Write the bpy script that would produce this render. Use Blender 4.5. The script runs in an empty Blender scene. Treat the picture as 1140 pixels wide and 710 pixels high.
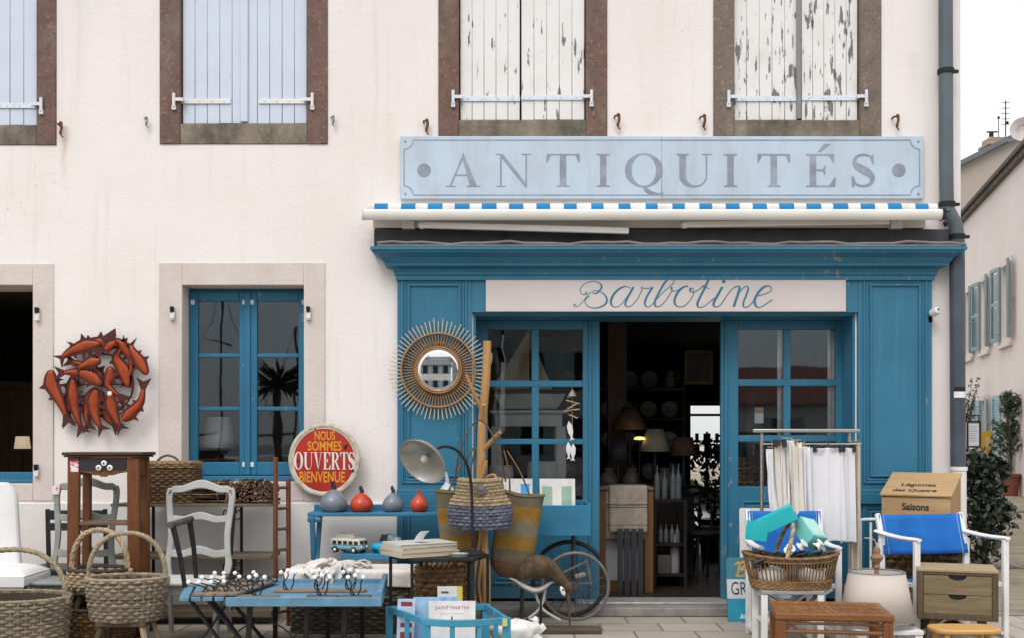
import bpy, math, random
from mathutils import Vector, Matrix, Euler, noise
random.seed(7)
R = math.radians
PI = math.pi
scene = bpy.context.scene
col = scene.collection
F, D0, CZ, HY, CX = 1215.0, 9.0, 1.43, 492.0, 570.0   # lens in photo pixels, distance to the facade, eye height, horizon row, centre column
S0 = F / D0

def S(d): return F / (D0 - d)
def P(px, py, d):
    """a photo pixel at distance d in front of the facade, in metres"""
    k = (D0 - d) / F
    return Vector(((px - CX) * k, -d, CZ + (HY - py) * k))
def fx(px): return (px - CX) / S0
def fz(py): return CZ + (HY - py) / S0
def V(*a): return Vector(a)

# ------------------------------------------------------------------ meshes
class MB:
    def __init__(s):
        s.v = []; s.f = []; s.m = []; s.mi = 0; s.M = None
    def add(s, vs, fs):
        o = len(s.v)
        if s.M is not None: s.v += [tuple(s.M @ Vector(v)) for v in vs]
        else: s.v += [tuple(v) for v in vs]
        s.f += [tuple(i + o for i in f) for f in fs]
        s.m += [s.mi] * len(fs)
        return s
    def box(s, x0, y0, z0, x1, y1, z1):
        if x0 > x1: x0, x1 = x1, x0
        if y0 > y1: y0, y1 = y1, y0
        if z0 > z1: z0, z1 = z1, z0
        return s.add([(x0,y0,z0),(x1,y0,z0),(x1,y1,z0),(x0,y1,z0),(x0,y0,z1),(x1,y0,z1),(x1,y1,z1),(x0,y1,z1)],
                     [(0,3,2,1),(4,5,6,7),(0,1,5,4),(1,2,6,5),(2,3,7,6),(3,0,4,7)])
    def cbox(s, c, size, rot=(0,0,0)):
        old = s.M
        m = Matrix.Translation(Vector(c)) @ Euler(rot).to_matrix().to_4x4()
        s.M = m if old is None else old @ m
        a, b, c2 = size[0]/2, size[1]/2, size[2]/2
        s.box(-a,-b,-c2,a,b,c2); s.M = old
        return s
    def beam(s, p, q, w, h, up=(0,0,1), w2=None, h2=None):
        p, q = Vector(p), Vector(q); t = (q-p).normalized(); up = Vector(up)
        if abs(t.dot(up)) > .98: up = Vector((0,1,0))
        a = t.cross(up).normalized(); b = a.cross(t).normalized()
        w2 = w if w2 is None else w2; h2 = h if h2 is None else h2
        vs = []
        for c, ww, hh in ((p,w,h),(q,w2,h2)):
            for sx, sy in ((-1,-1),(1,-1),(1,1),(-1,1)): vs.append(c + a*sx*ww/2 + b*sy*hh/2)
        return s.add(vs, [(0,1,2,3),(7,6,5,4),(0,4,5,1),(1,5,6,2),(2,6,7,3),(3,7,4,0)])
    def tube(s, pts, r, n=8, closed=False, flat=1.0):
        pts = [Vector(p) for p in pts]; N = len(pts)
        rr = r if isinstance(r, (list, tuple)) else [r]*N
        T = []
        for i in range(N):
            if closed: t = pts[(i+1) % N] - pts[i-1]
            else: t = pts[min(i+1,N-1)] - pts[max(i-1,0)]
            T.append(t.normalized() if t.length > 1e-9 else Vector((0,0,1)))
        up = Vector((0,0,1)) if abs(T[0].z) < .9 else Vector((0,1,0))
        a = T[0].cross(up).normalized(); vs = []
        for i in range(N):
            a = (a - T[i]*a.dot(T[i]))
            a = a.normalized() if a.length > 1e-6 else T[i].orthogonal().normalized()
            b = T[i].cross(a)
            for k in range(n):
                an = 2*PI*k/n
                vs.append(pts[i] + (a*math.cos(an) + b*math.sin(an)*flat)*rr[i])
        fs = []
        for i in range(N if closed else N-1):
            j = (i+1) % N
            for k in range(n):
                l = (k+1) % n
                fs.append((i*n+k, i*n+l, j*n+l, j*n+k))
        if not closed:
            fs.append(tuple(range(n-1,-1,-1))); fs.append(tuple((N-1)*n+k for k in range(n)))
        return s.add(vs, fs)
    def lathe(s, prof, n=24, c=(0,0,0), rot=(0,0,0), sx=1, sy=1):
        m = Matrix.Translation(Vector(c)) @ Euler(rot).to_matrix().to_4x4()
        vs = []; fs = []
        for r, z in prof:
            for k in range(n):
                an = 2*PI*k/n
                vs.append(m @ Vector((max(r,1e-4)*math.cos(an)*sx, max(r,1e-4)*math.sin(an)*sy, z)))
        for i in range(len(prof)-1):
            for k in range(n):
                l = (k+1) % n
                fs.append((i*n+k, i*n+l, (i+1)*n+l, (i+1)*n+k))
        return s.add(vs, fs)
    def ball(s, c, r, n=12, sc=(1,1,1), rot=(0,0,0)):
        m = n//2; prof = [(r*math.sin(PI*i/m), -r*math.cos(PI*i/m)) for i in range(m+1)]
        old = s.M; mm = Matrix.Translation(Vector(c)) @ Euler(rot).to_matrix().to_4x4() @ Matrix.Diagonal((sc[0],sc[1],sc[2],1))
        s.M = mm if old is None else old @ mm
        s.lathe(prof, n); s.M = old
        return s
    def prism(s, poly, y0, y1):
        """polygon in x,z pulled from y0 (front) to y1"""
        n = len(poly)
        ar = sum(poly[i][0]*poly[(i+1)%n][1]-poly[(i+1)%n][0]*poly[i][1] for i in range(n))
        if ar < 0: poly = poly[::-1]
        vs = [(x,y0,z) for x,z in poly] + [(x,y1,z) for x,z in poly]
        fs = [tuple(range(n)), tuple(range(2*n-1,n-1,-1))]
        for i in range(n):
            j = (i+1) % n
            fs.append((j, i, n+i, n+j))
        return s.add(vs, fs)
    def grid(s, fn, nu, nv):
        vs = [fn(i/nu, j/nv) for j in range(nv+1) for i in range(nu+1)]
        w = nu+1
        return s.add(vs, [(j*w+i, j*w+i+1, (j+1)*w+i+1, (j+1)*w+i) for j in range(nv) for i in range(nu)])
    def ribbon(s, pts, ws, y, dy=-.00001):
        """flat pen stroke in x,z; points 2-D, a width for each"""
        vs = []; N = len(pts)
        for i in range(N):
            a = Vector(pts[max(i-1,0)]); b = Vector(pts[min(i+1,N-1)]); t = b-a
            t = t.normalized() if t.length > 1e-9 else Vector((1,0))
            nx, nz = -t.y, t.x
            x, z = pts[i]; w = ws[i]/2
            vs += [(x+nx*w, y+dy*i, z+nz*w), (x-nx*w, y+dy*i, z-nz*w)]
        return s.add(vs, [(2*i, 2*i+1, 2*i+3, 2*i+2) for i in range(N-1)])
    def build(s, name, mat, parent=None, loc=None, rz=0, bevel=0, sub=0, solid=0, angle=38, seg=2):
        me = bpy.data.meshes.new(name)
        me.from_pydata(s.v, [], s.f)
        mats = mat if isinstance(mat, (list, tuple)) else [mat]
        for m in mats: me.materials.append(m)
        for p, i in zip(me.polygons, s.m):
            p.use_smooth = True; p.material_index = min(i, len(mats)-1)
        me.validate(); me.update()
        me.set_sharp_from_angle(angle=R(angle))
        o = bpy.data.objects.new(name, me); col.objects.link(o)
        if parent is not None: o.parent = parent
        if loc is not None: o.location = loc
        o.rotation_euler.z = rz
        if solid:
            md = o.modifiers.new('thickness', 'SOLIDIFY'); md.thickness = solid; md.offset = 0
        if bevel:
            md = o.modifiers.new('bevel', 'BEVEL'); md.width = bevel; md.segments = seg; md.limit_method = 'ANGLE'; md.angle_limit = R(40)
        if sub:
            md = o.modifiers.new('smooth', 'SUBSURF'); md.levels = sub; md.render_levels = sub
        return o

def tag(o, label=None, cat=None, group=None, kind=None):
    if label: o['label'] = label
    if cat: o['category'] = cat
    if group: o['group'] = group
    if kind: o['kind'] = kind
    return o
def thing(name, label, cat, loc=(0,0,0), rz=0, group=None, rx=0, ry=0):
    o = bpy.data.objects.new(name, None); col.objects.link(o)
    o.empty_display_size = .1
    o.location = loc; o.rotation_euler = (rx, ry, rz)
    return tag(o, label, cat, group)
def copy_tree(o, parent=None):
    c = o.copy(); col.objects.link(c); c.parent = parent
    for ch in list(o.children): copy_tree(ch, c)
    return c

CLOTHS = []; COLLIDERS = []
def clothify(o, pins=None, shrink=0, bend=.3, tens=10, selfc=False, mass=.25, thick=.004):
    if pins is not None: o.vertex_groups.new(name='pins').add(pins, 1.0, 'REPLACE')
    m = o.modifiers.new('cloth', 'CLOTH'); s = m.settings; s.quality = 6; s.mass = mass; s.bending_stiffness = bend
    s.tension_stiffness = s.compression_stiffness = tens; s.shear_stiffness = tens*.5; s.tension_damping = s.compression_damping = 8; s.air_damping = 2
    s.shrink_min = s.shrink_max = shrink
    if pins is not None: s.vertex_group_mass = 'pins'
    c = m.collision_settings; c.use_self_collision = selfc; c.self_distance_min = c.distance_min = .006; c.collision_quality = 3
    CLOTHS.append((o, thick)); return o
def settle(frames):
    """let every cloth fall into place once, keep the shape, drop the simulation"""
    for f in range(1, frames): scene.frame_set(f)
    dg = bpy.context.evaluated_depsgraph_get(); out = [bpy.data.meshes.new_from_object(o.evaluated_get(dg)) for o, t in CLOTHS]
    for (o, t), me in zip(CLOTHS, out):
        o.modifiers.clear(); o.vertex_groups.clear(); o.data = me
        md = o.modifiers.new('thickness', 'SOLIDIFY'); md.thickness = t; md.offset = 0
        md = o.modifiers.new('smooth', 'SUBSURF'); md.levels = md.render_levels = 1
    for o in COLLIDERS: bpy.data.objects.remove(o)
    scene.frame_set(1)

def spline(pts, n=8, closed=False):
    pts = [Vector(p) for p in pts]; N = len(pts); out = []
    rng = range(N) if closed else range(N-1)
    for i in rng:
        if closed: p0, p1, p2, p3 = pts[i-1], pts[i], pts[(i+1)%N], pts[(i+2)%N]
        else: p0, p1, p2, p3 = pts[max(i-1,0)], pts[i], pts[i+1], pts[min(i+2,N-1)]
        for k in range(n):
            t = k/n
            out.append(.5*((2*p1) + (p2-p0)*t + (2*p0-5*p1+4*p2-p3)*t*t + (3*p1-p0-3*p2+p3)*t**3))
    if not closed: out.append(pts[-1].copy())
    return out

# ------------------------------------------------------------------ materials
class NT:
    def __init__(s, name):
        s.mat = bpy.data.materials.new(name); s.mat.use_nodes = True
        s.t = s.mat.node_tree; s.t.nodes.clear()
        s.out = s.n('ShaderNodeOutputMaterial'); s.b = s.n('ShaderNodeBsdfPrincipled')
        s.l(s.b.outputs[0], s.out.inputs[0])
    def n(s, t, **k):
        x = s.t.nodes.new(t)
        for a, v in k.items(): setattr(x, a, v)
        return x
    def l(s, a, b): s.t.links.new(a, b)
    def coord(s, scale=(1,1,1), which='Object'):
        c = s.n('ShaderNodeTexCoord'); m = s.n('ShaderNodeMapping'); m.inputs['Scale'].default_value = scale
        s.l(c.outputs[which], m.inputs[0]); return m.outputs[0]
    def noise(s, vec, scale, detail=4, rough=.55):
        x = s.n('ShaderNodeTexNoise'); x.inputs['Scale'].default_value = scale
        x.inputs['Detail'].default_value = detail; x.inputs['Roughness'].default_value = rough
        s.l(vec, x.inputs['Vector']); return x.outputs['Fac']
    def ramp(s, fac, a, b, c0=(0,0,0,1), c1=(1,1,1,1)):
        x = s.n('ShaderNodeValToRGB'); e = x.color_ramp.elements
        e[0].position = a; e[1].position = b; e[0].color = c0; e[1].color = c1
        s.l(fac, x.inputs[0]); return x.outputs[0]
    def mix(s, fac, a, b, mode='MIX'):
        x = s.n('ShaderNodeMix', data_type='RGBA', blend_type=mode)
        for sock, v in ((x.inputs[0], fac), (x.inputs[6], a), (x.inputs[7], b)):
            if isinstance(v, (int, float)): sock.default_value = v
            elif isinstance(v, (tuple, list)): sock.default_value = (*v[:3], 1)
            else: s.l(v, sock)
        return x.outputs[2]
    def math(s, op, a, b=0.0, c=None):
        x = s.n('ShaderNodeMath', operation=op)
        for i, v in enumerate((a, b) if c is None else (a, b, c)):
            if isinstance(v, (int, float)): x.inputs[i].default_value = v
            else: s.l(v, x.inputs[i])
        return x.outputs[0]
    def bump(s, h, strength=.3, dist=.01):
        x = s.n('ShaderNodeBump'); x.inputs['Strength'].default_value = strength; x.inputs['Distance'].default_value = dist
        s.l(h, x.inputs['Height']); s.l(x.outputs[0], s.b.inputs['Normal'])
    def color(s, c):
        if isinstance(c, (tuple, list)): s.b.inputs['Base Color'].default_value = (*c[:3], 1)
        else: s.l(c, s.b.inputs['Base Color'])
    def set(s, **k):
        for a, v in k.items():
            i = s.b.inputs[a.replace('_', ' ')]
            if isinstance(v, (int, float)): i.default_value = v
            else: s.l(v, i)

def h2l(h):
    """sRGB 0-255 triple to linear"""
    return tuple((c/255/12.92 if c <= 10 else ((c/255+.055)/1.055)**2.4) for c in h)

def plain(name, c, c2=None, rough=.6, scale=6, stretch=(1,1,1), bump=.15, bscale=60, metal=0, island=0, lo=.35, hi=.65, dist=.004, spec=.32, coat=0):
    """a surface that varies between two colours, with a little relief; island: per-strand variation"""
    t = NT(name); v = t.coord(stretch)
    c2 = c2 or tuple(x*.75 for x in c)
    fac = t.ramp(t.noise(v, scale, 6), lo, hi)
    cc = t.mix(fac, c, c2)
    if island:
        g = t.n('ShaderNodeNewGeometry')
        k = t.ramp(g.outputs['Random Per Island'], 0, 1, (1-island,)*3+(1,), (1+island*.6,)*3+(1,))
        cc = t.mix(1.0, cc, k, 'MULTIPLY')
    t.color(cc); t.set(Roughness=rough, Metallic=metal)
    t.b.inputs['Specular IOR Level'].default_value = spec
    if coat: t.b.inputs['Coat Weight'].default_value = coat
    rv = t.math('MULTIPLY_ADD', fac, .12, rough-.06); t.l(rv, t.b.inputs['Roughness'])
    if bump: t.bump(t.noise(v, bscale, 5), bump, dist)
    return t.mat

def wood(name, c, c2, axis='x', rough=.55, scale=3, coat=0, bump=.2):
    st = {'x': (1.2,14,14), 'y': (14,1.2,14), 'z': (14,14,1.2)}[axis]
    t = NT(name); v = t.coord(st)
    n1 = t.noise(v, scale, 8, .65); n2 = t.noise(v, scale*5, 4)
    f = t.ramp(t.math('MULTIPLY_ADD', n2, .4, t.math('MULTIPLY', n1, .7)), .38, .68)
    g = t.n('ShaderNodeNewGeometry')
    k = t.ramp(g.outputs['Random Per Island'], 0, 1, (.82,.82,.82,1), (1.08,1.08,1.08,1))
    t.color(t.mix(1.0, t.mix(f, c, c2), k, 'MULTIPLY')); t.b.inputs['Specular IOR Level'].default_value = .28
    t.l(t.math('MULTIPLY_ADD', f, .2, rough-.1), t.b.inputs['Roughness'])
    if coat: t.b.inputs['Coat Weight'].default_value = coat*.4; t.b.inputs['Coat Roughness'].default_value = .25
    t.bump(f, bump, .003)
    return t.mat

def paint_worn(name, c, under, amount=.62, stretch=(9,9,1.6), rough=.5, scale=3.0, dirt=.12):
    """painted wood that has flaked off in long patches"""
    t = NT(name); v = t.coord(stretch); v1 = t.coord()
    n = t.noise(v, scale, 6, .6)
    big = t.noise(v1, 2.3, 3)
    m = t.math('MULTIPLY_ADD', big, .35, n)
    f = t.ramp(m, amount, amount+.02)
    uc = t.mix(t.noise(t.coord((30,30,3)), 4, 6), under, tuple(x*.45 for x in under))
    d = t.ramp(t.noise(v1, 4, 7, .65), .45, .8)
    d2 = t.math('MULTIPLY', d, dirt)
    cc = t.mix(d2, c, (.30,.27,.22))
    t.color(t.mix(f, cc, uc))
    t.l(t.math('MULTIPLY_ADD', f, .3, rough), t.b.inputs['Roughness'])
    h = t.math('SUBTRACT', t.math('MULTIPLY', t.noise(t.coord((25,25,2)), 5, 4), .25), f)
    t.bump(h, .5, .002)
    return t.mat
# ------------------------------------------------------------------ the materials of the place
def stucco(name, c, stains=(), grime=.18):
    t = NT(name); v = t.coord()
    big = t.ramp(t.noise(v, 1.1, 5), .3, .75)
    cc = t.mix(t.math('MULTIPLY', big, .8), c, tuple(x*q for x, q in zip(c, (.93,.915,.89))))
    pt = t.ramp(t.noise(t.coord((1,1,.8)), .55, 6, .6), .52, .58); cc = t.mix(t.math('MULTIPLY', pt, .28), cc, tuple(x*q for x, q in zip(c, (.90,.885,.86))))
    vo = t.n('ShaderNodeTexVoronoi', feature='DISTANCE_TO_EDGE'); vo.inputs['Scale'].default_value = .8
    wv = t.n('ShaderNodeVectorMath', operation='ADD'); nn = t.n('ShaderNodeTexNoise'); nn.inputs['Scale'].default_value = 3; nn.inputs['Detail'].default_value = 6; t.l(v, nn.inputs['Vector']); t.l(nn.outputs['Color'], wv.inputs[0]); t.l(v, wv.inputs[1]); t.l(wv.outputs[0], vo.inputs['Vector'])
    ck = t.math('MULTIPLY', t.math('LESS_THAN', vo.outputs['Distance'], .0016), t.ramp(t.noise(v, .9, 2), .52, .6)); cc = t.mix(t.math('MULTIPLY', ck, .45), cc, (.35,.31,.27))
    streak = t.ramp(t.noise(t.coord((5,5,.35)), 2.2, 5, .6), .56, .8)
    cc = t.mix(t.math('MULTIPLY', streak, grime), cc, (.42,.38,.33))
    spk = t.ramp(t.noise(v, 38, 3), .68, .76)
    cc = t.mix(t.math('MULTIPLY', spk, .10), cc, (.5,.45,.4))
    if stains:
        sp = t.n('ShaderNodeSeparateXYZ'); t.l(t.coord(), sp.inputs[0])
        wob = t.math('MULTIPLY', t.math('SUBTRACT', t.noise(t.coord((1,1,6)), 3, 2), .5), .03)
        grain = t.ramp(t.noise(t.coord((60,60,5)), 2, 4), .25, .75)
        for x, z0, z1, w, colr, amt in stains:
            dx = t.math('ABSOLUTE', t.math('SUBTRACT', t.math('ADD', sp.outputs[0], wob), x))
            a = t.n('ShaderNodeMapRange', interpolation_type='SMOOTHSTEP'); a.inputs[1].default_value = w*1.5; a.inputs[2].default_value = 0
            t.l(dx, a.inputs[0])
            b = t.n('ShaderNodeMapRange', interpolation_type='SMOOTHSTEP'); b.inputs[1].default_value = z1; b.inputs[2].default_value = z0
            t.l(sp.outputs[2], b.inputs[0])
            e = t.math('LESS_THAN', sp.outputs[2], z0+.01)
            m = t.math('MULTIPLY', t.math('MULTIPLY', a.outputs[0], b.outputs[0]), t.math('MULTIPLY', e, amt))
            cc = t.mix(t.math('MULTIPLY', m, grain), cc, colr)
    t.color(cc); t.set(Roughness=.9); t.b.inputs['Specular IOR Level'].default_value = .2
    h = t.math('ADD', t.math('MULTIPLY', t.noise(v, 55, 3), .6), t.math('MULTIPLY', t.noise(v, 14, 3), .5))
    t.bump(h, .55, .008)
    return t.mat

def stone(name, c, c2, c3, sc=4.0, dark=.35, lo=.5, fleck=1.0):
    t = NT(name); v = t.coord()
    f = t.ramp(t.noise(v, sc, 8, .7), .35, .68)
    cc = t.mix(f, c, c2)
    g = t.ramp(t.noise(t.coord((1,1,.5)), 2.6, 6, .65), lo, lo+.25)
    cc = t.mix(t.math('MULTIPLY', g, dark), cc, c3)
    fl = t.ramp(t.noise(v, 48, 3), .60, .68)
    cc = t.mix(t.math('MULTIPLY', fl, .55*fleck), cc, tuple(min(1, x*2.0) for x in c))
    fd = t.ramp(t.noise(v, 33, 3), .58, .66); cc = t.mix(t.math('MULTIPLY', fd, .5*fleck), cc, tuple(x*.45 for x in c))
    t.color(cc); t.set(Roughness=.88)
    t.bump(t.math('ADD', t.noise(v, 40, 5), t.math('MULTIPLY', f, .4)), .6, .006)
    return t.mat

def glass(name, tint=(1,1,1), refl=1.0):
    t = NT(name)
    tr = t.n('ShaderNodeBsdfTransparent'); tr.inputs[0].default_value = (*tint, 1)
    gl = t.n('ShaderNodeBsdfGlossy'); gl.inputs['Roughness'].default_value = .015
    gl.inputs[0].default_value = (refl*.84, refl*.93, refl, 1)
    fr = t.n('ShaderNodeFresnel'); fr.inputs[0].default_value = 1.5
    bp = t.n('ShaderNodeBump'); bp.inputs['Strength'].default_value = .06; bp.inputs['Distance'].default_value = .01
    t.l(t.noise(t.coord(), 3.0, 1), bp.inputs['Height']); t.l(bp.outputs[0], gl.inputs['Normal'])
    mx = t.n('ShaderNodeMixShader')
    t.l(t.math('MULTIPLY', fr.outputs[0], 1.15), mx.inputs[0]); t.l(tr.outputs[0], mx.inputs[1]); t.l(gl.outputs[0], mx.inputs[2])
    t.t.nodes.remove(t.b); t.l(mx.outputs[0], t.out.inputs[0])
    return t.mat

def slabs(name, c, c2, bw, bh, joint, mortar=.012, off=.5, grime=.35, bs=.3):
    t = NT(name); v = t.coord()
    br = t.n('ShaderNodeTexBrick'); br.offset = off
    br.inputs['Scale'].default_value = 1; br.inputs['Brick Width'].default_value = bw; br.inputs['Row Height'].default_value = bh
    br.inputs['Mortar Size'].default_value = mortar; br.inputs['Mortar Smooth'].default_value = .3; br.inputs['Bias'].default_value = 0
    br.inputs['Color1'].default_value = (*c, 1); br.inputs['Color2'].default_value = (*c2, 1); br.inputs['Mortar'].default_value = (*joint, 1)
    t.l(v, br.inputs[0])
    f = t.ramp(t.noise(v, 1.6, 8, .65), .4, .72)
    cc = t.mix(t.math('MULTIPLY', f, grime), br.outputs[0], (.16,.14,.12))
    s2 = t.ramp(t.noise(v, 30, 4), .35, .7)
    cc = t.mix(t.math('MULTIPLY', s2, .25), cc, tuple(x*.6 for x in c))
    t.color(cc); t.set(Roughness=.85)
    t.bump(t.math('SUBTRACT', t.math('MULTIPLY', t.noise(v, 45, 4), .35), br.outputs['Fac']), bs, .006)
    return t.mat

WALLC = (.79,.735,.705)
RUST = (.38,.20,.06); GREY = (.32,.30,.27)
stains = [(fx(71)+.0, fz(142), fz(222), .03, RUST, .75), (fx(434), fz(128), fz(250), .05, (.62,.52,.28), .5), (fx(446), fz(160), fz(230), .03, (.62,.52,.28), .3),
          (fx(165), fz(142), fz(165), .03, (.45,.5,.5), .6), (fx(476), fz(142), fz(156), .03, RUST, .8), (fx(688), fz(142), fz(156), .03, RUST, .7),
          (fx(783), fz(142), fz(158), .03, RUST, .7), (fx(724), fz(128), fz(156), .03, (.62,.52,.28), .4), (fx(735), fz(120), fz(150), .02, (.62,.52,.28), .4),
          (fx(90), fz(-40), fz(110), .10, GREY, .30), (fx(110), fz(-60), fz(60), .06, GREY, .22), (fx(430), fz(285), fz(360), .05, (.55,.47,.3), .35), (fx(1018), fz(60), fz(140), .06, GREY, .2),
          (fx(270), fz(161), fz(260), .5, (.60,.56,.42), .10), (fx(415), fz(268), fz(330), .12, GREY, .35), (fx(55), fz(0), fz(60), .05, GREY, .25),(fx(580), fz(152), fz(156), .3, GREY, .1)]
m_wall = stucco('rough cream render', WALLC, stains, .26)
m_plinth = stucco('white plinth render', (.70,.67,.64), grime=.25)
m_side = stucco('neighbour pink render', (.69,.61,.575), grime=.3)
m_gable = stucco('dirty gable render', (.42,.36,.31), grime=.9)
m_stone = stone('brown granite', (.18,.10,.078), (.10,.066,.052), (.25,.215,.165), dark=.6)
m_stone2 = stone('taupe granite', (.20,.155,.12), (.14,.105,.08), (.11,.10,.08), dark=.5)
m_sill = stone('weathered sill stone', (.27,.225,.165), (.15,.125,.09), (.04,.038,.03), dark=.9, lo=.42, fleck=.3)
m_pink = stone('pale pink dressed stone', (.62,.545,.50), (.56,.485,.44), (.45,.36,.31), dark=.5, sc=3, fleck=.12)
def old_paint(name, c, c2, fade, base=True):
    t = NT(name); v = t.coord()
    f = t.ramp(t.noise(v, 1.7, 6, .6), .3, .75); cc = t.mix(f, c, c2)
    st = t.ramp(t.noise(t.coord((14,14,.7)), 1.8, 5, .6), .5, .85); cc = t.mix(t.math('MULTIPLY', st, .6), cc, fade)
    ch = t.ramp(t.math('MULTIPLY_ADD', t.noise(v, .9, 3), .3, t.noise(t.coord((1,1,.55)), 19, 5, .6)), .83, .845); cc = t.mix(ch, cc, (.20,.21,.20))
    if base:
        sp = t.n('ShaderNodeSeparateXYZ'); t.l(v, sp.inputs[0]); mr = t.n('ShaderNodeMapRange'); mr.inputs[1].default_value = .42; mr.inputs[2].default_value = .0; t.l(sp.outputs[2], mr.inputs[0])
        dm = t.math('MULTIPLY', mr.outputs[0], t.ramp(t.noise(v, 7, 7, .7), .3, .7)); cc = t.mix(t.math('MULTIPLY', dm, .6), cc, (.10,.095,.085))
    t.color(cc); t.l(t.math('MULTIPLY_ADD', f, .16, .36), t.b.inputs['Roughness']); t.b.inputs['Specular IOR Level'].default_value = .35
    t.bump(t.math('ADD', t.noise(t.coord((60,60,2.5)), 2, 4), t.math('MULTIPLY', ch, -.8)), .12, .003); return t.mat
m_blue = old_paint('shop blue paint', (.032,.165,.262), (.024,.136,.222), (.065,.20,.275))
m_blue2 = old_paint('window blue paint', (.022,.15,.26), (.016,.12,.215), (.045,.18,.28), False)
m_blue_shut = paint_worn('pale lilac shutter paint', (.555,.605,.70), (.45,.46,.45), amount=.90, dirt=.15)
m_white_shut = paint_worn('white flaking paint', (.73,.705,.68), (.24,.23,.22), amount=.80, dirt=.2)
m_white_shut2 = paint_worn('white badly flaking paint', (.73,.705,.68), (.24,.23,.22), amount=.745, dirt=.25)
m_strap = plain('painted iron strap', (.66,.70,.76), (.5,.5,.5), rough=.5, scale=25, lo=.5, hi=.8)
m_rust = plain('rusty iron', (.20,.09,.035), (.09,.045,.025), rough=.85, scale=30, bump=.5)
m_iron = plain('black iron', (.010,.010,.011), (.022,.019,.018), rough=.55, scale=20, spec=.25)
m_zinc = plain('slate blue painted zinc', (.115,.145,.16), (.08,.10,.112), rough=.45, scale=2.5, stretch=(1,1,.4), bump=.05)
m_zinc2 = plain('dark zinc lower pipe', (.075,.092,.115), (.05,.06,.075), rough=.4, scale=3, bump=.2, bscale=9, dist=.01)
m_lead = plain('dark lead flashing', (.04,.04,.045), (.07,.068,.07), rough=.6, scale=8, bump=.4, bscale=12)
m_greyline = plain('grey cable', (.22,.21,.20), rough=.7)
m_white = plain('white paint', (.74,.73,.71), (.66,.64,.61), rough=.45, scale=5, bump=.05)
m_awn = plain('cream white awning metal', (.77,.75,.70), (.70,.67,.61), rough=.35, scale=2, bump=.02)
m_awnblue = plain('awning blue', (.012,.20,.45), (.02,.17,.36), rough=.8)
m_signblue = None
def sign_mat():
    t = NT('weathered pale blue board'); v = t.coord()
    f = t.ramp(t.noise(v, 2.6, 7, .68), .40, .72)
    cc = t.mix(t.math('MULTIPLY', f, .62), (.46,.555,.65), (.40,.44,.48))
    s = t.ramp(t.noise(t.coord((3,3,.6)), 2.0, 6, .65), .48, .74)
    cc = t.mix(t.math('MULTIPLY', s, .5), cc, (.34,.36,.36))
    t.color(cc); t.set(Roughness=.5); t.bump(t.noise(v, 30, 3), .06, .003); return t.mat
m_signblue = sign_mat()
m_letter = plain('faded grey lettering', (.225,.245,.295), (.34,.38,.44), rough=.6, scale=9, lo=.42, hi=.8)
m_fascia = plain('off white fascia paint', (.60,.54,.52), (.57,.50,.48), rough=.5, scale=2, bump=.03)
m_script = plain('blue script paint', (.035,.19,.29), rough=.5)
m_glass = glass('window glass')
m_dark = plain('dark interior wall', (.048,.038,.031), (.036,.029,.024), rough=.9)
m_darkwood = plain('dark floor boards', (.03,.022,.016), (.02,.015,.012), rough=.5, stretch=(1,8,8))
m_conc = plain('concrete step', (.27,.25,.22), (.17,.155,.14), rough=.9, scale=5, bump=.5)
m_threshold = plain('worn metal threshold', (.5,.48,.45), (.36,.34,.32), rough=.4, scale=12, metal=.4)

# ------------------------------------------------------------------ the old house with the shop in it
HX0, HX1 = -9.0, 3.70
house = thing('old_house', 'cream rendered old house with wooden shutters and a blue antique shop front', 'house', (0,0,0))
def part(name, mb, mat, parent=None, **k):
    return mb.build(name, mat, parent if parent is not None else house, **k)

WIN_UP = [(fx(-137), fx(63), fx(-115), fx(41), fz(139), fz(162)), (fx(178), fx(365), fx(201), fx(342), fz(137), fz(161)),
          (fx(488), fx(676), fx(511), fx(652), fz(133), fz(152.5)), (fx(794), fx(981), fx(817), fx(957), fz(133), fz(152.5))]
ZT_IN, ZT_OUT = 5.62, 5.80
WIN_LO = [(fx(-122), fx(60), fx(-100), fx(37), fz(538), fz(318), fz(557), fz(294)), (fx(177), fx(362), fx(203), fx(338.5), fz(536), fz(318), fz(557), fz(293))]
REC = (fx(527), fx(952), 0.0, fz(349))
holes = [(a, b, zo, ZT_OUT) for a, b, c, d, zi, zo in WIN_UP] + [(w[0], w[1], w[6], w[7]) for w in WIN_LO] + [REC]

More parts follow.
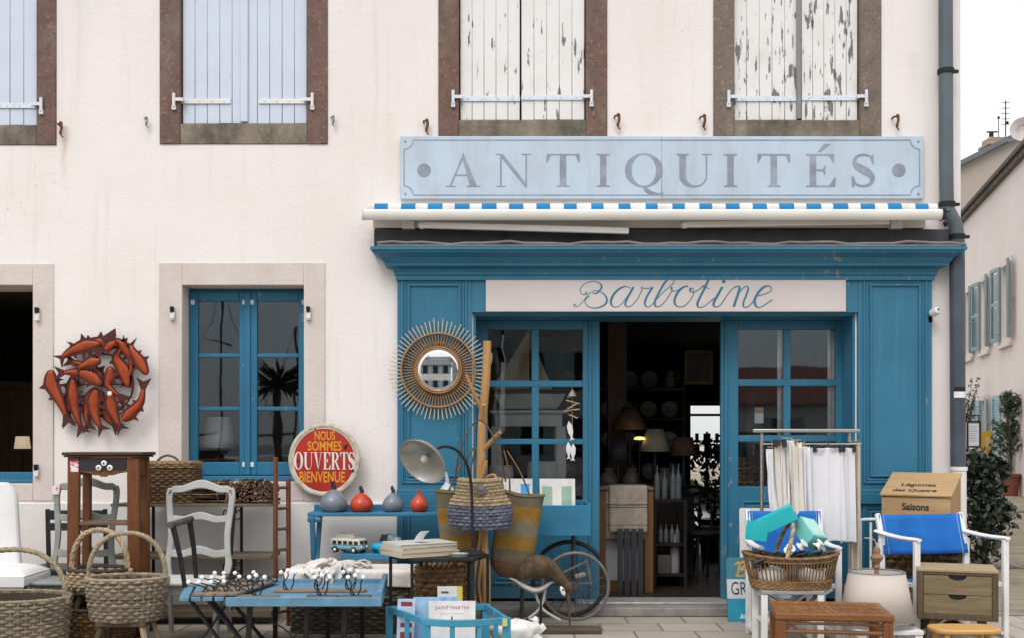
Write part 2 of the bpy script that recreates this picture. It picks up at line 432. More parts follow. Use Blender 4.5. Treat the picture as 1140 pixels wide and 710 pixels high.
def holed_wall(x0, x1, z0, z1, hs, y0, y1):
    mb = MB()
    xs = sorted({x0, x1, *[v for h in hs for v in h[:2] if x0 < v < x1]})
    zs = sorted({z0, z1, *[v for h in hs for v in h[2:] if z0 < v < z1]})
    idx = {}
    for i, x in enumerate(xs):
        for k, z in enumerate(zs):
            idx[i,k,0] = len(mb.v); mb.v.append((x,y0,z)); idx[i,k,1] = len(mb.v); mb.v.append((x,y1,z))
    def solid(i, k):
        if not (0 <= i < len(xs)-1 and 0 <= k < len(zs)-1): return False
        cx, cz = (xs[i]+xs[i+1])/2, (zs[k]+zs[k+1])/2
        return not any(h[0] < cx < h[1] and h[2] < cz < h[3] for h in hs)
    for i in range(len(xs)-1):
        for k in range(len(zs)-1):
            if not solid(i,k): continue
            a = idx
            mb.f.append((a[i,k,0],a[i+1,k,0],a[i+1,k+1,0],a[i,k+1,0])); mb.f.append((a[i,k,1],a[i,k+1,1],a[i+1,k+1,1],a[i+1,k,1]))
            if not solid(i-1,k): mb.f.append((a[i,k,0],a[i,k+1,0],a[i,k+1,1],a[i,k,1]))
            if not solid(i+1,k): mb.f.append((a[i+1,k,0],a[i+1,k,1],a[i+1,k+1,1],a[i+1,k+1,0]))
            if not solid(i,k-1): mb.f.append((a[i,k,0],a[i,k,1],a[i+1,k,1],a[i+1,k,0]))
            if not solid(i,k+1): mb.f.append((a[i,k+1,0],a[i+1,k+1,0],a[i+1,k+1,1],a[i,k+1,1]))
    mb.m = [0]*len(mb.f)
    return mb
part('front_wall', holed_wall(HX0, HX1, -.3, 6.9, holes, 0, .4), m_wall)
# side and rear walls, with the rear doorway that shows through the shop
RD = (2.455, 3.2, .09, 2.0)
b = MB(); b.box(HX1-.4, .4, -.3, HX1, 6.3, 6.9); part('side_wall', b, m_wall); b = MB(); b.box(HX0, .4, -.3, HX0+.4, 6.3, 6.9); part('side_wall', b, m_wall)
part('rear_wall', holed_wall(HX0, HX1, -.3, 6.9, [RD], 6.3, 6.7), m_wall)
b = MB(); rp = [(-.3,6.9),(3.35,8.9),(7.0,6.9),(7.0,6.75),(-.3,6.75)]
b.add([(HX0-.15,y,z) for y,z in rp]+[(HX1+.15,y,z) for y,z in rp], [(0,1,2,3,4),(9,8,7,6,5),(0,5,6,1),(1,6,7,2),(2,7,8,3),(3,8,9,4),(4,9,5,0)])
part('roof', b, plain('dark slate roof', (.06,.06,.07), rough=.7, scale=20))
b = MB(); b.box(HX0, -.03, -.05, fx(443)-.002, 0, fz(559)); part('plinth', b, m_plinth, bevel=.008)
b = MB(); b.box(fx(1037), -.02, -.05, HX1-.001, 0, fz(640)); part('plinth', b, m_plinth, bevel=.008)

# inner rooms
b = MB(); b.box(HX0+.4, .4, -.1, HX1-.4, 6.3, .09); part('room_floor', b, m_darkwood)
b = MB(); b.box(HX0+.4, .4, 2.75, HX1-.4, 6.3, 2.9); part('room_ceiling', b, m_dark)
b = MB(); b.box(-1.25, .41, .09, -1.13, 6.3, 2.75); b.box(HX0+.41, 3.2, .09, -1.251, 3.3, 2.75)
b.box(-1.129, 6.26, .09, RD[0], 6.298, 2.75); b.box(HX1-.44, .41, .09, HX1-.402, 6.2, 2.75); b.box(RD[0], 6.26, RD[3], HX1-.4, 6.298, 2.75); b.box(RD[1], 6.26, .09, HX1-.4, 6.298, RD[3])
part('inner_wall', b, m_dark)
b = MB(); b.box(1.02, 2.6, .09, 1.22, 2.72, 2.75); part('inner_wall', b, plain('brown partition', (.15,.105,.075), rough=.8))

def surround(x0, x1, i0, i1, zi, zo, zti, zto, mj, ms, depth=.4, proud=.012, lint=True):
    a = MB()
    a.box(x0, -proud, zo, i0, depth, zto); a.box(i1, -proud, zo, x1, depth, zto)
    if lint: a.box(i0, -proud+.002, zti, i1, depth, zto)
    s = part('window_surround', a, mj, bevel=.006)
    a = MB(); a.box(i0, -proud+.003, zo, i1, depth, zi); part('window_sill', a, ms, bevel=.006)
    return s

def shutter(x0, x1, z0, z1, y, n, mat, mstrap, zs, side, strap=None, sag=0):
    mb = MB(); w = (x1-x0)/n
    for k in range(n):
        j = random.uniform(-.0015, .0015)
        mb.box(x0+k*w+.0011, y+j, z0+random.uniform(0,.004), x0+(k+1)*w-.0011, y+.03+j, z1)
    mb.box(x0+.004, y+.012, z0+.01, x1-.004, y+.024, z1-.01)
    o = part('shutter', mb, mat, bevel=.0035, seg=1)
    for zc in (zs, z1-.32):
        h = MB(); s0, s1 = strap if strap else (x0, x1)
        h.box(s0, y-.012, zc-.02, s1, y-.0025, zc+.02)
        for q in range(4):
            xx = s0+(s1-s0)*(q+.5)/4; h.ball((xx, y-.013, zc), .008, 8, (1,.6,1))
        xe = x0 if side < 0 else x1
        h.box(xe, -.032, zc-.013, xe+side*.065, -.022, zc+.013); h.box(xe-side*.02, -.031, zc-.013, xe, y-.011, zc+.013)
        h.tube([(xe+side*.055, -.03, zc-.06), (xe+side*.055, -.03, zc+.05)], .013, 8)
        h.box(xe+side*.055-.016, -.034, zc-.085, xe+side*.055+.016, -.0125, zc-.05)
        h.build('strap_hinge', mstrap, o)
    return o
for k, (x0, x1, i0, i1, zi, zo) in enumerate(WIN_UP):
    mj = m_stone2 if k == 3 else m_stone
    surround(x0, x1, i0, i1, zi-.01, zo, ZT_IN, ZT_OUT, mj, m_sill)
    b = MB(); b.box(i0, .16, zi-.01, i1, .2, ZT_IN); part('window_backing', b, m_dark)
    mid = (i0+i1)/2
    if k < 2:
        m2 = m_white if k else m_strap
        zs = fz(112) if k else fz(117)
        # the seam boards in the middle stand a little forward of the planks
        shutter(i0+.008, mid-.002, zi, ZT_IN-.01, .03, 5, m_blue_shut, m2, zs, -1, (i0+.0, i0+.405))
        shutter(mid+.002, i1-.008, zi, ZT_IN-.01, .03, 5, m_blue_shut, m2, zs, 1, (i1-.405, i1-.0))
        b = MB(); b.box(mid-.035, .012, zi+.012, mid+.03, .0285, ZT_IN-.03); part('cover_strip', b, m_blue_shut, bevel=.006)
    else:
        mm = m_white_shut if k == 2 else m_white_shut2
        sm = i0 + (i1-i0)*(.487 if k == 2 else .52)
        shutter(i0+.008, sm-.006, zi, ZT_IN-.01, .035, 5, mm, m_strap, fz(109), -1)
        shutter(sm+.006+(.02 if k == 3 else 0), i1-.008, zi-.004, ZT_IN-.01, .015 if k == 2 else .03, 5, mm, m_strap, fz(108.5), 1)
        if k == 3:
            b = MB(); b.box(sm-.02, .008, zi+.005, sm+.02, .026, ZT_IN-.03)
            part('cover_strip', b, plain('bare grey wood', (.19,.19,.19), (.25,.25,.25), stretch=(20,20,1)), bevel=.006)

for w in WIN_LO:
    surround(w[0], w[1], w[2], w[3], w[4], w[6], w[5], w[7], m_pink, m_pink)

# shutter hooks on the wall
def hook(px, py, mat, s=1.0):
    mb = MB(); x, z = fx(px), fz(py)
    mb.tube([(x-.03*s,.01,z+.05*s),(x-.03*s,-.05*s,z+.05*s),(x+.0,-.055*s,z+.05*s)], .008*s, 8)
    mb.tube(spline([(x,-.055*s,z+.06*s),(x+.004,-.055*s,z+.02*s),(x-.006,-.05*s,z-.03*s),(x+.012,-.045*s,z-.06*s)],5), [.012*s]*8+[.012*s]*3+[.006*s]*5, 8)
    mb.ball((x-.002,-.055*s,z+.055*s), .017*s, 8)
    part('shutter_hook', mb, mat)
for px, py in ((71,147),(476,144),(688,138),(783,139),(997,139)): hook(px, py, m_rust)
m_hookgrey = plain('weathered grey hook', (.30,.36,.38), (.12,.12,.13), rough=.7, scale=40)
for px, py in ((165,138),(372,137)): hook(px, py, m_hookgrey, .7)
def catch(px, py):
    mb = MB(); x, z = fx(px), fz(py)
    mb.box(x-.012,-.05,z+.0,x+.012,-.013,z+.05); mb.tube([(x,-.045,z+.05),(x,-.045,z+.02)], .016, 8)
    mb.mi = 1; mb.box(x-.016,-.045,z-.05,x+.02,-.013,z+.004)
    part('shutter_catch', mb, [m_iron, m_white], bevel=.003)
for px, py in ((43,350),(42,523),(193,349),(344,349)): catch(px, py)

# casement window of the left room: a frame, two sashes with three panes each
def G(px, y): return (px-CX)*(D0+y)/F
def Gz(py, y): return CZ+(HY-py)*(D0+y)/F
def casement(x0, x1, z0, z1, y):
    f = MB(); t = .05
    f.box(x0, y+.02, z0, x0+t, y+.09, z1); f.box(x1-t, y+.02, z0, x1, y+.09, z1); f.box(x0+t, y+.02, z1-t, x1-t, y+.09, z1); f.box(x0+t, y+.02, z0, x1-t, y+.09, z0+t)
    f.box(x0-.0, y-.03, z0-.001, x1+.0, y+.018, z0+.045)
    fr = part('casement_window', f, m_blue2, bevel=.005)
    mid = (x0+x1)/2
    for sx0, sx1, sd in ((x0+.02, mid-.002, -1), (mid+.002, x1-.02, 1)):
        s = MB(); st = .072; rb = .11; zb, zt = z0+.05, z1-.03
        s.box(sx0, y, zb, sx0+st, y+.045, zt); s.box(sx1-st, y, zb, sx1, y+.045, zt)
        s.box(sx0+st, y+.001, zt-.08, sx1-st, y+.044, zt); s.box(sx0+st, y+.001, zb, sx1-st, y+.044, zb+rb)
        gh = (zt-.08-zb-rb)/3
        for q in (1,2): s.box(sx0+st, y+.006, zb+rb+gh*q-.016, sx1-st, y+.04, zb+rb+gh*q+.016)
        xm = mid-sd*-.0
        if sd > 0: s.box(mid-.028, y-.016, zb+.002, mid+.02, y-.001, zt-.004)
        s.build('sash', m_blue2, fr, bevel=.005)
        for q in range(3):
            g = MB(); g.box(sx0+st-.004, y+.022, zb+rb+gh*q-.004, sx1-st+.004, y+.026, zb+rb+gh*(q+1)+.004)
            g.build('pane', m_glass, fr)
        h = MB()
        for zz in (zt-.09, zb+.09):
            for xx in (sx0+.03, sx1-.03): h.box(xx-.016, y-.006, zz-.02, xx+.016, y-.0005, zz+.02)
        h.build('corner_plate', m_strap, fr, bevel=.002)
yw = .18
casement(G(208,yw), WIN_LO[1][3]+.012, Gz(535,yw), Gz(321,yw), yw)
f = MB(); f.box(WIN_LO[0][2], .18, WIN_LO[0][4]+.001, WIN_LO[0][3]+.012, .25, Gz(525,.18)); f.box(WIN_LO[0][2], .15, WIN_LO[0][4]+.001, WIN_LO[0][3]+.012, .179, Gz(533,.18))
part('casement_sill_rail', f, m_blue2, bevel=.006)

# ------------------------------------------------------------------ shop front joinery
def frame_rect(mb, x0, x1, z0, z1, w, y0, y1):
    mb.box(x0, y0, z0, x0+w, y1, z1); mb.box(x1-w, y0, z0, x1, y1, z1)
    mb.box(x0+w, y0+.0005, z1-w, x1-w, y1, z1); mb.box(x0+w, y0+.0005, z0, x1-w, y1, z0+w)
YP = -.05
for a, c, ip0, ip1 in ((443, 525.5, 455, 513), (953.5, 1035, 966, 1022)):
    mb = MB(); x0, x1 = fx(a), fx(c)
    zlo = .02; ztop = fz(311)
    mb.box(x0, YP, zlo, x1, 0.0 if a < 500 else 0.0, ztop)
    for z0, z1 in ((fz(530), fz(318)), (fz(655), fz(568))):
        frame_rect(mb, fx(ip0)-.055, fx(ip1)+.055, z0-.055, z1+.055, .018, YP-.014, YP-.0005)
        frame_rect(mb, fx(ip0)-.032, fx(ip1)+.032, z0-.032, z1+.032, .014, YP-.009, YP-.0005)
        frame_rect(mb, fx(ip0), fx(ip1), z0, z1, .016, YP-.018, YP-.0005)
    mb.box(x0-.01, YP-.03, fz(560), x1+.01, YP-.0005, fz(548)); mb.box(x0-.006, YP-.018, fz(548)+.0005, x1+.006, YP-.0005, fz(544))
    mb.box(x0-.01, YP-.03, zlo, x1+.01, YP-.0005, .13)
    part('pilaster', mb, m_blue, bevel=.004)
# recess: cheeks, soffit
mb = MB(); mb.box(REC[0]-.0, .0, .02, REC[0]+.02, .4, REC[3]-.02); mb.box(REC[1]-.02, 0, .02, REC[1], .4, REC[3]-.02); mb.box(REC[0], .0, REC[3]-.02, REC[1], .4, REC[3]-.0005)
part('recess_lining', mb, m_blue)
# head board behind the fascia
mb = MB(); mb.box(fx(525.5)+.0005, YP+.002, fz(349)+.0005, fx(953.5)-.0005, -.0005, fz(312)); part('head_board', mb, m_blue, bevel=.004)
# cornice swept round three sides
prof = [(.05,fz(312)),(.075,fz(312)),(.075,fz(307)),(.088,fz(306)),(.088,fz(303)),(.10,fz(300)),(.125,fz(297.5)),(.155,fz(296)),(.155,fz(293.5)),(.165,fz(292)),(.185,fz(287)),(.225,fz(282.5)),(.245,fz(281)),(.245,fz(279)),(.262,fz(278)),(.262,fz(274.5)),(.25,fz(274.5))]
mb = MB(); vs = []
cx0, cx1 = fx(448), fx(1031)
for p, z in prof:
    zz = CZ + (z-CZ)*(D0-p)/D0       # rows measured where the moulding really stands
    vs += [(cx0-p+.03, 0, zz), (cx0-p+.03, -p, zz), (cx1+p-.03, -p, zz), (cx1+p-.03, 0, zz)]
fs = []
for i in range(len(prof)-1):
    for k in range(3): fs.append((i*4+k, i*4+k+1, (i+1)*4+k+1, (i+1)*4+k))
n = len(prof)-1; fs.append((n*4, n*4+1, n*4+2, n*4+3)); fs.append((3,2,1,0))
mb.add(vs, fs); part('cornice', mb, m_blue, angle=25)
ztop_c = CZ+(fz(274.5)-CZ)*(D0-.25)/D0
mb = MB(); mb.box(fx(418), -.10, ztop_c+.002, fx(1059), -.0005, fz(258)); part('lead_flashing', mb, m_lead, bevel=.006)
mb = MB(); mb.box(fx(424), -.262, ztop_c+.001, fx(1055), -.11, ztop_c+.012)
pts = [(fx(424)+(fx(1062)-fx(424))*i/40, -.24, ztop_c+.028+.008*math.sin(i*.9)+.006*math.sin(i*2.3)) for i in range(41)]
mb.tube(pts, .012, 8); part('cornice_cable', mb, m_greyline)
# door leaves
YD = .30
def door_leaf(px0, px1, stile_l, stile_r, rows, rail_bot, name='glazed_door_leaf', nx=2):
    x0, x1 = G(px0, YD), G(px1, YD); zt = REC[3]-.021; zb = .10
    mb = MB(); a0, a1 = G(stile_l, YD), G(stile_r, YD)
    mb.box(x0, YD, zb, a0, YD+.05, zt); mb.box(a1, YD, zb, x1, YD+.05, zt)
    zr = [(Gz(q0, YD), Gz(q1, YD)) for q0, q1 in rows]
    mb.box(a0, YD+.001, zr[0][0], a1, YD+.049, zt)
    for q in range(len(zr)-1): mb.box(a0, YD+.006, zr[q+1][0], a1, YD+.044, zr[q][1])
    mb.box(a0, YD+.001, zb, a1, YD+.049, zr[-1][1])
    am = (a0+a1)/2
    for z1, z0 in zr: mb.box(am-.03, YD+.004, z0, am+.03, YD+.046, z1)
    # lower panel moulding
    zb2 = zr[-1][1]-.12
    frame_rect(mb, a0+.03, a1-.03, zb+.12, zb2, .02, YD-.012, YD+.0005)
    frame_rect(mb, a0+.07, a1-.07, zb+.16, zb2-.04, .02, YD-.008, YD+.0005)
    o = part(name, mb, m_blue, bevel=.004)
    for z1, z0 in zr:
        for g0, g1 in ((a0, am-.03), (am+.03, a1)):
            g = MB(); g.box(g0-.004, YD+.022, z0-.004, g1+.004, YD+.026, z1+.004); g.build('pane', m_glass, o)
    return o
dl = door_leaf(527.5, 667.5, 543, 649, [(366,423),(430,488),(494,556)], 0)
dr = door_leaf(802.5, 951, 822, 931, [(366,421.5),(429,484),(491,541)], 0)
for o, xa in ((dl, 657), (dr, 808)):
    mb = MB(); x = G(xa, YD); mb.box(x-.012, YD-.02, .1, x+.012, YD-.0005, REC[3]-.025); mb.build('edge_moulding', m_blue, o, bevel=.006)
mb = MB(); mb.box(REC[0], -.06, 0.0, REC[1], .42, .075); part('doorstep', mb, m_conc, bevel=.012)
mb = MB(); mb.box(G(640,.2), .1, .0755, G(812,.2), .4, .098); part('threshold', mb, m_threshold, bevel=.006)
mb = MB(); mb.box(fx(443), -.045, 0, REC[0]-.001, -.0005, .019); mb.box(REC[1]+.001, -.045, 0, fx(1035), -.0005, .019); part('pilaster_foot', mb, m_conc)
# small white lamp on the right of the pilaster
mb = MB(); c = P(1037,350,.06); mb.lathe([(.02,0),(.032,.01),(.036,.05),(.028,.075),(.01,.085)], 16, c, (R(70),0,R(20))); mb.mi=1; mb.box(c.x-.02, -.05, c.z-.06, c.x+.012, -.001, c.z-.02)
part('wall_spot', mb, [m_white, m_iron])
# ------------------------------------------------------------------ lettering
def arc(cx, cy, rx, ry, a0, a1, n=24):
    return [(cx+rx*math.cos(R(a0+(a1-a0)*i/n)), cy+ry*math.sin(R(a0+(a1-a0)*i/n))) for i in range(n+1)]
TK, TN, SF = .195, .052, .042      # stem, hairline, serif height for a letter one unit tall
def sr(x, y, w, up):              # bracketed serif centred at x on line y
    d = SF if up else -SF
    return [(x-w/2, y), (x+w/2, y), (x+w/2, y+d*.7), (x+TK*.5+.015, y+d*1.25), (x-TK*.5-.015, y+d*1.25), (x-w/2, y+d*.7)]
def glyph(ch, w):
    """polygons and ring pairs for a letter of unit height and width w"""
    g = []
    if ch in 'ITEÉR':
        sx = {'I': w/2, 'T': w/2, 'E': .2, 'É': .2, 'R': .2}[ch]
        g.append([(sx-TK/2, .02), (sx+TK/2, .02), (sx+TK/2, .98), (sx-TK/2, .98)])
        g.append(sr(sx, 0, .4, True))
        if ch in 'I': g.append(sr(sx, 1, .4, False))
        if ch == 'T':
            g.append([(0,1),(w,1),(w,.955),(0,.955)])
            g.append([(0,.96),(.0,.74),(.03,.74),(.14,.96)]); g.append([(w,.96),(w,.74),(w-.03,.74),(w-.14,.96)])
        if ch in 'EÉ':
            g.append([(0,1),(w*.96,1),(w*.96,.955),(0,.955)]); g.append([(0,0),(w,0),(w,.045),(0,.045)])
            g.append([(w*.96,.96),(w*.96,.75),(w*.96-.03,.75),(w*.96-.16,.96)]); g.append([(w,.04),(w+.02,.28),(w-.02,.28),(w-.18,.04)])
            g.append([(sx,.49),(w*.66,.49),(w*.66,.53),(sx,.53)]); g.append([(w*.66,.38),(w*.66,.64),(w*.66-.03,.64),(w*.66-.09,.51),(w*.66-.03,.38)])
            if ch == 'É': g.append([(w*.40,1.07),(w*.50,1.07),(w*.82,1.30),(w*.62,1.30)])
        if ch == 'R':
            g.append([(0,1),(sx,1),(sx,.96),(0,.96)])
            o = [(sx,1)] + arc(w*.52,.745,w*.36,.255,90,-90) + [(sx,.49)]
            i = [(sx,.955)] + arc(w*.50,.745,w*.36-TK*.85,.21,90,-90) + [(sx,.535)]
            g.append(('ring', o, i, False))
            g.append([(w*.42,.50),(w*.60,.52),(w*.98,.03),(w*.80,.0)]); g.append([(w*.76,0),(w*1.04,0),(w*1.04,.035),(w*.76,.035)])
    if ch == 'A':
        g.append([(.10,.02),(.155,.02),(w*.53,.93),(w*.5,1.02)])
        g.append([(w-.32,.02),(w-.10,.02),(w*.50,1.03),(w*.455,.93)])
        g.append([(w*.24,.33),(w*.70,.33),(w*.68,.375),(w*.26,.375)])
        g.append([(0,0),(.28,0),(.28,.03),(0,.03)]); g.append([(w-.42,0),(w,0),(w,.03),(w-.42,.03)])
    if ch == 'V':
        g.append([(.08,.98),(.30,.98),(w*.56,.08),(w*.5,-.02)]); g.append([(w-.15,.98),(w-.10,.98),(w*.52,-.02),(w*.49,.04)])
        g.append([(0,1),(.40,1),(.40,.97),(0,.97)]); g.append([(w-.28,1),(w,1),(w,.97),(w-.28,.97)])
    if ch == 'N':
        g.append([(.13,.02),(.18,.02),(.18,.92),(.13,.92)]); g.append([(w-.17,-.0),(w-.12,-.0),(w-.12,.98),(w-.17,.98)])
        g.append([(.0,1),(.22,1),(w-.12,.06),(w-.12,-.03),(w-.16,-.03),(.10,.97),(0,.97)])
        g.append([(0.02,0),(.30,0),(.30,.03),(0.02,.03)]); g.append([(w-.29,1),(w,1),(w,.97),(w-.29,.97)])
    if ch in 'OQ':
        g.append(('ring', arc(w/2,.5,w/2,.52,0,360,48), arc(w/2,.5,w/2-TK*1.05,.47,0,360,48), True))
        if ch == 'Q': g.append([(w*.45,.03),(w*.56,.0),(w*.70,-.13),(w*.88,-.19),(w*1.02,-.16),(w*1.02,-.20),(w*.86,-.28),(w*.66,-.25),(w*.52,-.14)])
    if ch == 'U':
        xl, xr = .19, w-.15
        o = [(xl-TK/2,.97)] + arc((xl-TK/2+xr+.02)/2,.33,(xr+.02-xl+TK/2)/2,.35,180,360) + [(xr+.02,.97)]
        i = [(xl+TK/2,.97)] + arc((xl+TK/2+xr-.025)/2,.33,(xr-.025-xl-TK/2)/2,.29,180,360) + [(xr-.025,.97)]
        g.append(('ring', o, i, False)); g.append(sr(xl,1,.38,False)); g.append([(w-.29,1),(w,1),(w,.97),(w-.29,.97)])
    if ch == 'S':
        c = spline([(w*.86,.74),(w*.80,.90),(w*.50,.975),(w*.20,.90),(w*.13,.74),(w*.28,.60),(w*.62,.46),(w*.85,.30),(w*.78,.10),(w*.46,.02),(w*.16,.10),(w*.08,.28)],6)
        ws = []
        for k in range(len(c)):
            u = k/(len(c)-1); ws.append(TN+.01+(TK*1.15-TN)*math.exp(-((u-.52)/.17)**2))
        g.append(('stroke', c, ws)); g.append([(w*.84,.99),(w*.90,.99),(w*.92,.68),(w*.88,.68),(w*.78,.90)]); g.append([(w*.04,.33),(w*.0,.33),(w*.02,-.01),(w*.08,-.01),(w*.18,.10)])
    return g
def put_glyph(mb, ch, w, x, z, h, hx=None, y=0.0, th=.0012):
    """lay a letter at x, baseline z, height h (hx: horizontal unit) on a board whose face is at y"""
    hx = hx or h
    for k, p in enumerate(glyph(ch, w)):
        yy = y-th-.00025*k
        if isinstance(p, tuple) and p[0] == 'ring':
            o = [(x+a*hx, z+b*h) for a, b in p[1]]; i = [(x+a*hx, z+b*h) for a, b in p[2]]; n = len(o)
            mb.add([(a,yy,b) for a,b in o]+[(a,yy,b) for a,b in i], [(j,j+1,n+j+1,n+j) for j in range(n-1)])
        elif isinstance(p, tuple):
            mb.ribbon([(x+a[0]*hx, z+a[1]*h) for a in p[1]], [q*h for q in p[2]], yy, -.000002)
        else: mb.prism([(x+a*hx, z+b*h) for a, b in p], yy, y-.0002)
    return mb
def font_text(body, h, w=None, bold=0.0, space=1.0):
    """plain lettering from the built-in typeface as flat vertices in x,z: height h, width w, centred in x, baseline 0"""
    cu = bpy.data.curves.new('lettering', 'FONT'); cu.body = body; cu.size = 1; cu.offset = bold; cu.space_character = space
    cu.align_x = 'CENTER'; cu.resolution_u = 4
    o = bpy.data.objects.new('lettering', cu); col.objects.link(o)
    dg = bpy.context.evaluated_depsgraph_get()
    me = bpy.data.meshes.new_from_object(o.evaluated_get(dg))
    vs = [v.co.copy() for v in me.vertices]; fs = [tuple(p.vertices) for p in me.polygons]
    bpy.data.objects.remove(o); bpy.data.curves.remove(cu); bpy.data.meshes.remove(me)
    x0, x1 = min(v.x for v in vs), max(v.x for v in vs); capz = .69
    k = h/capz; kx = k if w is None else w/(x1-x0); xc = (x0+x1)/2
    return [((v.x-xc)*kx, v.y*k) for v in vs], fs
def put_text(mb, body, h, w, x, z, y, bold=0.0, space=1.0, M=None):
    vs, fs = font_text(body, h, w, bold, space)
    old = mb.M
    if M is not None: mb.M = M
    mb.add([(x+a, y, z+b) for a, b in vs], fs); mb.M = old

# ------------------------------------------------------------------ the ANTIQUITÉS board
ant = thing('sign_board', 'long pale blue painted board reading ANTIQUITÉS in grey serif letters above the awning', 'sign', (fx(736), 0, fz(223)))
def L(px, py): return (fx(px)-fx(736), fz(py)-fz(223))
yb = -.045
mb = MB(); x0, z1 = L(446,153.5); x1, z0 = L(1026,223)
xm = L(736,0)[0]; mb.box(x0, yb, z0, xm-.001, -.004, z1); mb.box(xm+.001, yb+.0008, z0+.003, x1, -.004, z1-.001)
mb.build('board', m_signblue, ant, bevel=.004)
mb = MB()
for ch, a, c in (('A',497,535),('N',552,591),('T',608,645),('I',664,678),('Q',695,737),('U',752,791),('I',805,819),('T',842,878),('É',896,928),('S',946,973)):
    h = 36.5/S0; w = (c-a)/36.5
    put_glyph(mb, ch, w, L(a,0)[0], L(0,209.8)[1], h, y=yb)
for px in (472.5, 998.5):
    cx, cz = L(px,191.5); mb.prism([(cx+.056*math.cos(2*PI*k/32), cz+.056*math.sin(2*PI*k/32)) for k in range(32)], yb-.0012, yb)
mb.build('lettering', m_letter, ant, angle=20)
mb = MB(); i0, j1 = L(450.5,158); i1, j0 = L(1021.5,219); r = .075
out = []
for cx, cz, a0 in ((i1,j1,270),(i0,j1,360),(i0,j0,90),(i1,j0,180)):
    out += [(cx+r*math.cos(R(a0-q*90/10)), cz+r*math.sin(R(a0-q*90/10))) for q in range(11)]
out.append(out[0]); mb.ribbon(out, [.0085]*len(out), yb-.0014)
for cx, cz in ((i0+.01,j0+.01),(i0+.01,j1-.01),(i1-.01,j0+.01),(i1-.01,j1-.01)): mb.ball((cx,yb,cz), .012, 8, (1,.3,1))
mb.build('border_line', m_letter, ant)

# ------------------------------------------------------------------ the script fascia board
bar = thing('sign_board', 'long off white fascia board with the shop name in blue handwriting over the entrance', 'sign', (fx(740), 0, fz(348.5)))
yb2 = YP-.022
mb = MB(); mb.box(fx(541)-fx(740), yb2, 0, fx(939)-fx(740), YP-.0008, fz(309.5)-fz(348.5)); mb.build('board', m_fascia, bar, bevel=.004)
k1, k2 = 9.5, 8.769
def Q1(pts): return [(630+a/k1, 305+b/k1) for a, b in pts]
def Q2(pts): return [(740+a/k2, 305+b/k2) for a, b in pts]
strokes = [
 (Q1([(105,345),(88,335),(80,352),(98,364),(130,352),(180,298),(228,240),(262,204)]), .30),
 (Q1([(214,208),(200,232),(170,232),(148,205),(150,172),(190,122),(255,98),(310,98),(352,118),(370,152),(352,188),(318,220),(285,222),(280,205),(312,193),(362,208),(404,240),(426,288),(408,335),(350,366),(280,375),(222,352),(195,312),(212,272),(245,250)]), .75),
 (Q1([(672,168),(620,150),(560,172),(500,228),(468,300),(478,348),(520,366),(570,342),(620,280),(668,208),(690,165)]), 1.0),
 (Q1([(706,155),(672,215),(635,285),(618,335),(640,362),(690,345),(745,280),(785,205),(792,170),(786,158),(812,168),(868,168),(908,156)]), .8),
 (Q1([(908,156),(868,215),(832,285),(824,335),(850,364),(890,348),(940,290),(1010,215),(1085,150),(1128,105),(1118,75),(1085,68),(1040,100),(995,170),(950,255),(928,315),(940,358),(985,352),(1040,300),(1085,232),(1110,180),(1098,158)]), .85),
 (Q2([(58,140),(52,160),(70,182),(110,176),(150,150)]), .5),
 (Q2([(215,134),(165,146),(115,195),(84,262),(92,315),(135,336),(190,318),(240,262),(268,205),(262,162),(238,158),(236,182),(262,194),(310,172),(360,135),(385,118)]), 1.0),
 (Q2([(412,72),(375,155),(330,240),(304,305),(318,338),(365,332),(420,290),(470,248)]), .9),
 (Q2([(345,138),(380,146),(420,158)]), .3),
 (Q2([(546,142),(505,215),(464,290),(466,328),(500,334),(540,302),(590,225),(640,162),(690,135),(712,148),(700,200),(672,285),(655,332)]), 1.0),
 (Q2([(672,285),(705,205),(748,152),(784,136),(797,162),(776,225),(748,300),(756,336),(790,334),(830,300),(862,262)]), .6),
 (Q2([(872,232),(930,218),(1000,190),(1022,158),(1000,134),(950,142),(895,195),(858,270),(872,325),(910,338),(970,305),(1030,265)]), 1.15),
]
mb = MB()
for si, (pts, press) in enumerate(strokes):
    c = spline([(q[0], q[1]) for q in pts], 8)
    c = [Vector((p[0], p[1])) for p in c]; ws = []
    for i in range(len(c)):
        t = c[min(i+1,len(c)-1)]-c[max(i-1,0)]; t = t.normalized() if t.length > 0 else t
        ws.append(.85+1.75*press*max(0, t.y*.95-t.x*.25)**1.2)
    for _ in range(3): ws = [(ws[max(i-1,0)]+ws[i]+ws[min(i+1,len(ws)-1)])/3 for i in range(len(ws))]
    mb.ribbon([(fx(p[0])-fx(740), fz(p[1])-fz(348.5)) for p in c], [w/S0 for w in ws], yb2-.0006-.0003*si)
cx, cz = fx(740+560/k2)-fx(740), fz(305+90/k2)-fz(348.5)
mb.prism([(cx+.015*math.cos(2*PI*k/16), cz+.015*math.sin(2*PI*k/16)) for k in range(16)], yb2-.001, yb2-.0002)
mb.build('lettering', m_script, bar)

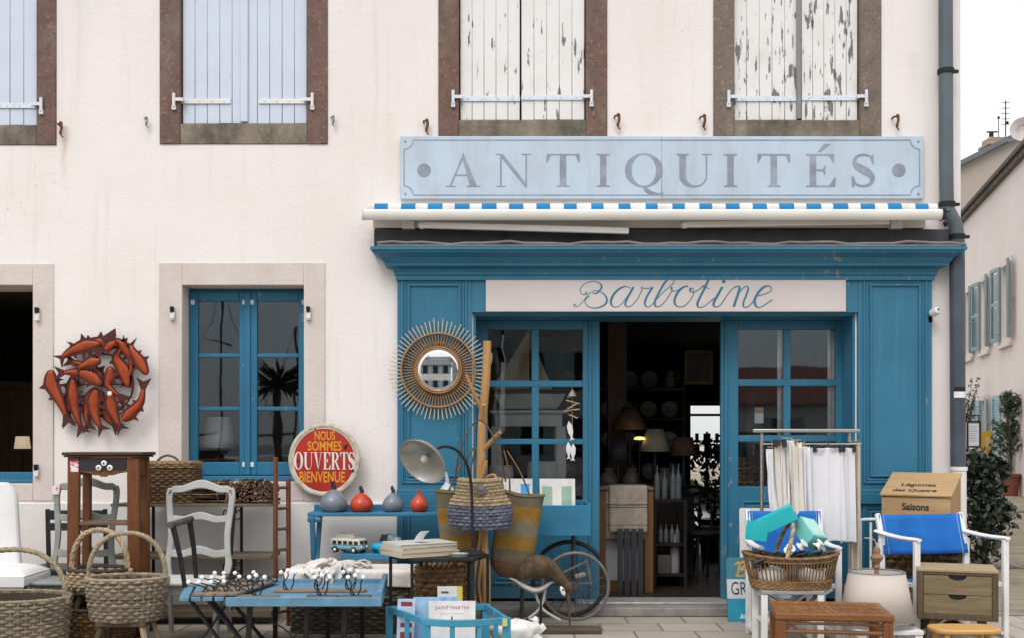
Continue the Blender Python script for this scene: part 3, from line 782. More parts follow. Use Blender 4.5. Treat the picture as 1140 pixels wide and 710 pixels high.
# ------------------------------------------------------------------ awning, rolled in
aw = thing('awning', 'rolled up cream awning cassette with blue dashed fabric edge over the shop front', 'awning', (fx(727), 0, fz(246)))
da = .34
def A(px, py, d): return P(px, py, d) - Vector((fx(727), 0, fz(246)))
xa0, xa1 = A(404,0,da).x, A(1050,0,da).x
zb, zt = A(0,244.5,da).z, A(0,233.5,da).z
mb = MB(); pr = [(-da+.02,zb-.005),(-da-.0,zb+.012),(-da-.012,zb+.045),(-da-.008,zt-.005),(-da+.01,zt+.004),(-.10,zt+.02),(-.10,zt-.0),(-da+.05,zb+.01)]
n = len(pr)
mb.add([(xa0,y,z) for y,z in pr]+[(xa1,y,z) for y,z in pr], [tuple(range(n)), tuple(range(2*n-1,n-1,-1))]+[(i,n+i,n+(i+1)%n,(i+1)%n) for i in range(n)])
mb.build('front_profile', m_awn, aw, bevel=.006)
# roll of fabric lying behind and above the profile: white with blue stripes
mb = MB(); rr = .043; zc = zt+.020; yc = -da+.07; nst = 43; pit = (A(1033,0,da-.05).x-A(417,0,da-.05).x)/41
xs0 = A(417,0,da-.05).x
def rollseg(x0, x1):
    vs = []; N = 18
    for x in (x0, x1):
        for k in range(N+1):
            a = R(-40+260*k/N); vs.append((x, yc-rr*math.cos(a), zc+rr*math.sin(a)))
    mb.add(vs, [(k,k+1,N+2+k,N+1+k) for k in range(N)])
for k in range(41):
    mb.mi = 0 if k % 2 == 0 else 1
    a = xs0+pit*k; rr = .042+.002*math.sin(k*1.7); rollseg(a+(.006*math.sin(k*2.9) if k else 0), a+pit+.006*math.sin((k+1)*2.9))
mb.mi = 1; rollseg(xa0+.03, xs0); rollseg(xs0+pit*41, xa1-.03)
mb.build('rolled_fabric', [m_awnblue, plain('awning white cloth', (.78,.76,.73), rough=.8)], aw)
for (q0, q1, q2, q3) in ((470,251,700,257.5),(762,250.5,990,247)):
    mb = MB(); mb.beam(A(q0,q1,.22), A(q2,q3,.22), .04, .05); mb.ball(A(q0,q1,.22), .034, 10); mb.build('folding_arm', m_awn, aw, bevel=.006)
for q in (455, 990):
    mb = MB(); c = A(q,252,.0); mb.box(c.x-.04, -.16, c.z-.05, c.x+.06, -.001, c.z+.03); mb.box(c.x-.0, -.26, c.z-.0, c.x+.03, -.16, c.z+.03); mb.build('wall_bracket', m_awn, aw, bevel=.005)
mb = MB(); mb.box(xa0+.05, -.1, zb-.02, xa1-.05, -.002, zt+.02); mb.build('back_bar', m_awn, aw)
mb = MB(); mb.cbox((xa1+.008, -da+.03, (zb+zt)/2+.005), (.022,.10,.085)); mb.ball((xa1+.02,-da+.0,zb-.03), .024, 8); mb.tube([(xa1+.02,-da,zb-.01),(xa1+.02,-da,zb-.06)], .012, 8); mb.build('end_cap', m_iron, aw, bevel=.004)
mb = MB(); mb.cbox((xa0-.006, -da+.03, (zb+zt)/2+.005), (.012,.09,.08)); mb.build('end_cap', m_awn, aw, bevel=.004)

# ------------------------------------------------------------------ downpipe
dp = thing('downpipe', 'slate blue zinc downpipe on the right corner of the cream house', 'downpipe', (fx(1062), 0, 0))
def Dn(px, py, d=.1): return P(px, py, d) - Vector((fx(1062), 0, 0))
r0 = 7.6/S(.1)
top = Dn(1052.5, 0); top.z = 6.75
mb = MB(); mb.tube(spline([top, Dn(1053,120), Dn(1054,226), Dn(1056,236), Dn(1062,247), Dn(1065,258), Dn(1065.3,272)], 6), r0, 16)
mb.build('upper_pipe', m_zinc, dp)
mb = MB(); mb.tube([Dn(1065.3,268), Dn(1066,400), Dn(1066.5,521)], r0*1.08, 16); mb.build('lower_pipe', m_zinc2, dp)
b = Dn(1066.7,519); e = b.copy(); e.z = .02
mb = MB(); mb.tube([b, b-Vector((0,0,.03)), b-Vector((0,0,.031)), e], [r0*1.3, r0*1.3, r0*1.15, r0*1.15], 16); mb.build('foot_pipe', m_white, dp)
for px, py in ((1053,80),(1065.2,264),(1054.2,228)):
    c = Dn(px,py); mb = MB(); mb.lathe([(r0*1.02,-.018),(r0*1.2,-.018),(r0*1.2,.018),(r0*1.02,.018)], 16, c); mb.box(c.x-.012, c.y+r0, c.z-.012, c.x+.012, .099, c.z+.012)
    mb.box(c.x+r0*1.1, c.y-.012, c.z-.012, c.x+r0*1.1+.04, c.y+.012, c.z+.012); mb.build('bracket', m_iron, dp)
for py, hh in ((433,.035),(439,.05)):
    c = Dn(1066.2,py); mb = MB(); N = 8
    mb.add([(c.x+r0*1.1*math.sin(R(-50+100*k/N)), c.y-r0*1.1*math.cos(R(-50+100*k/N)), c.z+s*hh/2) for s in (-1,1) for k in range(N+1)], [(k,k+1,N+2+k,N+1+k) for k in range(N)])
    mb.build('sticker', m_white if hh > .04 else m_iron, dp)
# ------------------------------------------------------------------ ground
m_pave = slabs('pale pavement slabs', (.43,.375,.305), (.35,.305,.25), .46, .36, (.15,.135,.115), .011, .5, grime=.3)
m_street = plain('sandy street surface', (.28,.235,.17), (.185,.155,.115), rough=.92, scale=4, stretch=(.6,1.6,1), bump=.6, bscale=26, dist=.02)
m_square = plain('square asphalt', (.16,.15,.14), (.12,.115,.11), rough=.9, scale=1.5, bump=.4)
mb = MB(); mb.grid(lambda u, v: (-600+1200*u, -600+1200*v, -.02), 40, 40); tag(mb.build('ground', m_square), kind='structure')
mb = MB(); mb.grid(lambda u, v: (-14+24*u, -6.0+6.0*v, 0), 24, 6); tag(mb.build('pavement', m_pave), kind='structure')
mb = MB(); mb.box(-14, -6.16, -.02, 10, -6.001, .002); tag(mb.build('kerb', m_conc, bevel=.02), kind='structure')
def gz(y): return .004+.05*min(max(y-.3,0),13)
mb = MB(); mb.grid(lambda u, v: (HX1+.001+14*u, .001+44*v*v, gz(.001+44*v*v)+.012*noise.noise((u*14,v*44,0))*min(1,v*20)), 28, 60); tag(mb.build('street', m_street), kind='structure')
mb = MB(); mb.grid(lambda u, v: (-10+14*u, 6.701+30*v, .0), 4, 4); tag(mb.build('yard', plain('pale gravel yard', (.5,.48,.45), rough=.9, scale=20)), kind='structure')
# pale bands of setts across the side street
mb = MB()
for yy in (2.2, 7.2):
    for k in range(60):
        x = HX1+.3+k*.12
        for q in range(2):
            y = yy+q*.13+x*.05; mb.cbox((x+random.uniform(-.01,.01), y, gz(y)+.006), (.105,.115,.03), (0,0,random.uniform(-.08,.08)))
tag(mb.build('sett_band', plain('grey sett stone', (.24,.22,.19), (.14,.13,.115), island=.25, rough=.9, bump=.5), bevel=.012), kind='structure')

# ------------------------------------------------------------------ the neighbour along the side street
UX, UY = .2204, .9754
def nb_loc(depth): return (9.0+.226*(depth-19.5), depth-D0, 0)
nb = thing('neighbour_house', 'pinkish side street house with pale blue green louvred shutters', 'house', nb_loc(19.5), math.atan2(UY, UX))
WN = [(.72, .36, 3.36, 4.70), (2.66, .36, 3.36, 4.70), (4.35, .36, 3.36, 4.70), (6.1,.36,3.36,4.7), (.72,.33,.95,2.30), (2.66,.30,1.0,2.28), (4.2,.22,1.35,2.25)]
wl = holed_wall(-9, 12, -.3, 6.41, [(s-w, s+w, a, b) for s, w, a, b in WN], 0, .3)
wl.v = [(x,-y,z) for x,y,z in wl.v]; wl.f = [f[::-1] for f in wl.f]; wl.build('wall', m_side, nb)
mb = MB(); mb.box(-9,-8,-.3,12,-7.8,6.41); mb.box(-9,-7.8,-.3,-8.8,-.301,6.41); mb.box(11.8,-7.8,-.3,12,-.301,6.41); mb.box(-8.8,-7.8,6.2,11.8,-.31,6.4); mb.build('wall', m_side, nb)
mb = MB(); pr = [(.16,6.416),(.0,6.416),(-4,7.6),(-8.1,6.42),(-8.1,6.5),(-4,7.7),(.16,6.49)]
n = len(pr); mb.add([(-9.1,y,z) for y,z in pr]+[(12.1,y,z) for y,z in pr], [(0,1,5,6),(1,2,4,5),(2,3,4)]+[(n,n+6,n+5,n+1),(n+1,n+5,n+4,n+2),(n+2,n+4,n+3)]+[(i,(i+1)%n,n+(i+1)%n,n+i) for i in range(n)])
mb.build('roof', plain('old brown roof edge', (.09,.075,.06), (.05,.045,.04), rough=.8, scale=10), nb)
mb = MB(); mb.box(-9, .001, 6.33, 12, .10, 6.415); mb.build('eaves_moulding', plain('brown green eaves paint', (.15,.13,.10), (.08,.07,.055), rough=.8), nb)
m_gshut = plain('grey green shutter paint', (.20,.29,.31), (.16,.235,.25), rough=.5, scale=4)
m_tshut = plain('pale turquoise shutter paint', (.27,.42,.45), (.23,.36,.39), rough=.5, scale=4)
for k, (s, w, a, b) in enumerate(WN):
    ms = m_gshut if k < 4 else m_tshut
    mb = MB(); frame_rect(mb, s-w-.11, s+w+.11, a-.11, b+.11, .11, .0, .02)
    mb.v = [(x, y+.001, z) for x,y,z in mb.v]; mb.box(s-w-.14, .001, a-.17, s+w+.14, .07, a-.11); mb.build('window_surround', m_pink, nb)
    f = MB(); frame_rect(f, s-w, s+w, a, b, .05, -.16, -.10); f.box(s-.03,-.155,a+.05,s+.03,-.105,b-.05); wf = f.build('window', m_white, nb)
    g = MB(); g.box(s-w+.05, -.135, a+.05, s+w-.05, -.130, b-.05); g.build('pane', m_glass, wf)
    c = MB(); c.grid(lambda u, v: (s-w+.03+(2*w-.06)*u, -.2-.015*math.sin(u*40), a+.05+(b-a-.1)*v), 40, 2); c.build('curtain', m_white, wf)
    if k == 6: continue
    for sd in (-1, 1):
        hw = 2*w*.52; t = MB()
        t.box(0, 0, a-.02, .05, .04, b+.02); t.box(hw-.05, 0, a-.02, hw, .04, b+.02); t.box(.05, 0, a-.02, hw-.05, .04, a+.05); t.box(.05, 0, b-.05, hw-.05, .04, b+.02)
        t.box(.05, 0, (a+b)/2-.035, hw-.05, .04, (a+b)/2+.035)
        z = a+.07
        while z < b-.07:
            if abs(z-(a+b)/2) > .05: t.cbox((hw/2, .02, z), (hw-.1, .045, .010), (R(-35 if sd else 35),0,0))
            z += .04
        ang = R(14) if sd > 0 else R(180-75)
        # far leaf lies back on the wall, near leaf stands a little off it
        o = t.build('shutter', ms, nb)
        if sd > 0: o.location = (s+w+.02, .03, 0); o.rotation_euler.z = R(12)
        else:
            o.location = (s-w-.02, .03, 0); o.rotation_euler.z = R(180-14); o.location.y = .07
# dish and aerial
dh = thing('satellite_dish', 'small round satellite dish above the side street eaves', 'satellite dish', Vector(nb_loc(18.9))+Vector((.02,0,6.46)))
mb = MB(); mb.tube([(0,0,-.02),(0,0,.42)], .018, 8); mb.build('mast', m_iron, dh)
mb = MB(); mb.lathe([(.0,-.05),(.1,-.04),(.17,-.015),(.215,.02),(.22,.03),(.205,.025),(.1,-.03)], 28, (-.05,-.05,.36), (R(80),0,R(-25))); mb.build('dish', [plain('grey dish', (.5,.46,.44), (.42,.38,.36), rough=.5)], dh)
mb = MB(); mb.tube([(-.05,-.05,.15),(-.12,-.3,.32)], .01, 6); mb.ball((-.12,-.31,.34), .03, 8); mb.build('receiver', m_iron, dh)
# house at the end of the street
Y2 = 25.0; k2_ = (D0+Y2)/F
def Rr(px, py): return ((px-CX)*k2_, CZ+(HY-py)*k2_)
xa, za = Rr(1066,189); xb, zb_ = Rr(1112,171)
gb = thing('gable_house', 'dirty grey beige gable end with slate verge behind the side street house', 'house', (xa, Y2, 0))
w = 9.0; sl = (zb_-za)/(xb-xa)
mb = MB(); mb.prism([(-.6,-.3),(w,-.3),(w,za+sl*3.0),(3.0,za+sl*3.0+.4),(-.6,za-sl*.6)], 0, 7); mb.build('wall', m_gable, gb)
mb = MB(); mb.beam((-.75,-.05,za-sl*.75+.06),(3.0,-.05,za+sl*3.0+.5),.35,.14); mb.build('slate_verge', plain('grey slate verge', (.16,.17,.19), rough=.7), gb)
cx, cz = Rr(1115,180); cx -= xa; cz += .32
mb = MB(); mb.box(cx-.28,.2,cz-1.0,cx+.3,.9,cz+.25); mb.box(cx-.34,.15,cz+.25,cx+.36,.95,cz+.34); mb.box(cx-.26,.25,cz+.34,cx+.28,.85,cz+.52)
ch = mb.build('chimney', stone('chimney render', (.34,.27,.21), (.24,.19,.15), (.12,.1,.09)), gb, bevel=.02)
mb = MB(); mb.tube([(cx-.1,.5,cz+.5),(cx-.1,.5,cz+.72)], .07, 10); mb.tube([(cx-.25,.5,cz+.74),(cx+.1,.5,cz+.74)], .025, 8); mb.build('chimney_pot', m_iron, ch)
ax, az = Rr(1126,140); ax -= xa
an = MB(); an.tube([(ax,.4,cz+.3),(ax,.4,az+.9)], .02, 6)
for q in range(5): an.tube([(ax-.13,.4,az+.15+q*.17),(ax+.13,.4,az+.15+q*.17)], .012, 5)
an.tube([(ax-.22,.4,cz+.3),(ax-.22,.4,az+.35)], .015, 6); an.ball((ax-.22,.4,az+.36), .05, 6); an.ball((ax+.05,.4,az+.2), .06, 6); an.build('aerial', m_iron, gb)

# pale garden wall at the end of the yard, seen through the shop
gw = MB(); gw.box(2.5, 26, -.1, 12, 26.3, 1.35); gw.box(2.45,25.96,1.35,12,26.34,1.42)
tag(gw.build('garden_wall', m_white, bevel=.01), 'low white garden wall glimpsed through the rear doorway of the dark shop', 'wall')

# ------------------------------------------------------------------ across the square: what the panes and the mirror reflect
def far_house(label, x0, x1, y, h, hr, wallm, roofm, cols, rows):
    t = thing('far_house', label, 'house', ((x0+x1)/2, y, 0), PI, 'houses across the square')
    w = x1-x0; d = 7.0; hs = []
    for c in range(cols):
        xc = -w/2+(c+.5)*w/cols
        for r in range(rows): hs.append((xc-.45, xc+.45, .9+2.7*r, 2.4+2.7*r))
    wl = holed_wall(-w/2, w/2, -.2, h, hs, 0, .3); wl.box(-w/2,.3,-.2,-w/2+.3,d,h); wl.box(w/2-.3,.3,-.2,w/2,d,h); wl.box(-w/2,d,-.2,w/2,d+.3,h); wl.box(-w/2+.3,.302,h-.3,w/2-.3,d,h-.1)
    wl.build('wall', wallm, t)
    mb = MB(); pr = [(-.35,h),(d/2,h+hr),(d+.6,h)]
    mb.add([(-w/2-.2,a,b) for a,b in pr]+[(w/2+.2,a,b) for a,b in pr], [(0,1,2),(5,4,3),(0,3,4,1),(1,4,5,2),(2,5,3,0)]); mb.build('roof', roofm, t)
    mb = MB(); mb.box(w*.3,d/2-.4,h+hr-.6,w*.3+.6,d/2+.4,h+hr+.8); mb.build('chimney', wallm, t)
    for a, b, c, e in hs:
        f = MB(); frame_rect(f, a, b, c, e, .06, .1, .16); f.box((a+b)/2-.03,.1,c,(a+b)/2+.03,.16,e); f.box(a+.06,.17,c+.06,b-.06,.18,e-.06); f.build('window', [m_iron], t)
        for q in (a-.42, b+.02):
            g = MB(); g.box(q, -.05, c, q+.4, -.01, e); g.build('shutter', m_gshut, t)
    return t
m_tile = plain('red clay tiles', (.20,.07,.045), (.13,.05,.035), rough=.8, scale=6)
m_slate = plain('blue grey slates', (.075,.08,.09), (.05,.055,.06), rough=.7, scale=6)
m_far = plain('far white render', (.62,.59,.55), (.5,.47,.44), rough=.9, scale=1)
m_far2 = plain('far grey render', (.36,.33,.30), (.28,.26,.24), rough=.9, scale=1)
far_house('white house across the square, mirrored in the sunburst mirror', -6.2, -.6, -34, 5.2, 2.0, m_far, m_slate, 3, 2)
far_house('grey house across the square, mirrored in the left shop panes', -.3, 6.3, -35, 6.6, 2.0, m_far2, m_slate, 3, 2)
far_house('low red roofed house across the square, mirrored in the right shop panes', 6.8, 17.5, -34, 3.0, 1.7, m_far, m_tile, 4, 1)

# harbour things that the casement window mirrors
pm = thing('palm_tree', 'spiky palm across the square, mirrored in the casement window', 'palm', (-7.4,-25,-.02)); mb = MB(); mb.tube(spline([(0,0,0),(.05,0,1.2),(-.03,.05,2.4),(0,0,3.3)],5), [.16-.004*i for i in range(16)], 8); mb.build('trunk', plain('palm bark', (.06,.045,.03)), pm)
mb = MB()
for k in range(90):
    a, e = random.uniform(0,2*PI), random.uniform(-.5,1.1); l = random.uniform(.7,1.2); d_ = Vector((math.cos(a)*math.cos(e), math.sin(a)*math.cos(e), math.sin(e))); s_ = d_.cross(Vector((0,0,1))).normalized()*.045; o = Vector((0,0,3.3))
    mb.add([o-s_*.5, o+s_*.5, o+d_*l*.6+s_, o+d_*l-Vector((0,0,.15)), o+d_*l*.6-s_], [(0,1,2,3,4)])
mb.build('crown', plain('palm leaves', (.02,.035,.015)), pm, angle=180)
for k, (x, y, hm) in enumerate(((-13.2,-40,8.5),(-10.6,-44,7.0))):
    yt = thing('moored_yacht', ('taller masted yacht mirrored in the casement window','shorter masted yacht mirrored in the casement window')[k], 'yacht', (x,y,-.02), R(20)); mb = MB(); mb.prism([(-3,0),(3,0),(3.6,.9),(-3,.8)], -.8, .8); mb.build('hull', m_white, yt, bevel=.1)
    mb = MB(); mb.tube([(0,0,.8),(0,0,hm)], .06, 8); mb.tube([(0,0,1.8),(-2.4,0,1.9)], .06, 8); mb.tube([(0,-.9,hm*.7),(0,.9,hm*.7)], .03, 6)
    for e in ((3.4,0,.9),(-2.9,0,.8)): mb.tube([(0,0,hm),e], .015, 5)
    mb.build('mast', m_iron, yt)

# ------------------------------------------------------------------ planting in the side street
def leaf_cloud(mb, fn, n, size, flat=.5):
    for _ in range(n):
        c, nrm = fn()
        s = size*random.uniform(.6,1.25)
        d = Vector((random.gauss(0,1), random.gauss(0,1), random.gauss(0,1)+.3)).normalized()*.8+nrm*.6
        d.normalize(); a = d.orthogonal().normalized(); a.rotate(Matrix.Rotation(random.uniform(0,2*PI), 3, d)); b = d.cross(a)
        mb.add([c-a*s, c+b*s*flat+d*s*.12, c+a*s, c-b*s*flat+d*s*.12], [(0,1,2,3)])
def leafmat(name, c, c2):
    t = NT(name); g = t.n('ShaderNodeNewGeometry')
    f = t.ramp(g.outputs['Random Per Island'], 0, 1, (*c,1), (*c2,1)); t.color(f); t.set(Roughness=.45)
    t.b.inputs['Transmission Weight'].default_value = 0
    return t.mat
m_laurel = leafmat('dark laurel leaves', (.006,.014,.008), (.02,.036,.017))
m_conif = leafmat('grey green potted leaves', (.02,.04,.022), (.06,.09,.04))
m_bark = plain('bark', (.07,.05,.035), (.04,.03,.02), rough=.9, scale=20, stretch=(1,1,.2), bump=.6)
D1 = 11.3
bx = (1096-570)/F*D1
bush = thing('laurel_bush', 'dense dark green bush at the house corner by the side street', 'bush', (bx, D1-D0, gz(D1-D0)))
lumps = [((-.08,0,1.10),.19),((.05,.05,.95),.22),((-.1,.05,.8),.24),((.04,-.05,.55),.24),((-.08,0,.3),.26),((.14,-.02,.62),.13),((.12,0,1.05),.12),((-.15,.1,1.0),.2)]
def bushfn():
    c, r = random.choice(lumps); v = Vector((random.gauss(0,1),random.gauss(0,1),random.gauss(0,1))).normalized()
    return Vector(c)+v*r*random.uniform(.55,1.12), v
mb = MB(); leaf_cloud(mb, bushfn, 3000, .042); mb.build('foliage', m_laurel, bush, angle=180)
mb = MB()
for c, r in lumps: mb.tube(spline([(0,0,-.02),(c[0]*.3,c[1]*.4,c[2]*.5),c],5), [.018]*10+[.006], 6)
mb.build('stem', m_bark, bush)
D2 = 19.2
px0 = (1124-570)/F*D2; pz = CZ+(HY-553)*D2/F
pt = thing('potted_tree', 'slim bushy evergreen in a red terracotta pot before the side street wall', 'potted tree', (px0, D2-D0, gz(D2-D0)))
mb = MB(); mb.lathe([(.0,0),(.13,0),(.175,.33),(.195,.33),(.195,.38),(.165,.38),(.16,.33),(0,.33)], 20); mb.build('pot', plain('terracotta', (.23,.06,.04), (.17,.05,.035), rough=.8), pt)
mb = MB(); mb.tube(spline([(0,0,.3),(.02,0,.8),(-.02,.02,1.3),(0,0,1.75)],5), [.025]*12+[.012]*4, 8)
br = []
for k in range(38):
    z = random.uniform(.62,1.6); a = random.uniform(0,2*PI); l = (.30 if z < 1.2 else .30*(1.8-z)/.6)*random.uniform(.5,1.1)
    e = Vector((l*math.cos(a), l*math.sin(a), z+.22)); br.append((Vector((0,0,z)), e)); mb.tube([(0,0,z), e], [.008,.003], 5)
mb.build('trunk', m_bark, pt)
def ptfn():
    a, b_ = random.choice(br); t = random.uniform(.2,1.15); v = Vector((random.gauss(0,1),random.gauss(0,1),random.gauss(0,1))).normalized()
    return a.lerp(b_, t)+v*random.uniform(0,.06), v
mb = MB(); leaf_cloud(mb, ptfn, 2600, .035, .35); mb.build('crown', m_conif, pt, angle=180)
pt2 = thing('garden_shrub', 'thin green shrub behind the yellow board in the side street', 'shrub', (nb_loc(22.0)[0]-.45, 13.0, gz(13)))
mb = MB(); br = []
for k in range(26):
    a = random.uniform(0,2*PI); z = random.uniform(.5,1.7); e = Vector((.28*math.cos(a)*random.uniform(.3,1), .28*math.sin(a), z+.3)); br.append((Vector((0,0,z*.5)), e)); mb.tube([(0,0,0),(0,0,z*.5),e], [.012,.009,.003], 5)
mb.build('stem', m_bark, pt2)
mb = MB(); leaf_cloud(mb, ptfn, 1300, .04, .4); mb.build('foliage', m_conif, pt2, angle=180)
# hanging menu case and yellow board
c = P(1082.5,483,-1.0)
mc = thing('menu_case', 'small pale hanging notice case on the corner bracket', 'sign', c)
h = 28/S(-1.0)/2; w = 7.2/S(-1.0)
mb = MB(); mb.box(-w,-.03,-h,w,.03,h); mb.build('case', plain('pale grey enamel', (.55,.55,.57), (.48,.48,.5), rough=.35), mc, bevel=.008)
mb = MB(); frame_rect(mb, -w-.006, w+.006, -h-.006, h+.006, .016, -.036, -.0305); mb.tube([(-w,0,h+.06),(w,0,h+.06),(w,0,h)], .008, 6); mb.tube([(-w,0,h),(-w,0,h+.06),(HX1-c.x-.002,0,h+.06)], .01, 8); mb.build('bracket', m_iron, mc)
mb = MB()
for q in range(7): mb.box(-w*.7, -.0316, h*.6-q*h*.19, w*random.uniform(.2,.7), -.0308, h*.6-q*h*.19+.006)
mb.build('notice_lines', plain('faint grey print', (.3,.3,.32)), mc)
dY = 20.4; c = Vector(((1097-570)/F*dY, dY-D0, CZ+(HY-491)*dY/F))
yb_ = thing('notice_board', 'yellow board standing among the plants of the side street', 'sign', (c.x, c.y, gz(c.y)), R(14))
hz = c.z-gz(c.y)
mb = MB(); mb.box(-.14,-.012,hz-.19,.14,.012,hz+.19); mb.build('panel', plain('yellow poster', (.62,.36,.02), (.55,.30,.02), rough=.5), yb_)
mb = MB(); mb.prism([(-.02,hz-.12),(.08,hz-.1),(.1,hz+.02),(.03,hz+.1),(-.03,hz+.05),(0,hz-.02)], -.0145, -.0125); mb.build('picture', plain('pale print', (.6,.5,.35)), yb_)
mb = MB(); mb.tube([(-.1,.02,0),(-.1,.02,hz)], .015, 6); mb.tube([(.1,.02,0),(.1,.02,hz)], .015, 6); mb.build('post', m_iron, yb_)
# ------------------------------------------------------------------ wickerwork
def wick(name, c, c2, island=.35, rough=.65): return plain(name, c, c2, rough=rough, scale=14, stretch=(1,1,3), bump=.5, bscale=60, island=island, dist=.003)
m_w_grey = wick('grey willow', (.25,.205,.145), (.155,.125,.085))
m_w_greyd = wick('dark grey willow', (.16,.13,.09), (.09,.072,.05))
m_w_pale = wick('pale peeled willow', (.42,.32,.20), (.30,.22,.13))
m_w_handle = wick('grey twisted cane', (.33,.265,.175), (.21,.165,.105), island=.2)
m_w_brown = wick('brown willow', (.15,.088,.04), (.085,.048,.022))
m_w_dark = wick('dark bark willow', (.055,.036,.024), (.03,.02,.014))
m_w_honey = wick('honey willow', (.27,.155,.065), (.16,.085,.035))
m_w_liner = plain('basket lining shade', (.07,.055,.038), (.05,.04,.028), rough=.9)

def sell(a, b, p, t):
    c, s = math.cos(t), math.sin(t)
    r = (abs(c/a)**p + abs(s/b)**p)**(-1/p)
    return r*c, r*s
def plan(a, b, p, N):
    """points evenly spaced along the outline"""
    M = 720; pts = [sell(a, b, p, 2*PI*i/M) for i in range(M)]; L = [0]
    for i in range(M): q, r = pts[i], pts[(i+1)%M]; L.append(L[-1]+math.hypot(r[0]-q[0], r[1]-q[1]))
    out = []; j = 0
    for k in range(N):
        t = L[-1]*k/N
        while L[j+1] < t: j += 1
        u = (t-L[j])/max(L[j+1]-L[j],1e-9); q, r = pts[j%M], pts[(j+1)%M]
        out.append((q[0]+(r[0]-q[0])*u, q[1]+(r[1]-q[1])*u))
    return out
def weave(mb, a, b, z0, h, fs=.8, rows=12, N=36, p=2, amp=None, jit=.15, ns=5, stakes=True, curve=.7, seg=3, sag=0):
    rr = h/rows*.5*1.12; amp = amp or rr*.75; seg_n = N*seg; base = plan(1, b/a, p, seg_n)
    def sc(z): return a*(fs+(1-fs)*max(z/h,0)**curve)
    def norm(k):
        q, r = base[(k-1)%seg_n], base[(k+1)%seg_n]; t = Vector((r[0]-q[0], r[1]-q[1])).normalized(); return (t.y, -t.x)
    nn = [norm(k) for k in range(seg_n)]
    for j in range(rows):
        z = (j+.5)*h/rows; pts = []; ph = PI*j; ja = random.uniform(1-jit,1+jit)
        for k in range(seg_n):
            o = amp*ja*math.cos(PI*k/seg + ph); s_ = sc(z)
            zz = z + rr*jit*math.sin(k*.37+j*1.7) - sag*math.cos(2*PI*k/seg_n*2)
            pts.append((base[k][0]*s_+nn[k][0]*o, base[k][1]*s_+nn[k][1]*o, z0+zz))
        mb.tube(pts, rr*random.uniform(.9,1.06), ns, closed=True)
    if stakes:
        for k in range(0, seg_n, seg):
            mb.tube([(base[k][0]*sc(h*t/4), base[k][1]*sc(h*t/4), z0+h*t/4) for t in range(5)], rr*.75, 5)
def liner(mb, a, b, z0, h, fs, p=2, curve=.7, n=48, shrink=.93):
    ps = plan(1, b/a, p, n)
    def sc(t): return a*shrink*(fs+(1-fs)*t**curve)
    vs = [(x*sc(t/4), y*sc(t/4), z0+.012+(h-.02)*t/4) for t in range(5) for x, y in ps]
    mb.add(vs, [(i*n+k, i*n+(k+1)%n, (i+1)*n+(k+1)%n, (i+1)*n+k) for i in range(4) for k in range(n)]+[tuple(range(n-1,-1,-1))])
def rope(mb, path, r, strands=3, turns=10, closed=False, n=6, core=.62):
    N = len(path); path = [Vector(p) for p in path]
    for s_ in range(strands):
        pts = []
        for i in range(N):
            a, b = (path[i-1], path[(i+1)%N]) if closed else (path[max(i-1,0)], path[min(i+1,N-1)])
            t = (b-a).normalized(); u = t.cross(Vector((0,0,1)))
            if u.length < .1: u = t.cross(Vector((0,1,0)))
            u.normalize(); w = t.cross(u); ang = 2*PI*(turns*i/N + s_/strands)
            pts.append(path[i]+(u*math.cos(ang)+w*math.sin(ang))*r*(1-core))
        mb.tube(pts, r*core, n, closed=closed)
def ring_path(a, b, z, p=2, n=96): return [(x, y, z) for x, y in plan(a, b, p, n)]
def arch(x, z0, h, n=40, lean=0.0, y=0.0, pw=2.3):
    out = []
    for i in range(n+1):
        t = PI*i/n; c, s = math.cos(t), math.sin(t)
        out.append((-x*math.copysign(abs(c)**(2/pw), c), y+lean*s, z0+h*abs(s)**(2/pw)))
    return out
def basket(name, label, cat, loc, rz, a, b, h, fs, rows, N, mb_mat, rim_mat, rim_r, handle=None, group=None, p=2, curve=.7, lean=0):
    t = thing(name, label, cat, loc, rz, group)
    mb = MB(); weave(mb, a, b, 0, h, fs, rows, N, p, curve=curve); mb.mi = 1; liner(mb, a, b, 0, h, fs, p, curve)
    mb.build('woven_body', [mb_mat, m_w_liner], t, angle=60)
    mb = MB(); rope(mb, ring_path(a*1.01, b*1.01, h+rim_r*.4, p, 120), rim_r, 3, 16, True); mb.build('rim', rim_mat, t, angle=60)
    if handle:
        hm, hh, hr, turns = handle
        mb = MB(); rope(mb, arch(a*.98, h-.01, hh, 56, lean), hr, 3, turns)
        for sx in (-1, 1):
            for q in range(4): mb.tube([(sx*a*.98+hr*1.3*math.cos(2*PI*k/10), hr*1.3*math.sin(2*PI*k/10), h-.035+q*hr*.6+.004*math.cos(2*PI*k/10)) for k in range(10)], hr*.45, 5, closed=True)
        mb.build('handle', hm, t, angle=60)
    return t

# big basket at the left edge
d = 1.62; c = P(14, 0, d); s = S(d)
zr = P(0, 664, d).z
basket('wicker_basket', 'large grey wicker basket with hooped handle, cut by the left edge of the photo', 'basket', (c.x, c.y, 0), R(-6), 63/s, 48/s, zr, .86, 17, 44, m_w_grey, m_w_handle, .012, (m_w_handle, .33, .020, 9), curve=.6, lean=.02)
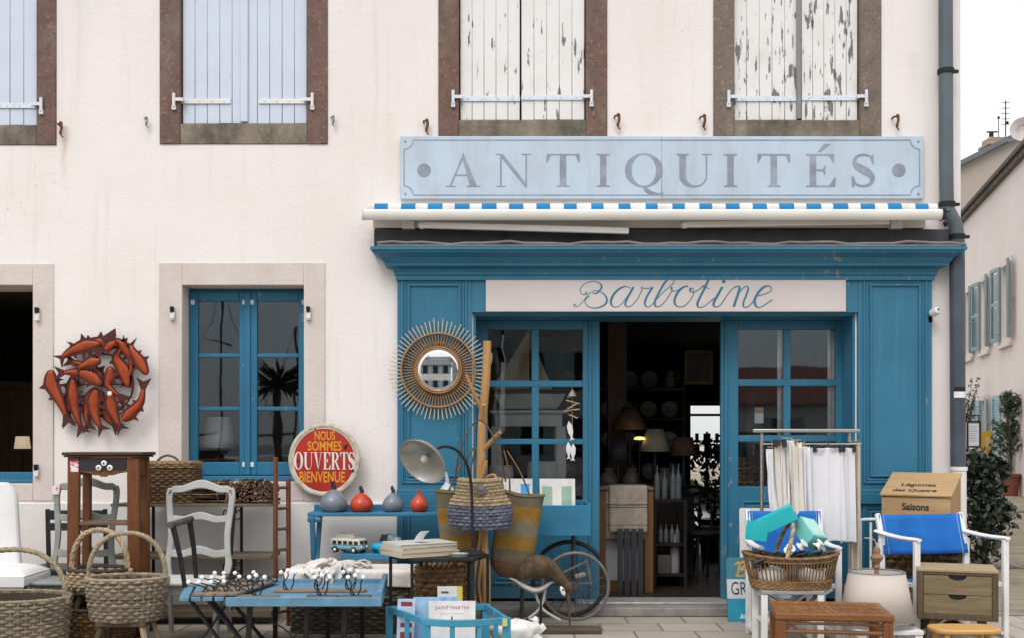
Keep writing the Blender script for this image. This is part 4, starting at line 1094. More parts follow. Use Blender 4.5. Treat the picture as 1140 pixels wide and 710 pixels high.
# front basket on a low stool
d = 1.5; s = S(d); zb = P(0, 689, d).z; zr = P(0, 643, d).z; c = P(141.5, 0, d)
basket('wicker_basket', 'grey wicker shopping basket with twisted hoop handle, foremost of the baskets by the console', 'basket', (c.x, c.y, zb), R(4), 43/s, 30/s, zr-zb, .84, 11, 36, m_w_grey, m_w_handle, .013, (m_w_handle, .32, .019, 9), lean=.0)
m_w_stool = wood('dark stool wood', (.12,.08,.05), (.06,.04,.025), 'z')
st = thing('low_stool', 'low dark wooden stool under the foremost grey basket', 'stool', (c.x, c.y, 0))
mb = MB(); mb.box(-.17,-.14,zb-.03,.17,.14,zb-.001); mb.build('seat', m_w_stool, st, bevel=.006)
for sx in (-1,1):
    for sy in (-1,1): mb = MB(); mb.beam((sx*.14,sy*.11,zb-.03),(sx*.19,sy*.14,0),.03,.03); mb.build('leg', m_w_stool if sx < 0 else m_w_pale, st, bevel=.004)
# rear basket on a taller stool, a third one below it
d = 1.12; s = S(d); zb = P(0, 655, d).z; zr = P(0, 634, d).z; c = P(111, 0, d)
rb = basket('wicker_basket', 'shallow two tone basket with dark bark rim and pale peeled handle behind the grey basket', 'basket', (c.x, c.y, zb), R(-8), 34/s, 26/s, zr-zb, .93, 6, 32, m_w_pale, m_w_dark, .017, (m_w_pale, .30, .022, 5), lean=.0)
mb = MB(); rope(mb, ring_path(34/s*.97, 26/s*.97, .012, 2, 100), .014, 3, 14, True); mb.build('base_band', m_w_dark, rb, angle=60)
st = thing('tall_stool', 'slim dark stool carrying the shallow basket beside the console', 'stool', (c.x, c.y, 0))
mb = MB(); mb.lathe([(0,zb-.025),(.17,zb-.025),(.175,zb-.012),(.17,zb-.001),(0,zb-.001)], 28); mb.build('seat', m_w_stool, st)
for k in range(4):
    a = R(25+90*k); mb = MB(); mb.beam((.12*math.cos(a),.12*math.sin(a),zb-.02),(.24*math.cos(a),.22*math.sin(a),0),.03,.03); mb.build('leg', m_w_stool, st, bevel=.004)
d = 1.12; c = P(113, 0, d); zr = P(0, 677, d).z
b3 = basket('wicker_basket', 'dark bark basket standing under the slim stool, lowest of the basket stack', 'basket', (c.x, c.y, .0), R(5), 36/S(d), 30/S(d), zr, .9, 9, 34, m_w_honey, m_w_dark, .020)

# ------------------------------------------------------------------ white upholstered chair at the left edge
d = 1.0; s = S(d); zs = P(0, 637, d).z; c = P(-4, 0, d)
ch = thing('upholstered_chair', 'white upholstered chair with grey frame behind the large basket at the left edge', 'chair', (c.x, c.y, 0), R(0))
m_cush = plain('white chair cloth', (.70,.69,.68), (.62,.61,.60), rough=.9, scale=3, bump=.1)
m_gframe = plain('grey chair paint', (.34,.345,.325), (.27,.28,.26), rough=.55, scale=8)
hw = 47/s
mb = MB(); mb.grid(lambda u, v: ((-1+2*u)*hw*(1-.04*v), -.24+.48*v, zs-.0+.06*(1-(2*u-1)**4)**.6*(1-(2*v-1)**4)**.6), 24, 24); mb.grid(lambda u, v: ((-1+2*u)*hw, -.24, zs-.075+.075*v), 16, 3)
mb.box(-hw*.99,-.238,zs-.08,hw*.99,.238,zs-.002); mb.build('seat', m_cush, ch, bevel=.02)
mb = MB(); mb.box(-hw*.97,-.235,zs-.15,hw*.97,.235,zs-.081); mb.build('seat_rail', m_gframe, ch, bevel=.008)
for sx in (-1,1):
    mb = MB(); mb.beam((sx*hw*.93,-.2,zs-.08),(sx*hw*.9,-.22,0),.045,.045,w2=.028,h2=.028); mb.build('leg', m_iron, ch, bevel=.004)
    mb = MB(); mb.beam((sx*hw*.9,.22,zs-.08),(sx*hw*.9,.26,0),.045,.045,w2=.03,h2=.03); mb.build('leg', m_gframe, ch, bevel=.004)
zt = P(0,540,d-.2).z
mb = MB()
def backpt(u, v):
    wv = hw*(.86-.26*v)*(1-.35*max(0,(v-.82)/.18)**2.2); return ((-1+2*u)*wv-hw*.62, .22+.10*v, zs+.02+(zt-zs)*v)
N = 10
fr = [backpt(i/N, j/12) for j in range(13) for i in range(N+1)]
mb.add([(x,y-.035*(1-((2*(k%(N+1))/N-1))**4),z) for k,(x,y,z) in enumerate(fr)]+[(x,y+.05,z) for x,y,z in fr],
       [(j*(N+1)+i, j*(N+1)+i+1, (j+1)*(N+1)+i+1, (j+1)*(N+1)+i) for j in range(12) for i in range(N)]+
       [(143+j*(N+1)+i+1, 143+j*(N+1)+i, 143+(j+1)*(N+1)+i, 143+(j+1)*(N+1)+i+1) for j in range(12) for i in range(N)]+
       [(j*(N+1), (j+1)*(N+1), 143+(j+1)*(N+1), 143+j*(N+1)) for j in range(12)]+[(j*(N+1)+N, 143+j*(N+1)+N, 143+(j+1)*(N+1)+N, (j+1)*(N+1)+N) for j in range(12)]+
       [(12*(N+1)+i, 12*(N+1)+i+1, 143+12*(N+1)+i+1, 143+12*(N+1)+i) for i in range(N)])
mb.build('backrest', m_cush, ch, bevel=.015)

# ------------------------------------------------------------------ painted side chairs with scalloped rails
def side_chair(label, d, pxl, pxr, pytop, pyseat, mat, seatmat, rz=0, tagpx=None):
    s = S(d); w = (pxr-pxl)/s; c = P((pxl+pxr)/2, 0, d); zt = P(0, pytop, d).z; zs = P(0, pyseat, d-.0).z
    t = thing('side_chair', label, 'chair', (c.x, c.y, 0), rz)
    hw = w/2; H = zt-zs; yb = .0
    def Y(z): return yb+.10*max(0,(z-zs))/H
    def shape(poly):                       # front face to back face, leaning with the back
        mb = MB(); mb.prism(poly, -.014, .014); mb.v = [(x, y+Y(z), z) for x,y,z in mb.v]; return mb
    for sx in (-1,1):
        outl = [(.92,0),(1.0,.12),(.94,.26),(.92,.45),(1.0,.72),(1.02,.86),(.96,.92)]
        inl = [(.80,.90),(.84,.80),(.80,.66),(.74,.45),(.76,.28),(.80,.14),(.74,0)]
        po = [Vector((x,z,0)) for x,z in outl]; pi = [Vector((x,z,0)) for x,z in inl]
        poly = [(sx*p.x*hw, zs+p.y*H) for p in spline(po,4)+spline(pi,4)]
        shape(poly).build('back_post', mat, t, bevel=.007)
        mb = MB(); mb.beam((sx*hw*.83,yb,zs+.02),(sx*hw*.86,.08,0),.038,.036,w2=.03,h2=.03); mb.build('leg', mat, t, bevel=.006)
        fl = spline([(sx*hw*1.0,-.40,zs-.03),(sx*hw*1.08,-.425,zs-.12),(sx*hw*.98,-.41,zs*.45),(sx*hw*.97,-.415,.05),(sx*hw*1.04,-.44,.0)],5)
        mb = MB(); mb.tube(fl, [.034-.017*i/(len(fl)-1)+(.006 if i < 6 else 0) for i in range(len(fl))], 10); mb.build('leg', mat, t)
    def rail(z0, th, cr, top=False):
        up = []; lo = []; n = 28; wv = hw*(.97 if top else .80)
        for i in range(n+1):
            u = -1+2*i/n; x = u*wv
            cu = cr*(math.exp(-(u/.38)**2)) - cr*.35*math.exp(-((abs(u)-.62)/.2)**2)
            if top: cu -= .05*max(0,(abs(u)-.72)/.28)**2
            up.append((x, z0+th+cu)); lo.append((x, z0+cu*.75-(.035 if top and abs(u)>.9 else 0)*(abs(u)-.9)*8))
        return up + lo[::-1]
    sh = shape(rail(zt-.09-.0, .055, .035, True)); sh.build('top_rail', mat, t, bevel=.007)
    shape(rail(zs+H*.56, .05, .025)).build('back_rail', mat, t, bevel=.006)
    shape(rail(zs+H*.20, .055, .028)).build('back_rail', mat, t, bevel=.006)
    mb = MB(); q = [(-hw*.86,.02),(hw*.86,.02),(hw*1.06,-.40),(hw*.6,-.44),(-hw*.6,-.44),(-hw*1.06,-.40)]
    mb.add([(x,y,zs-.02) for x,y in q]+[(x,y,zs+.012) for x,y in q], [tuple(range(5,-1,-1)),tuple(range(6,12))]+[(i,(i+1)%6,6+(i+1)%6,6+i) for i in range(6)])
    mb.build('seat', seatmat, t, bevel=.012)
    mb = MB()
    for a, b_ in (((-hw*.84,.0),(-hw*1.0,-.39)),((hw*.84,0),(hw*1.0,-.39)),((-hw*1.0,-.395),(hw*1.0,-.395))): mb.beam((a[0],a[1],zs-.055),(b_[0],b_[1],zs-.055),.025,.068)
    mb.build('apron', mat, t, bevel=.005)
    return t, hw, zs, H
m_sage = plain('sage grey chair paint', (.27,.285,.255), (.21,.22,.195), rough=.6, scale=9, bump=.15)
m_lgrey = plain('light grey chair paint', (.40,.395,.375), (.33,.325,.305), rough=.6, scale=9, bump=.15)
t1, hw, zs, H = side_chair('sage grey chair frame with a price sticker on its back, behind the wooden console', .72, 56, 128, 531, 641, m_sage, m_sage)
m_tagp = plain('pink price sticker', (.62,.10,.22), (.75,.70,.72), rough=.5, scale=60, lo=.45, hi=.52, bump=0)
def sticker(parent, x, y, z, w, h):
    mb = MB(); mb.box(x-w/2,y-.002,z-h/2,x+w/2,y,z+h/2); mb.mi = 1; mb.box(x-w*.4,y-.003,z-h*.42,x+w*.4,y-.0021,z-h*.1); return mb.build('price_sticker', [m_tagp, m_white], parent)
sticker(t1, -hw*.93, .09-.02-.01, zs+H*.87, .055, .07)
t2, *_ = side_chair('light grey chair frame with pale seat standing before the wall rack', .85, 182, 258, 534, 641, m_lgrey, plain('pale grey seat', (.56,.55,.53), (.48,.47,.45), rough=.7))
# black chair behind
d = .38; s = S(d); c = P(85,0,d)
bk = thing('black_chair', 'plain black chair almost hidden behind the sage grey chair', 'chair', (c.x, c.y, 0))
m_blk = plain('black lacquer', (.02,.02,.024), (.03,.03,.034), rough=.4)
hw = 32/s; za = P(0,566,d).z; zb = P(0,590,d).z
for q, zz in ((za-.085, .075), (zb-.0, .06)): mb = MB(); mb.box(-hw,-.01,q,hw,.012,q+zz); mb.build('back_slat', m_blk, bk, bevel=.004)
for sx in (-1,1):
    mb = MB(); mb.beam((sx*hw,.0,za),(sx*hw,.05,0),.03,.03); mb.build('leg', m_blk, bk, bevel=.004)
    mb = MB(); mb.beam((sx*hw*1.05,-.36,.44),(sx*hw*1.08,-.38,0),.03,.03); mb.build('leg', m_blk, bk, bevel=.004)
mb = MB(); mb.box(-hw*1.15,-.40,.43,hw*1.15,.03,.475); mb.build('seat', m_blk, bk, bevel=.008)

# ------------------------------------------------------------------ wooden console with three porcelain discs
d = 1.0; s = S(d); c = P(114.5,0,d); zt = P(0,503,d).z
m_cons = wood('reddish console wood', (.21,.075,.022), (.10,.034,.012), 'z', coat=.25, rough=.45)
m_consx = wood('dark console top', (.085,.045,.025), (.045,.022,.013), 'x', coat=.2, rough=.45)
cn = thing('console_stand', 'tall narrow reddish wooden console with black panel and three white discs', 'console', (c.x, c.y, 0))
hw = 44.5/s
mb = MB(); mb.box(-hw,-.03,zt-.022,hw,.30,zt+.002); mb.box(-hw*.96,-.022,zt-.036,hw*.96,.29,zt-.0225); mb.build('top', m_consx, cn, bevel=.007)
zl = zt-.037; hp = P(0,528.5,d).z
for sx in (-1,1):
    for y in (0,.25):
        mb = MB(); mb.beam((sx*(39.5-6.5)/s,y+.02,zl),(sx*(39.5-6.5)/s*1.03,y+.02,.32),.085 if y==0 else .06,.045,up=(0,1,0)); mb.beam((sx*(33)/s*1.03,y+.02,.32),(sx*36.5/s*1.06,y+.02,0),.085,.045,up=(0,1,0),w2=.05)
        mb.build('leg', m_cons, cn, bevel=.006)
    mb = MB(); mb.box(sx*33/s-.015,.045,hp,sx*33/s+.015,.245,zl); mb.build('side_apron', m_cons, cn)
mb = MB(); x = 26/s; N = 20; lo = []
for i in range(N+1):
    u = -1+2*i/N; lo.append((u*x, hp-.0+ (.022*max(0,(abs(u)-.45)/.5)**.6 if abs(u) > .45 else 0) - (.012 if abs(u) < .18 else 0)))
mb.prism([(x,zl),(-x,zl)]+lo, .008, .032); mb.build('front_apron', wood('console apron', (.21,.075,.022), (.11,.038,.013), 'x', coat=.25), cn, bevel=.003)
x0, z0 = -(114.5-87)/s, P(0,523,d).z; x1, z1 = (144.5-114.5)/s*.86, P(0,510.5,d).z
pl = MB(); pts = []
for cx, cz, a in ((x1-.03,z1-.03,0),(x0+.03,z1-.03,90),(x0+.03,z0+.03,180),(x1-.03,z0+.03,270)): pts += [(cx+.028*math.cos(R(a+q*18)), cz+.028*math.sin(R(a+q*18))) for q in range(6)]
pl.prism(pts, .002, .0075); pl.build('black_panel', m_blk, cn)
for px, py in ((116,515),(110,520),(122.5,520)):
    q = P(px,py,d); mb = MB(); mb.lathe([(.0,0),(.020,0),(.021,.008),(.012,.013),(0,.014)], 18, (q.x-c.x,.002,q.z), (R(90),0,0)); mb.mi = 1; mb.lathe([(.0,.0141),(.007,.0141),(.006,.017),(0,.017)], 10, (q.x-c.x,.002,q.z), (R(90),0,0)); mb.build('porcelain_disc', [m_white, m_iron], cn)
zc = P(0,582.5,d).z; mb = MB(); mb.box(-29/s,.01,zc-.012,29/s,.24,zc+.012); mb.build('shelf', wood('pale rail', (.19,.12,.07), (.12,.07,.04), 'x'), cn, bevel=.004)
sticker(cn, -33/s+.01, -.003, P(0,519,d).z, .06, .075)

# ------------------------------------------------------------------ slatted wall rack with iron scroll legs
d = .30; s = S(d); c = P(219,0,d); zt = P(0,559,d).z; zm = P(0,615.5,d).z
m_rackw = wood('grey brown rack boards', (.20,.155,.105), (.12,.09,.06), 'x', rough=.75)
rk = thing('display_rack', 'three tier rack of brown boards on black scrolled iron legs against the wall', 'shelf', (c.x, c.y, 0))
hw = 88/s
for z, th in ((zt,.022),(zm,.03),(P(0,676,d).z,.05)):
    mb = MB(); mb.box(-hw,-.16,z-th,hw,.045,z); mb.box(-hw+.01,.05,z-th,hw-.006,.2,z-.002); mb.build('shelf_board', m_rackw, rk, bevel=.004)
for px in (163, 263):
    q = (px-219)/s; mb = MB()
    for z1, z0 in ((zt-.0225, zm+.001),(zm-.031, P(0,676,d).z+.001),(P(0,676,d).z-.051,0)):
        if z1-z0 < .02: continue
        hh = z1-z0
        mb.prism([(q-.035,z1),(q+.035,z1),(q+.03,z1-.05),(q+.026,z1-.10*min(1,hh*2.4)),(q+.012,z0+hh*.3),(q+.006,z0),(q-.01,z0),(q-.012,z0+hh*.5),(q-.03,z1-.09*min(1,hh*2.4))], -.14, -.125)
        mb.beam((q,.17,z1),(q,.17,z0),.02,.02); mb.beam((q,-.13,z1-.012),(q,.17,z1-.012),.014,.014)
        if hh > .2:
            for sx in (-1,1): mb.tube(spline([(q+sx*.02,-.132,z1-.10),(q+sx*.065,-.132,z1-.09),(q+sx*.06,-.132,z1-.03),(q+sx*.035,-.132,z1-.035),(q+sx*.04,-.132,z1-.055)],5), .006, 6)
    mb.build('iron_leg', m_iron, rk)
# hamper on the rack
hp_ = thing('wicker_hamper', 'brown lidded wicker hamper with a small handle on the rack', 'hamper', (P(187,0,d).x, -d, zt), R(0))
a = 33/s; h = P(0,515,d).z-zt
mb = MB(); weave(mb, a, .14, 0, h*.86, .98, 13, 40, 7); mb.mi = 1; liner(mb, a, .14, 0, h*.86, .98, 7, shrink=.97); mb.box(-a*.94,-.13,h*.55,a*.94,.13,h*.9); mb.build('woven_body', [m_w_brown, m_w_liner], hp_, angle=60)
mb = MB(); weave(mb, a*1.04, .15, h*.88, h*.13, 1, 3, 40, 7, stakes=False)
for k in range(16): y = -.14+.28*k/15; mb.tube([(-a*1.0+2*a*i/40, y, h*1.01+.006*math.cos(PI*i/2+PI*k)) for i in range(41)], .011, 5)
mb.build('lid', wick('light brown willow', (.23,.145,.065), (.15,.09,.04)), hp_, angle=60)
mb = MB(); rope(mb, [(-.09+.18*i/24, -.0, h*1.02+.055*math.sin(PI*i/24)**.7) for i in range(25)], .010, 3, 5); mb.build('handle', m_w_brown, hp_)
# twig bundles on the rack
m_twig = plain('bark twigs', (.075,.042,.026), (.04,.024,.016), rough=.9, scale=30, island=.6, bump=.4)
m_twige = plain('cut twig ends', (.20,.12,.07), (.11,.065,.04), rough=.9, island=.5)
def bundle(label, px0, px1, pyt, kind):
    q = P((px0+px1)/2, 0, d); L = (px1-px0)/s; H = P(0,pyt,d).z-zt
    t = thing('twig_bundle', label, 'twig bundle', (q.x, -d, zt), group='twig bundles on the rack')
    mb = MB()
    if kind:
        for k in range(240):          # sticks seen end on, heaped
            x = random.uniform(-1,1); top = H*(1-.35*abs(x)**3); z = random.uniform(.02, top-.012); r = random.uniform(.007,.014); y = random.uniform(-.02,.02)
            mb.mi = 0; mb.tube([(x*L/2,-.13+y,z),(x*L/2+random.uniform(-.02,.02),.13,z+random.uniform(-.01,.01))], r, 6)
            mb.mi = 1; mb.lathe([(0,0),(r*.9,0),(r*.8,.003),(0,.003)], 6, (x*L/2,-.131+y,z), (R(90),0,0))
        mb.mi = 1; mb.tube([(-L*.42,-.14,.0),(-L*.37,-.15,H*.4),(-L*.40,-.13,H*.85)], .012, 6); mb.tube([(-L*.49,-.14,.0),(-L*.44,-.15,H*.4),(-L*.35,-.13,H*.95)], .01, 6)
    else:
        for k in range(120):
            a0 = random.uniform(0,2*PI); r = random.uniform(0,1)**.5; y = r*.12*math.cos(a0); z = H*.5+r*H*.44*math.sin(a0)
            mb.mi = k % 3 == 0; p0 = Vector((-L/2*random.uniform(.8,1),y,z*.9)); p1 = Vector((L/2*random.uniform(.8,1),y+random.uniform(-.03,.03),z+random.uniform(-.02,.02)))
            mb.tube([p0,(p0+p1)/2+Vector((0,random.uniform(-.02,.02),random.uniform(-.015,.015))),p1], random.uniform(.006,.012), 6)
    mb.build('twigs', [m_twig, m_twige], t)
    mb = MB()
    for xx in (-.3,.3): mb.tube([(xx*L, .135*math.cos(2*PI*k/20), H*.5+H*.52*math.sin(2*PI*k/20)) for k in range(20)], .004, 5, closed=True)
    mb.build('binding', m_w_pale, t)
bundle('long bundle of dark twigs lying behind the light grey chair back', 205, 257, 534, 0)
bundle('heaped bundle of twigs showing their cut ends, right end of the rack', 256, 306, 533, 1)
# folding wooden ladder seen edge on
d = .55; s = S(d); c = P(314,0,d); zt = P(0,508,d).z
m_bamb = wood('red brown ladder wood', (.20,.075,.03), (.10,.036,.016), 'z', coat=.2)
ld = thing('plant_ladder', 'narrow red brown wooden ladder stand seen edge on beside the round sign', 'ladder', (c.x, c.y, 0), R(62))
for sx, zz in ((-1,zt),(1,zt-.17)):
    mb = MB(); mb.beam((sx*.075,-.0,zz),(sx*.075+sx*.005,.0,0),.034,.026); mb.build('post', m_bamb, ld, bevel=.005)
for k in range(7):
    z = .12+k*.16; mb = MB(); mb.tube([(-.075,0,z),(.075,0,z)], .012, 8); mb.build('rung', m_bamb, ld)
    for sx in (-1,1): pass
# ------------------------------------------------------------------ fish wall sculpture
m_fdark = plain('dark rust red metal', (.085,.014,.010), (.05,.010,.008), rough=.45, scale=12, bump=.2)
m_forange = plain('burnt orange enamel', (.36,.055,.007), (.24,.03,.005), rough=.4, scale=9, bump=.1)
fs_ = thing('fish_sculpture', 'round wall sculpture of a shoal of burnt orange metal fish', 'wall sculpture', P(113,427,.06))
def F2(p): return Vector((40+p[0]/5.07, 355+p[1]/5.07))
FISH = [((378,130),(285,145),(160,200),(120,225),.085,0),((120,195),(160,170),(250,130),(455,70),0,9),
        ((370,140),(280,150),(190,190),(135,230),.16,1),((95,285),(100,370),(150,470),(195,590),.17,1),((385,375),(320,320),(230,300),(135,305),.16,1),
        ((385,235),(330,245),(290,262),(245,285),.13,0),((525,385),(500,290),(460,210),(520,130),.17,1),((430,265),(425,330),(420,380),(520,465),.12,0),
        ((640,315),(600,240),(560,180),(545,130),.13,1),((505,570),(550,530),(610,460),(625,345),.14,1),((215,330),(215,440),(235,540),(270,640),.13,1),
        ((350,395),(335,470),(350,560),(390,630),.15,1),((435,415),(440,490),(465,560),(500,625),.14,1),((410,185),(440,150),(460,140),(350,195),.10,0),((440,110),(500,160),(545,240),(520,380),.12,0)]
FISH = [f for f in FISH if f[5] != 9 and f[4] > .09]
FISH.insert(0, ((375,145),(290,150),(210,175),(450,75),.0,9))
FISH = [f for f in FISH if f[5] != 9] + [((300,150),(370,130),(400,115),(450,78),.05,2)]
kf = 1/5.07/S(.06)
def turned(q, a): v = Vector(q)-Vector((370,365)); v = Vector((v.x*math.cos(a)-v.y*math.sin(a), v.x*math.sin(a)+v.y*math.cos(a)))*1.0; return (370+v.x, 365+v.y)
FISH += [tuple(turned(q, R(a)) for q in f[:4])+(f[4]*.9, 5) for a, pick in ((20,(0,2,8,9)),(-16,(9,))) for k_, f in enumerate(FISH) if k_ in pick and f[5] != 2]
for n_, (h_, a_, b_, t_, wd, lay) in enumerate(FISH):
    if lay == 2:     # a stray tail at the top
        pts = [F2(q) for q in ((372,105),(455,50),(460,95),(440,128),(375,118))]
        mb = MB(); mb.prism([((p.x-113)/S(.06), (427-p.y)/S(.06)) for p in pts], -.03, -.02); mb.build('fish_tail', m_fdark, fs_, bevel=.003); continue
    ctl = spline([(*((Vector(q)-Vector((370,365)))*kf),0) for q in (h_, a_, b_, t_)], 8)
    c2 = [Vector((p.x, -p.y)) for p in ctl]; N = len(c2)-1; half = wd*.5
    def off(i, w):
        t = (c2[min(i+1,N)]-c2[max(i-1,0)]).normalized(); return c2[i]+Vector((-t.y,t.x))*w
    wdt = [half*.66*min(1,((i/N)/.30)**.72)*(max(0,1-((i/N)-.30)/.60)**.9 if i/N > .30 else 1)+.009*(i > 0)+.002 for i in range(N+1)]
    wdt[0] = .006
    y = -.012-.018*(n_ % 4) if lay != 5 else .016; up = []; dn = []
    for i in range(N+1):
        if i/N > .86: break
        k = 1.0+(.75 if i in (6,10,14) else 0); k2 = 1.0+(.7 if i in (8,13) else 0)
        up.append(off(i, wdt[i]*k)); dn.append(off(i, -wdt[i]*k2))
    tv = (c2[N]-c2[N-3]).normalized(); nv = Vector((-tv.y,tv.x)); e = c2[N]; tw = .06
    tail = [e+nv*tw+tv*.02, e-tv*.012, e-nv*tw+tv*.02]
    poly = [c2[0]]+up[1:]+tail+dn[:0:-1]
    mb = MB(); mb.prism([(p.x,p.y) for p in poly], y-.012, y+.002)
    mb.mi = 1
    core = [i for i in range(1,N+1) if i/N < .84]; vs = []; m = 8
    for i in core:
        for k in range(m+1):
            u = -1+2*k/m; q = off(i, u*wdt[i]*.62); vs.append((q.x, y-.0125-.012*math.sqrt(max(0,1-u*u))*min(1,wdt[i]/.03)*(1 if 1 < i < core[-1] else .2), q.y))
    mb.add(vs, [(r*(m+1)+k, r*(m+1)+k+1, (r+1)*(m+1)+k+1, (r+1)*(m+1)+k) for r in range(len(core)-1) for k in range(m)])
    mb.build('fish', [m_fdark, m_forange], fs_, bevel=.0)
mb = MB(); mb.tube([(.25*math.cos(2*PI*k/40), .03, .25*math.sin(2*PI*k/40)) for k in range(40)], .008, 6, closed=True); mb.tube([(-.25,.03,0),(.25,.03,0)], .006, 6); mb.build('back_ring', m_fdark, fs_)
q = P(127,438,.06)-P(113,427,.06); mb = MB(); mb.lathe([(0,0),(.02,0),(.016,.006),(0,.006)], 12, (q.x,-.1,q.z), (R(90),0,0)); mb.build('price_sticker', m_white, fs_)

# ------------------------------------------------------------------ blue trestle bench against the pilaster, and what stands on it
m_benchb = plain('bench blue paint', (.035,.17,.29), (.028,.13,.22), rough=.5, scale=5, bump=.1)
d = .33; s = S(d); c = P(427,0,d); zt = P(0,570,.44).z
bn = thing('trestle_bench', 'long blue painted bench with crossed legs holding a row of ball vases', 'bench', (c.x, c.y, 0))
hw = 82/s
mb = MB(); mb.box(-hw,-.11,zt-.03,hw,.12,zt); mb.build('top', m_benchb, bn, bevel=.006)
mb = MB(); mb.box(-hw+.01,.121,zt-.03,hw-.01,.145,zt+.05); mb.build('back_rail', m_benchb, bn, bevel=.006)
z2 = P(0,614,d).z; mb = MB(); mb.box(-hw*.55,-.13,z2-.05,hw,.14,z2-.001); mb.build('lower_shelf', m_benchb, bn, bevel=.006)
for sx in (-1,1):
    x = sx*(hw-.05)
    for sy in (-1,1):
        mb = MB(); mb.beam((x+sy*.012,sy*.11,zt-.031),(x+sy*.012+sx*.02,-sy*.16,0),.035,.055,up=(0,1,0)); mb.build('leg', m_benchb, bn, bevel=.004)
    mb = MB(); mb.tube([(x-.05,-.09,zt-.055),(x+.05,-.09,zt-.055)], .022, 12); mb.build('cross_bar', m_benchb, bn)
m_vg = plain('slate grey ceramic glaze', (.17,.19,.225), (.12,.135,.165), rough=.28, scale=5, bump=.03, coat=.3)
m_vr = plain('orange red ceramic glaze', (.50,.050,.016), (.36,.034,.012), rough=.28, scale=5, bump=.03, coat=.3)
m_vw = plain('milky glass glaze', (.44,.47,.49), (.36,.40,.42), rough=.2, scale=5, coat=.4)
def vase(label, px, w, h, mat, stop=True, lean=0):
    q = P(px, 570, d+.0); t = thing('ball_vase', label, 'vase', (q.x, -d-.02, zt), R(random.uniform(-30,30)))
    r = w/2/s; H = h/s
    pr = spline([(.0,0,0),(r*.62,0.0,0),(r*.93,H*.16,0),(r,H*.36,0),(r*.86,H*.60,0),(r*.52,H*.82,0),(r*.22,H*.94,0),(r*.15,H*1.0,0)],6)
    mb = MB(); mb.lathe([(p.x,max(p.y,0)) for p in pr], 32); mb.build('body', mat, t, angle=60)
    mb = MB(); mb.tube([(0,0,H*.93),(.002,0,H*1.05),(-.006,0,H*1.18),(-.012,-.002,H*1.30)], [r*.2,r*.19,r*.16,r*.13], 10); mb.build('stopper', m_blk if stop else mat, t)
    return t
vase('largest grey ball vase with black stopper, at the bench end below the round sign', 372, 31, 26, m_vg)
vase('orange red ball vase with black stopper between the two grey vases', 403, 26, 22, m_vr)
vase('middle sized grey ball vase with black stopper beside the blue pilaster', 438, 24, 22, m_vg)
vase('smallest orange red ball vase without black stopper, under the metal lampshade', 467, 20, 20, m_vr, False)
vase('tall milky white bottle vase half hidden by the striped bag', 498, 24, 34, m_vw, False)
# toys on the lower shelf
m_cream = plain('cream enamel', (.66,.62,.52), rough=.35, bump=0); m_tq = plain('pale turquoise enamel', (.20,.42,.48), rough=.35, bump=0)
q = P(389,0,d); tb = thing('toy_van', 'cream and turquoise toy camper van with roof rack below the vases', 'toy van', (q.x, -d-.02, z2), R(-28))
l, w_, h = .145, .06, .115
mb = MB(); mb.prism([(-l,.025),(l,.025),(l*1.02,.06),(-l*1.02,.06)], -w_, w_); mb.build('lower_body', m_tq, tb, bevel=.012)
mb = MB(); mb.prism([(-l*1.0,.0605),(l*1.0,.0605),(l*.96,.085),(l*.86,h),(-l*.92,h),(-l*.99,.09)], -w_*.97, w_*.97); mb.build('upper_body', m_cream, tb, bevel=.010)
for k in range(5):
    mb = MB(); x = -l*.82+k*l*.36; mb.box(x,-w_*.97-.003,.068,x+l*.26,-w_*.97+.002,.095); mb.build('window', m_blk, tb, bevel=.003)
for sy in (-1,1): mb = MB(); mb.cbox((l*.965,sy*w_*.42,.085),(.008,w_*.62,.028),(0,R(-20),0)); mb.build('windscreen', m_blk, tb)
mb = MB(); mb.box(-l*.6,-w_*.7,h+.004,l*.5,w_*.7,h+.010)
for k in range(6): mb.tube([(-l*.6+k*l*.22,-w_*.75,h),(-l*.6+k*l*.22,-w_*.75,h+.025)], .003, 5)
mb.tube([(-l*.6,-w_*.75,h+.025),(l*.5,-w_*.75,h+.025),(l*.5,w_*.75,h+.025),(-l*.6,w_*.75,h+.025)], .003, 5, closed=True); mb.build('roof_rack', m_cream, tb)
for sx in (-1,1):
    for sy in (-1,1): mb = MB(); mb.lathe([(0,-.012),(.026,-.012),(.026,.012),(0,.012)], 16, (sx*l*.62,sy*w_*.92,.026), (R(90),0,0)); mb.mi=1; mb.lathe([(0,.0121),(.013,.0121),(.012,.015),(0,.015)], 12, (sx*l*.62,sy*w_*.92,.026), (R(90),0,0)); mb.build('wheel', [m_blk, m_white], tb)
for sy in (-1,1): mb = MB(); mb.lathe([(0,0),(.011,0),(.009,.006),(0,.007)], 12, (l*1.01,sy*w_*.6,.052), (0,R(90),0)); mb.build('headlight', m_white, tb)
m_cy = plain('bright cyan enamel', (.01,.36,.58), rough=.35, bump=0)
q = P(430,0,d); tc_ = thing('toy_car', 'bright cyan toy convertible with cream seats beside the toy van', 'toy car', (q.x, -d-.02, z2), R(-140))
mb = MB(); mb.prism([(-.105,.025),(.105,.025),(.12,.045),(.11,.07),(.03,.085),(.0,.083),(-.06,.083),(-.105,.075),(-.12,.05)], -.048, .048); mb.build('body', m_cy, tc_, bevel=.014)
mb = MB(); mb.cbox((.02,0,.115),(.006,.09,.06),(0,R(-25),0)); mb.build('windscreen', m_blk, tc_, bevel=.002)
mb = MB(); mb.cbox((-.04,0,.105),(.03,.08,.05),(0,R(-15),0)); mb.cbox((-.085,0,.10),(.06,.095,.03)); mb.build('seat', m_cream, tc_, bevel=.008)
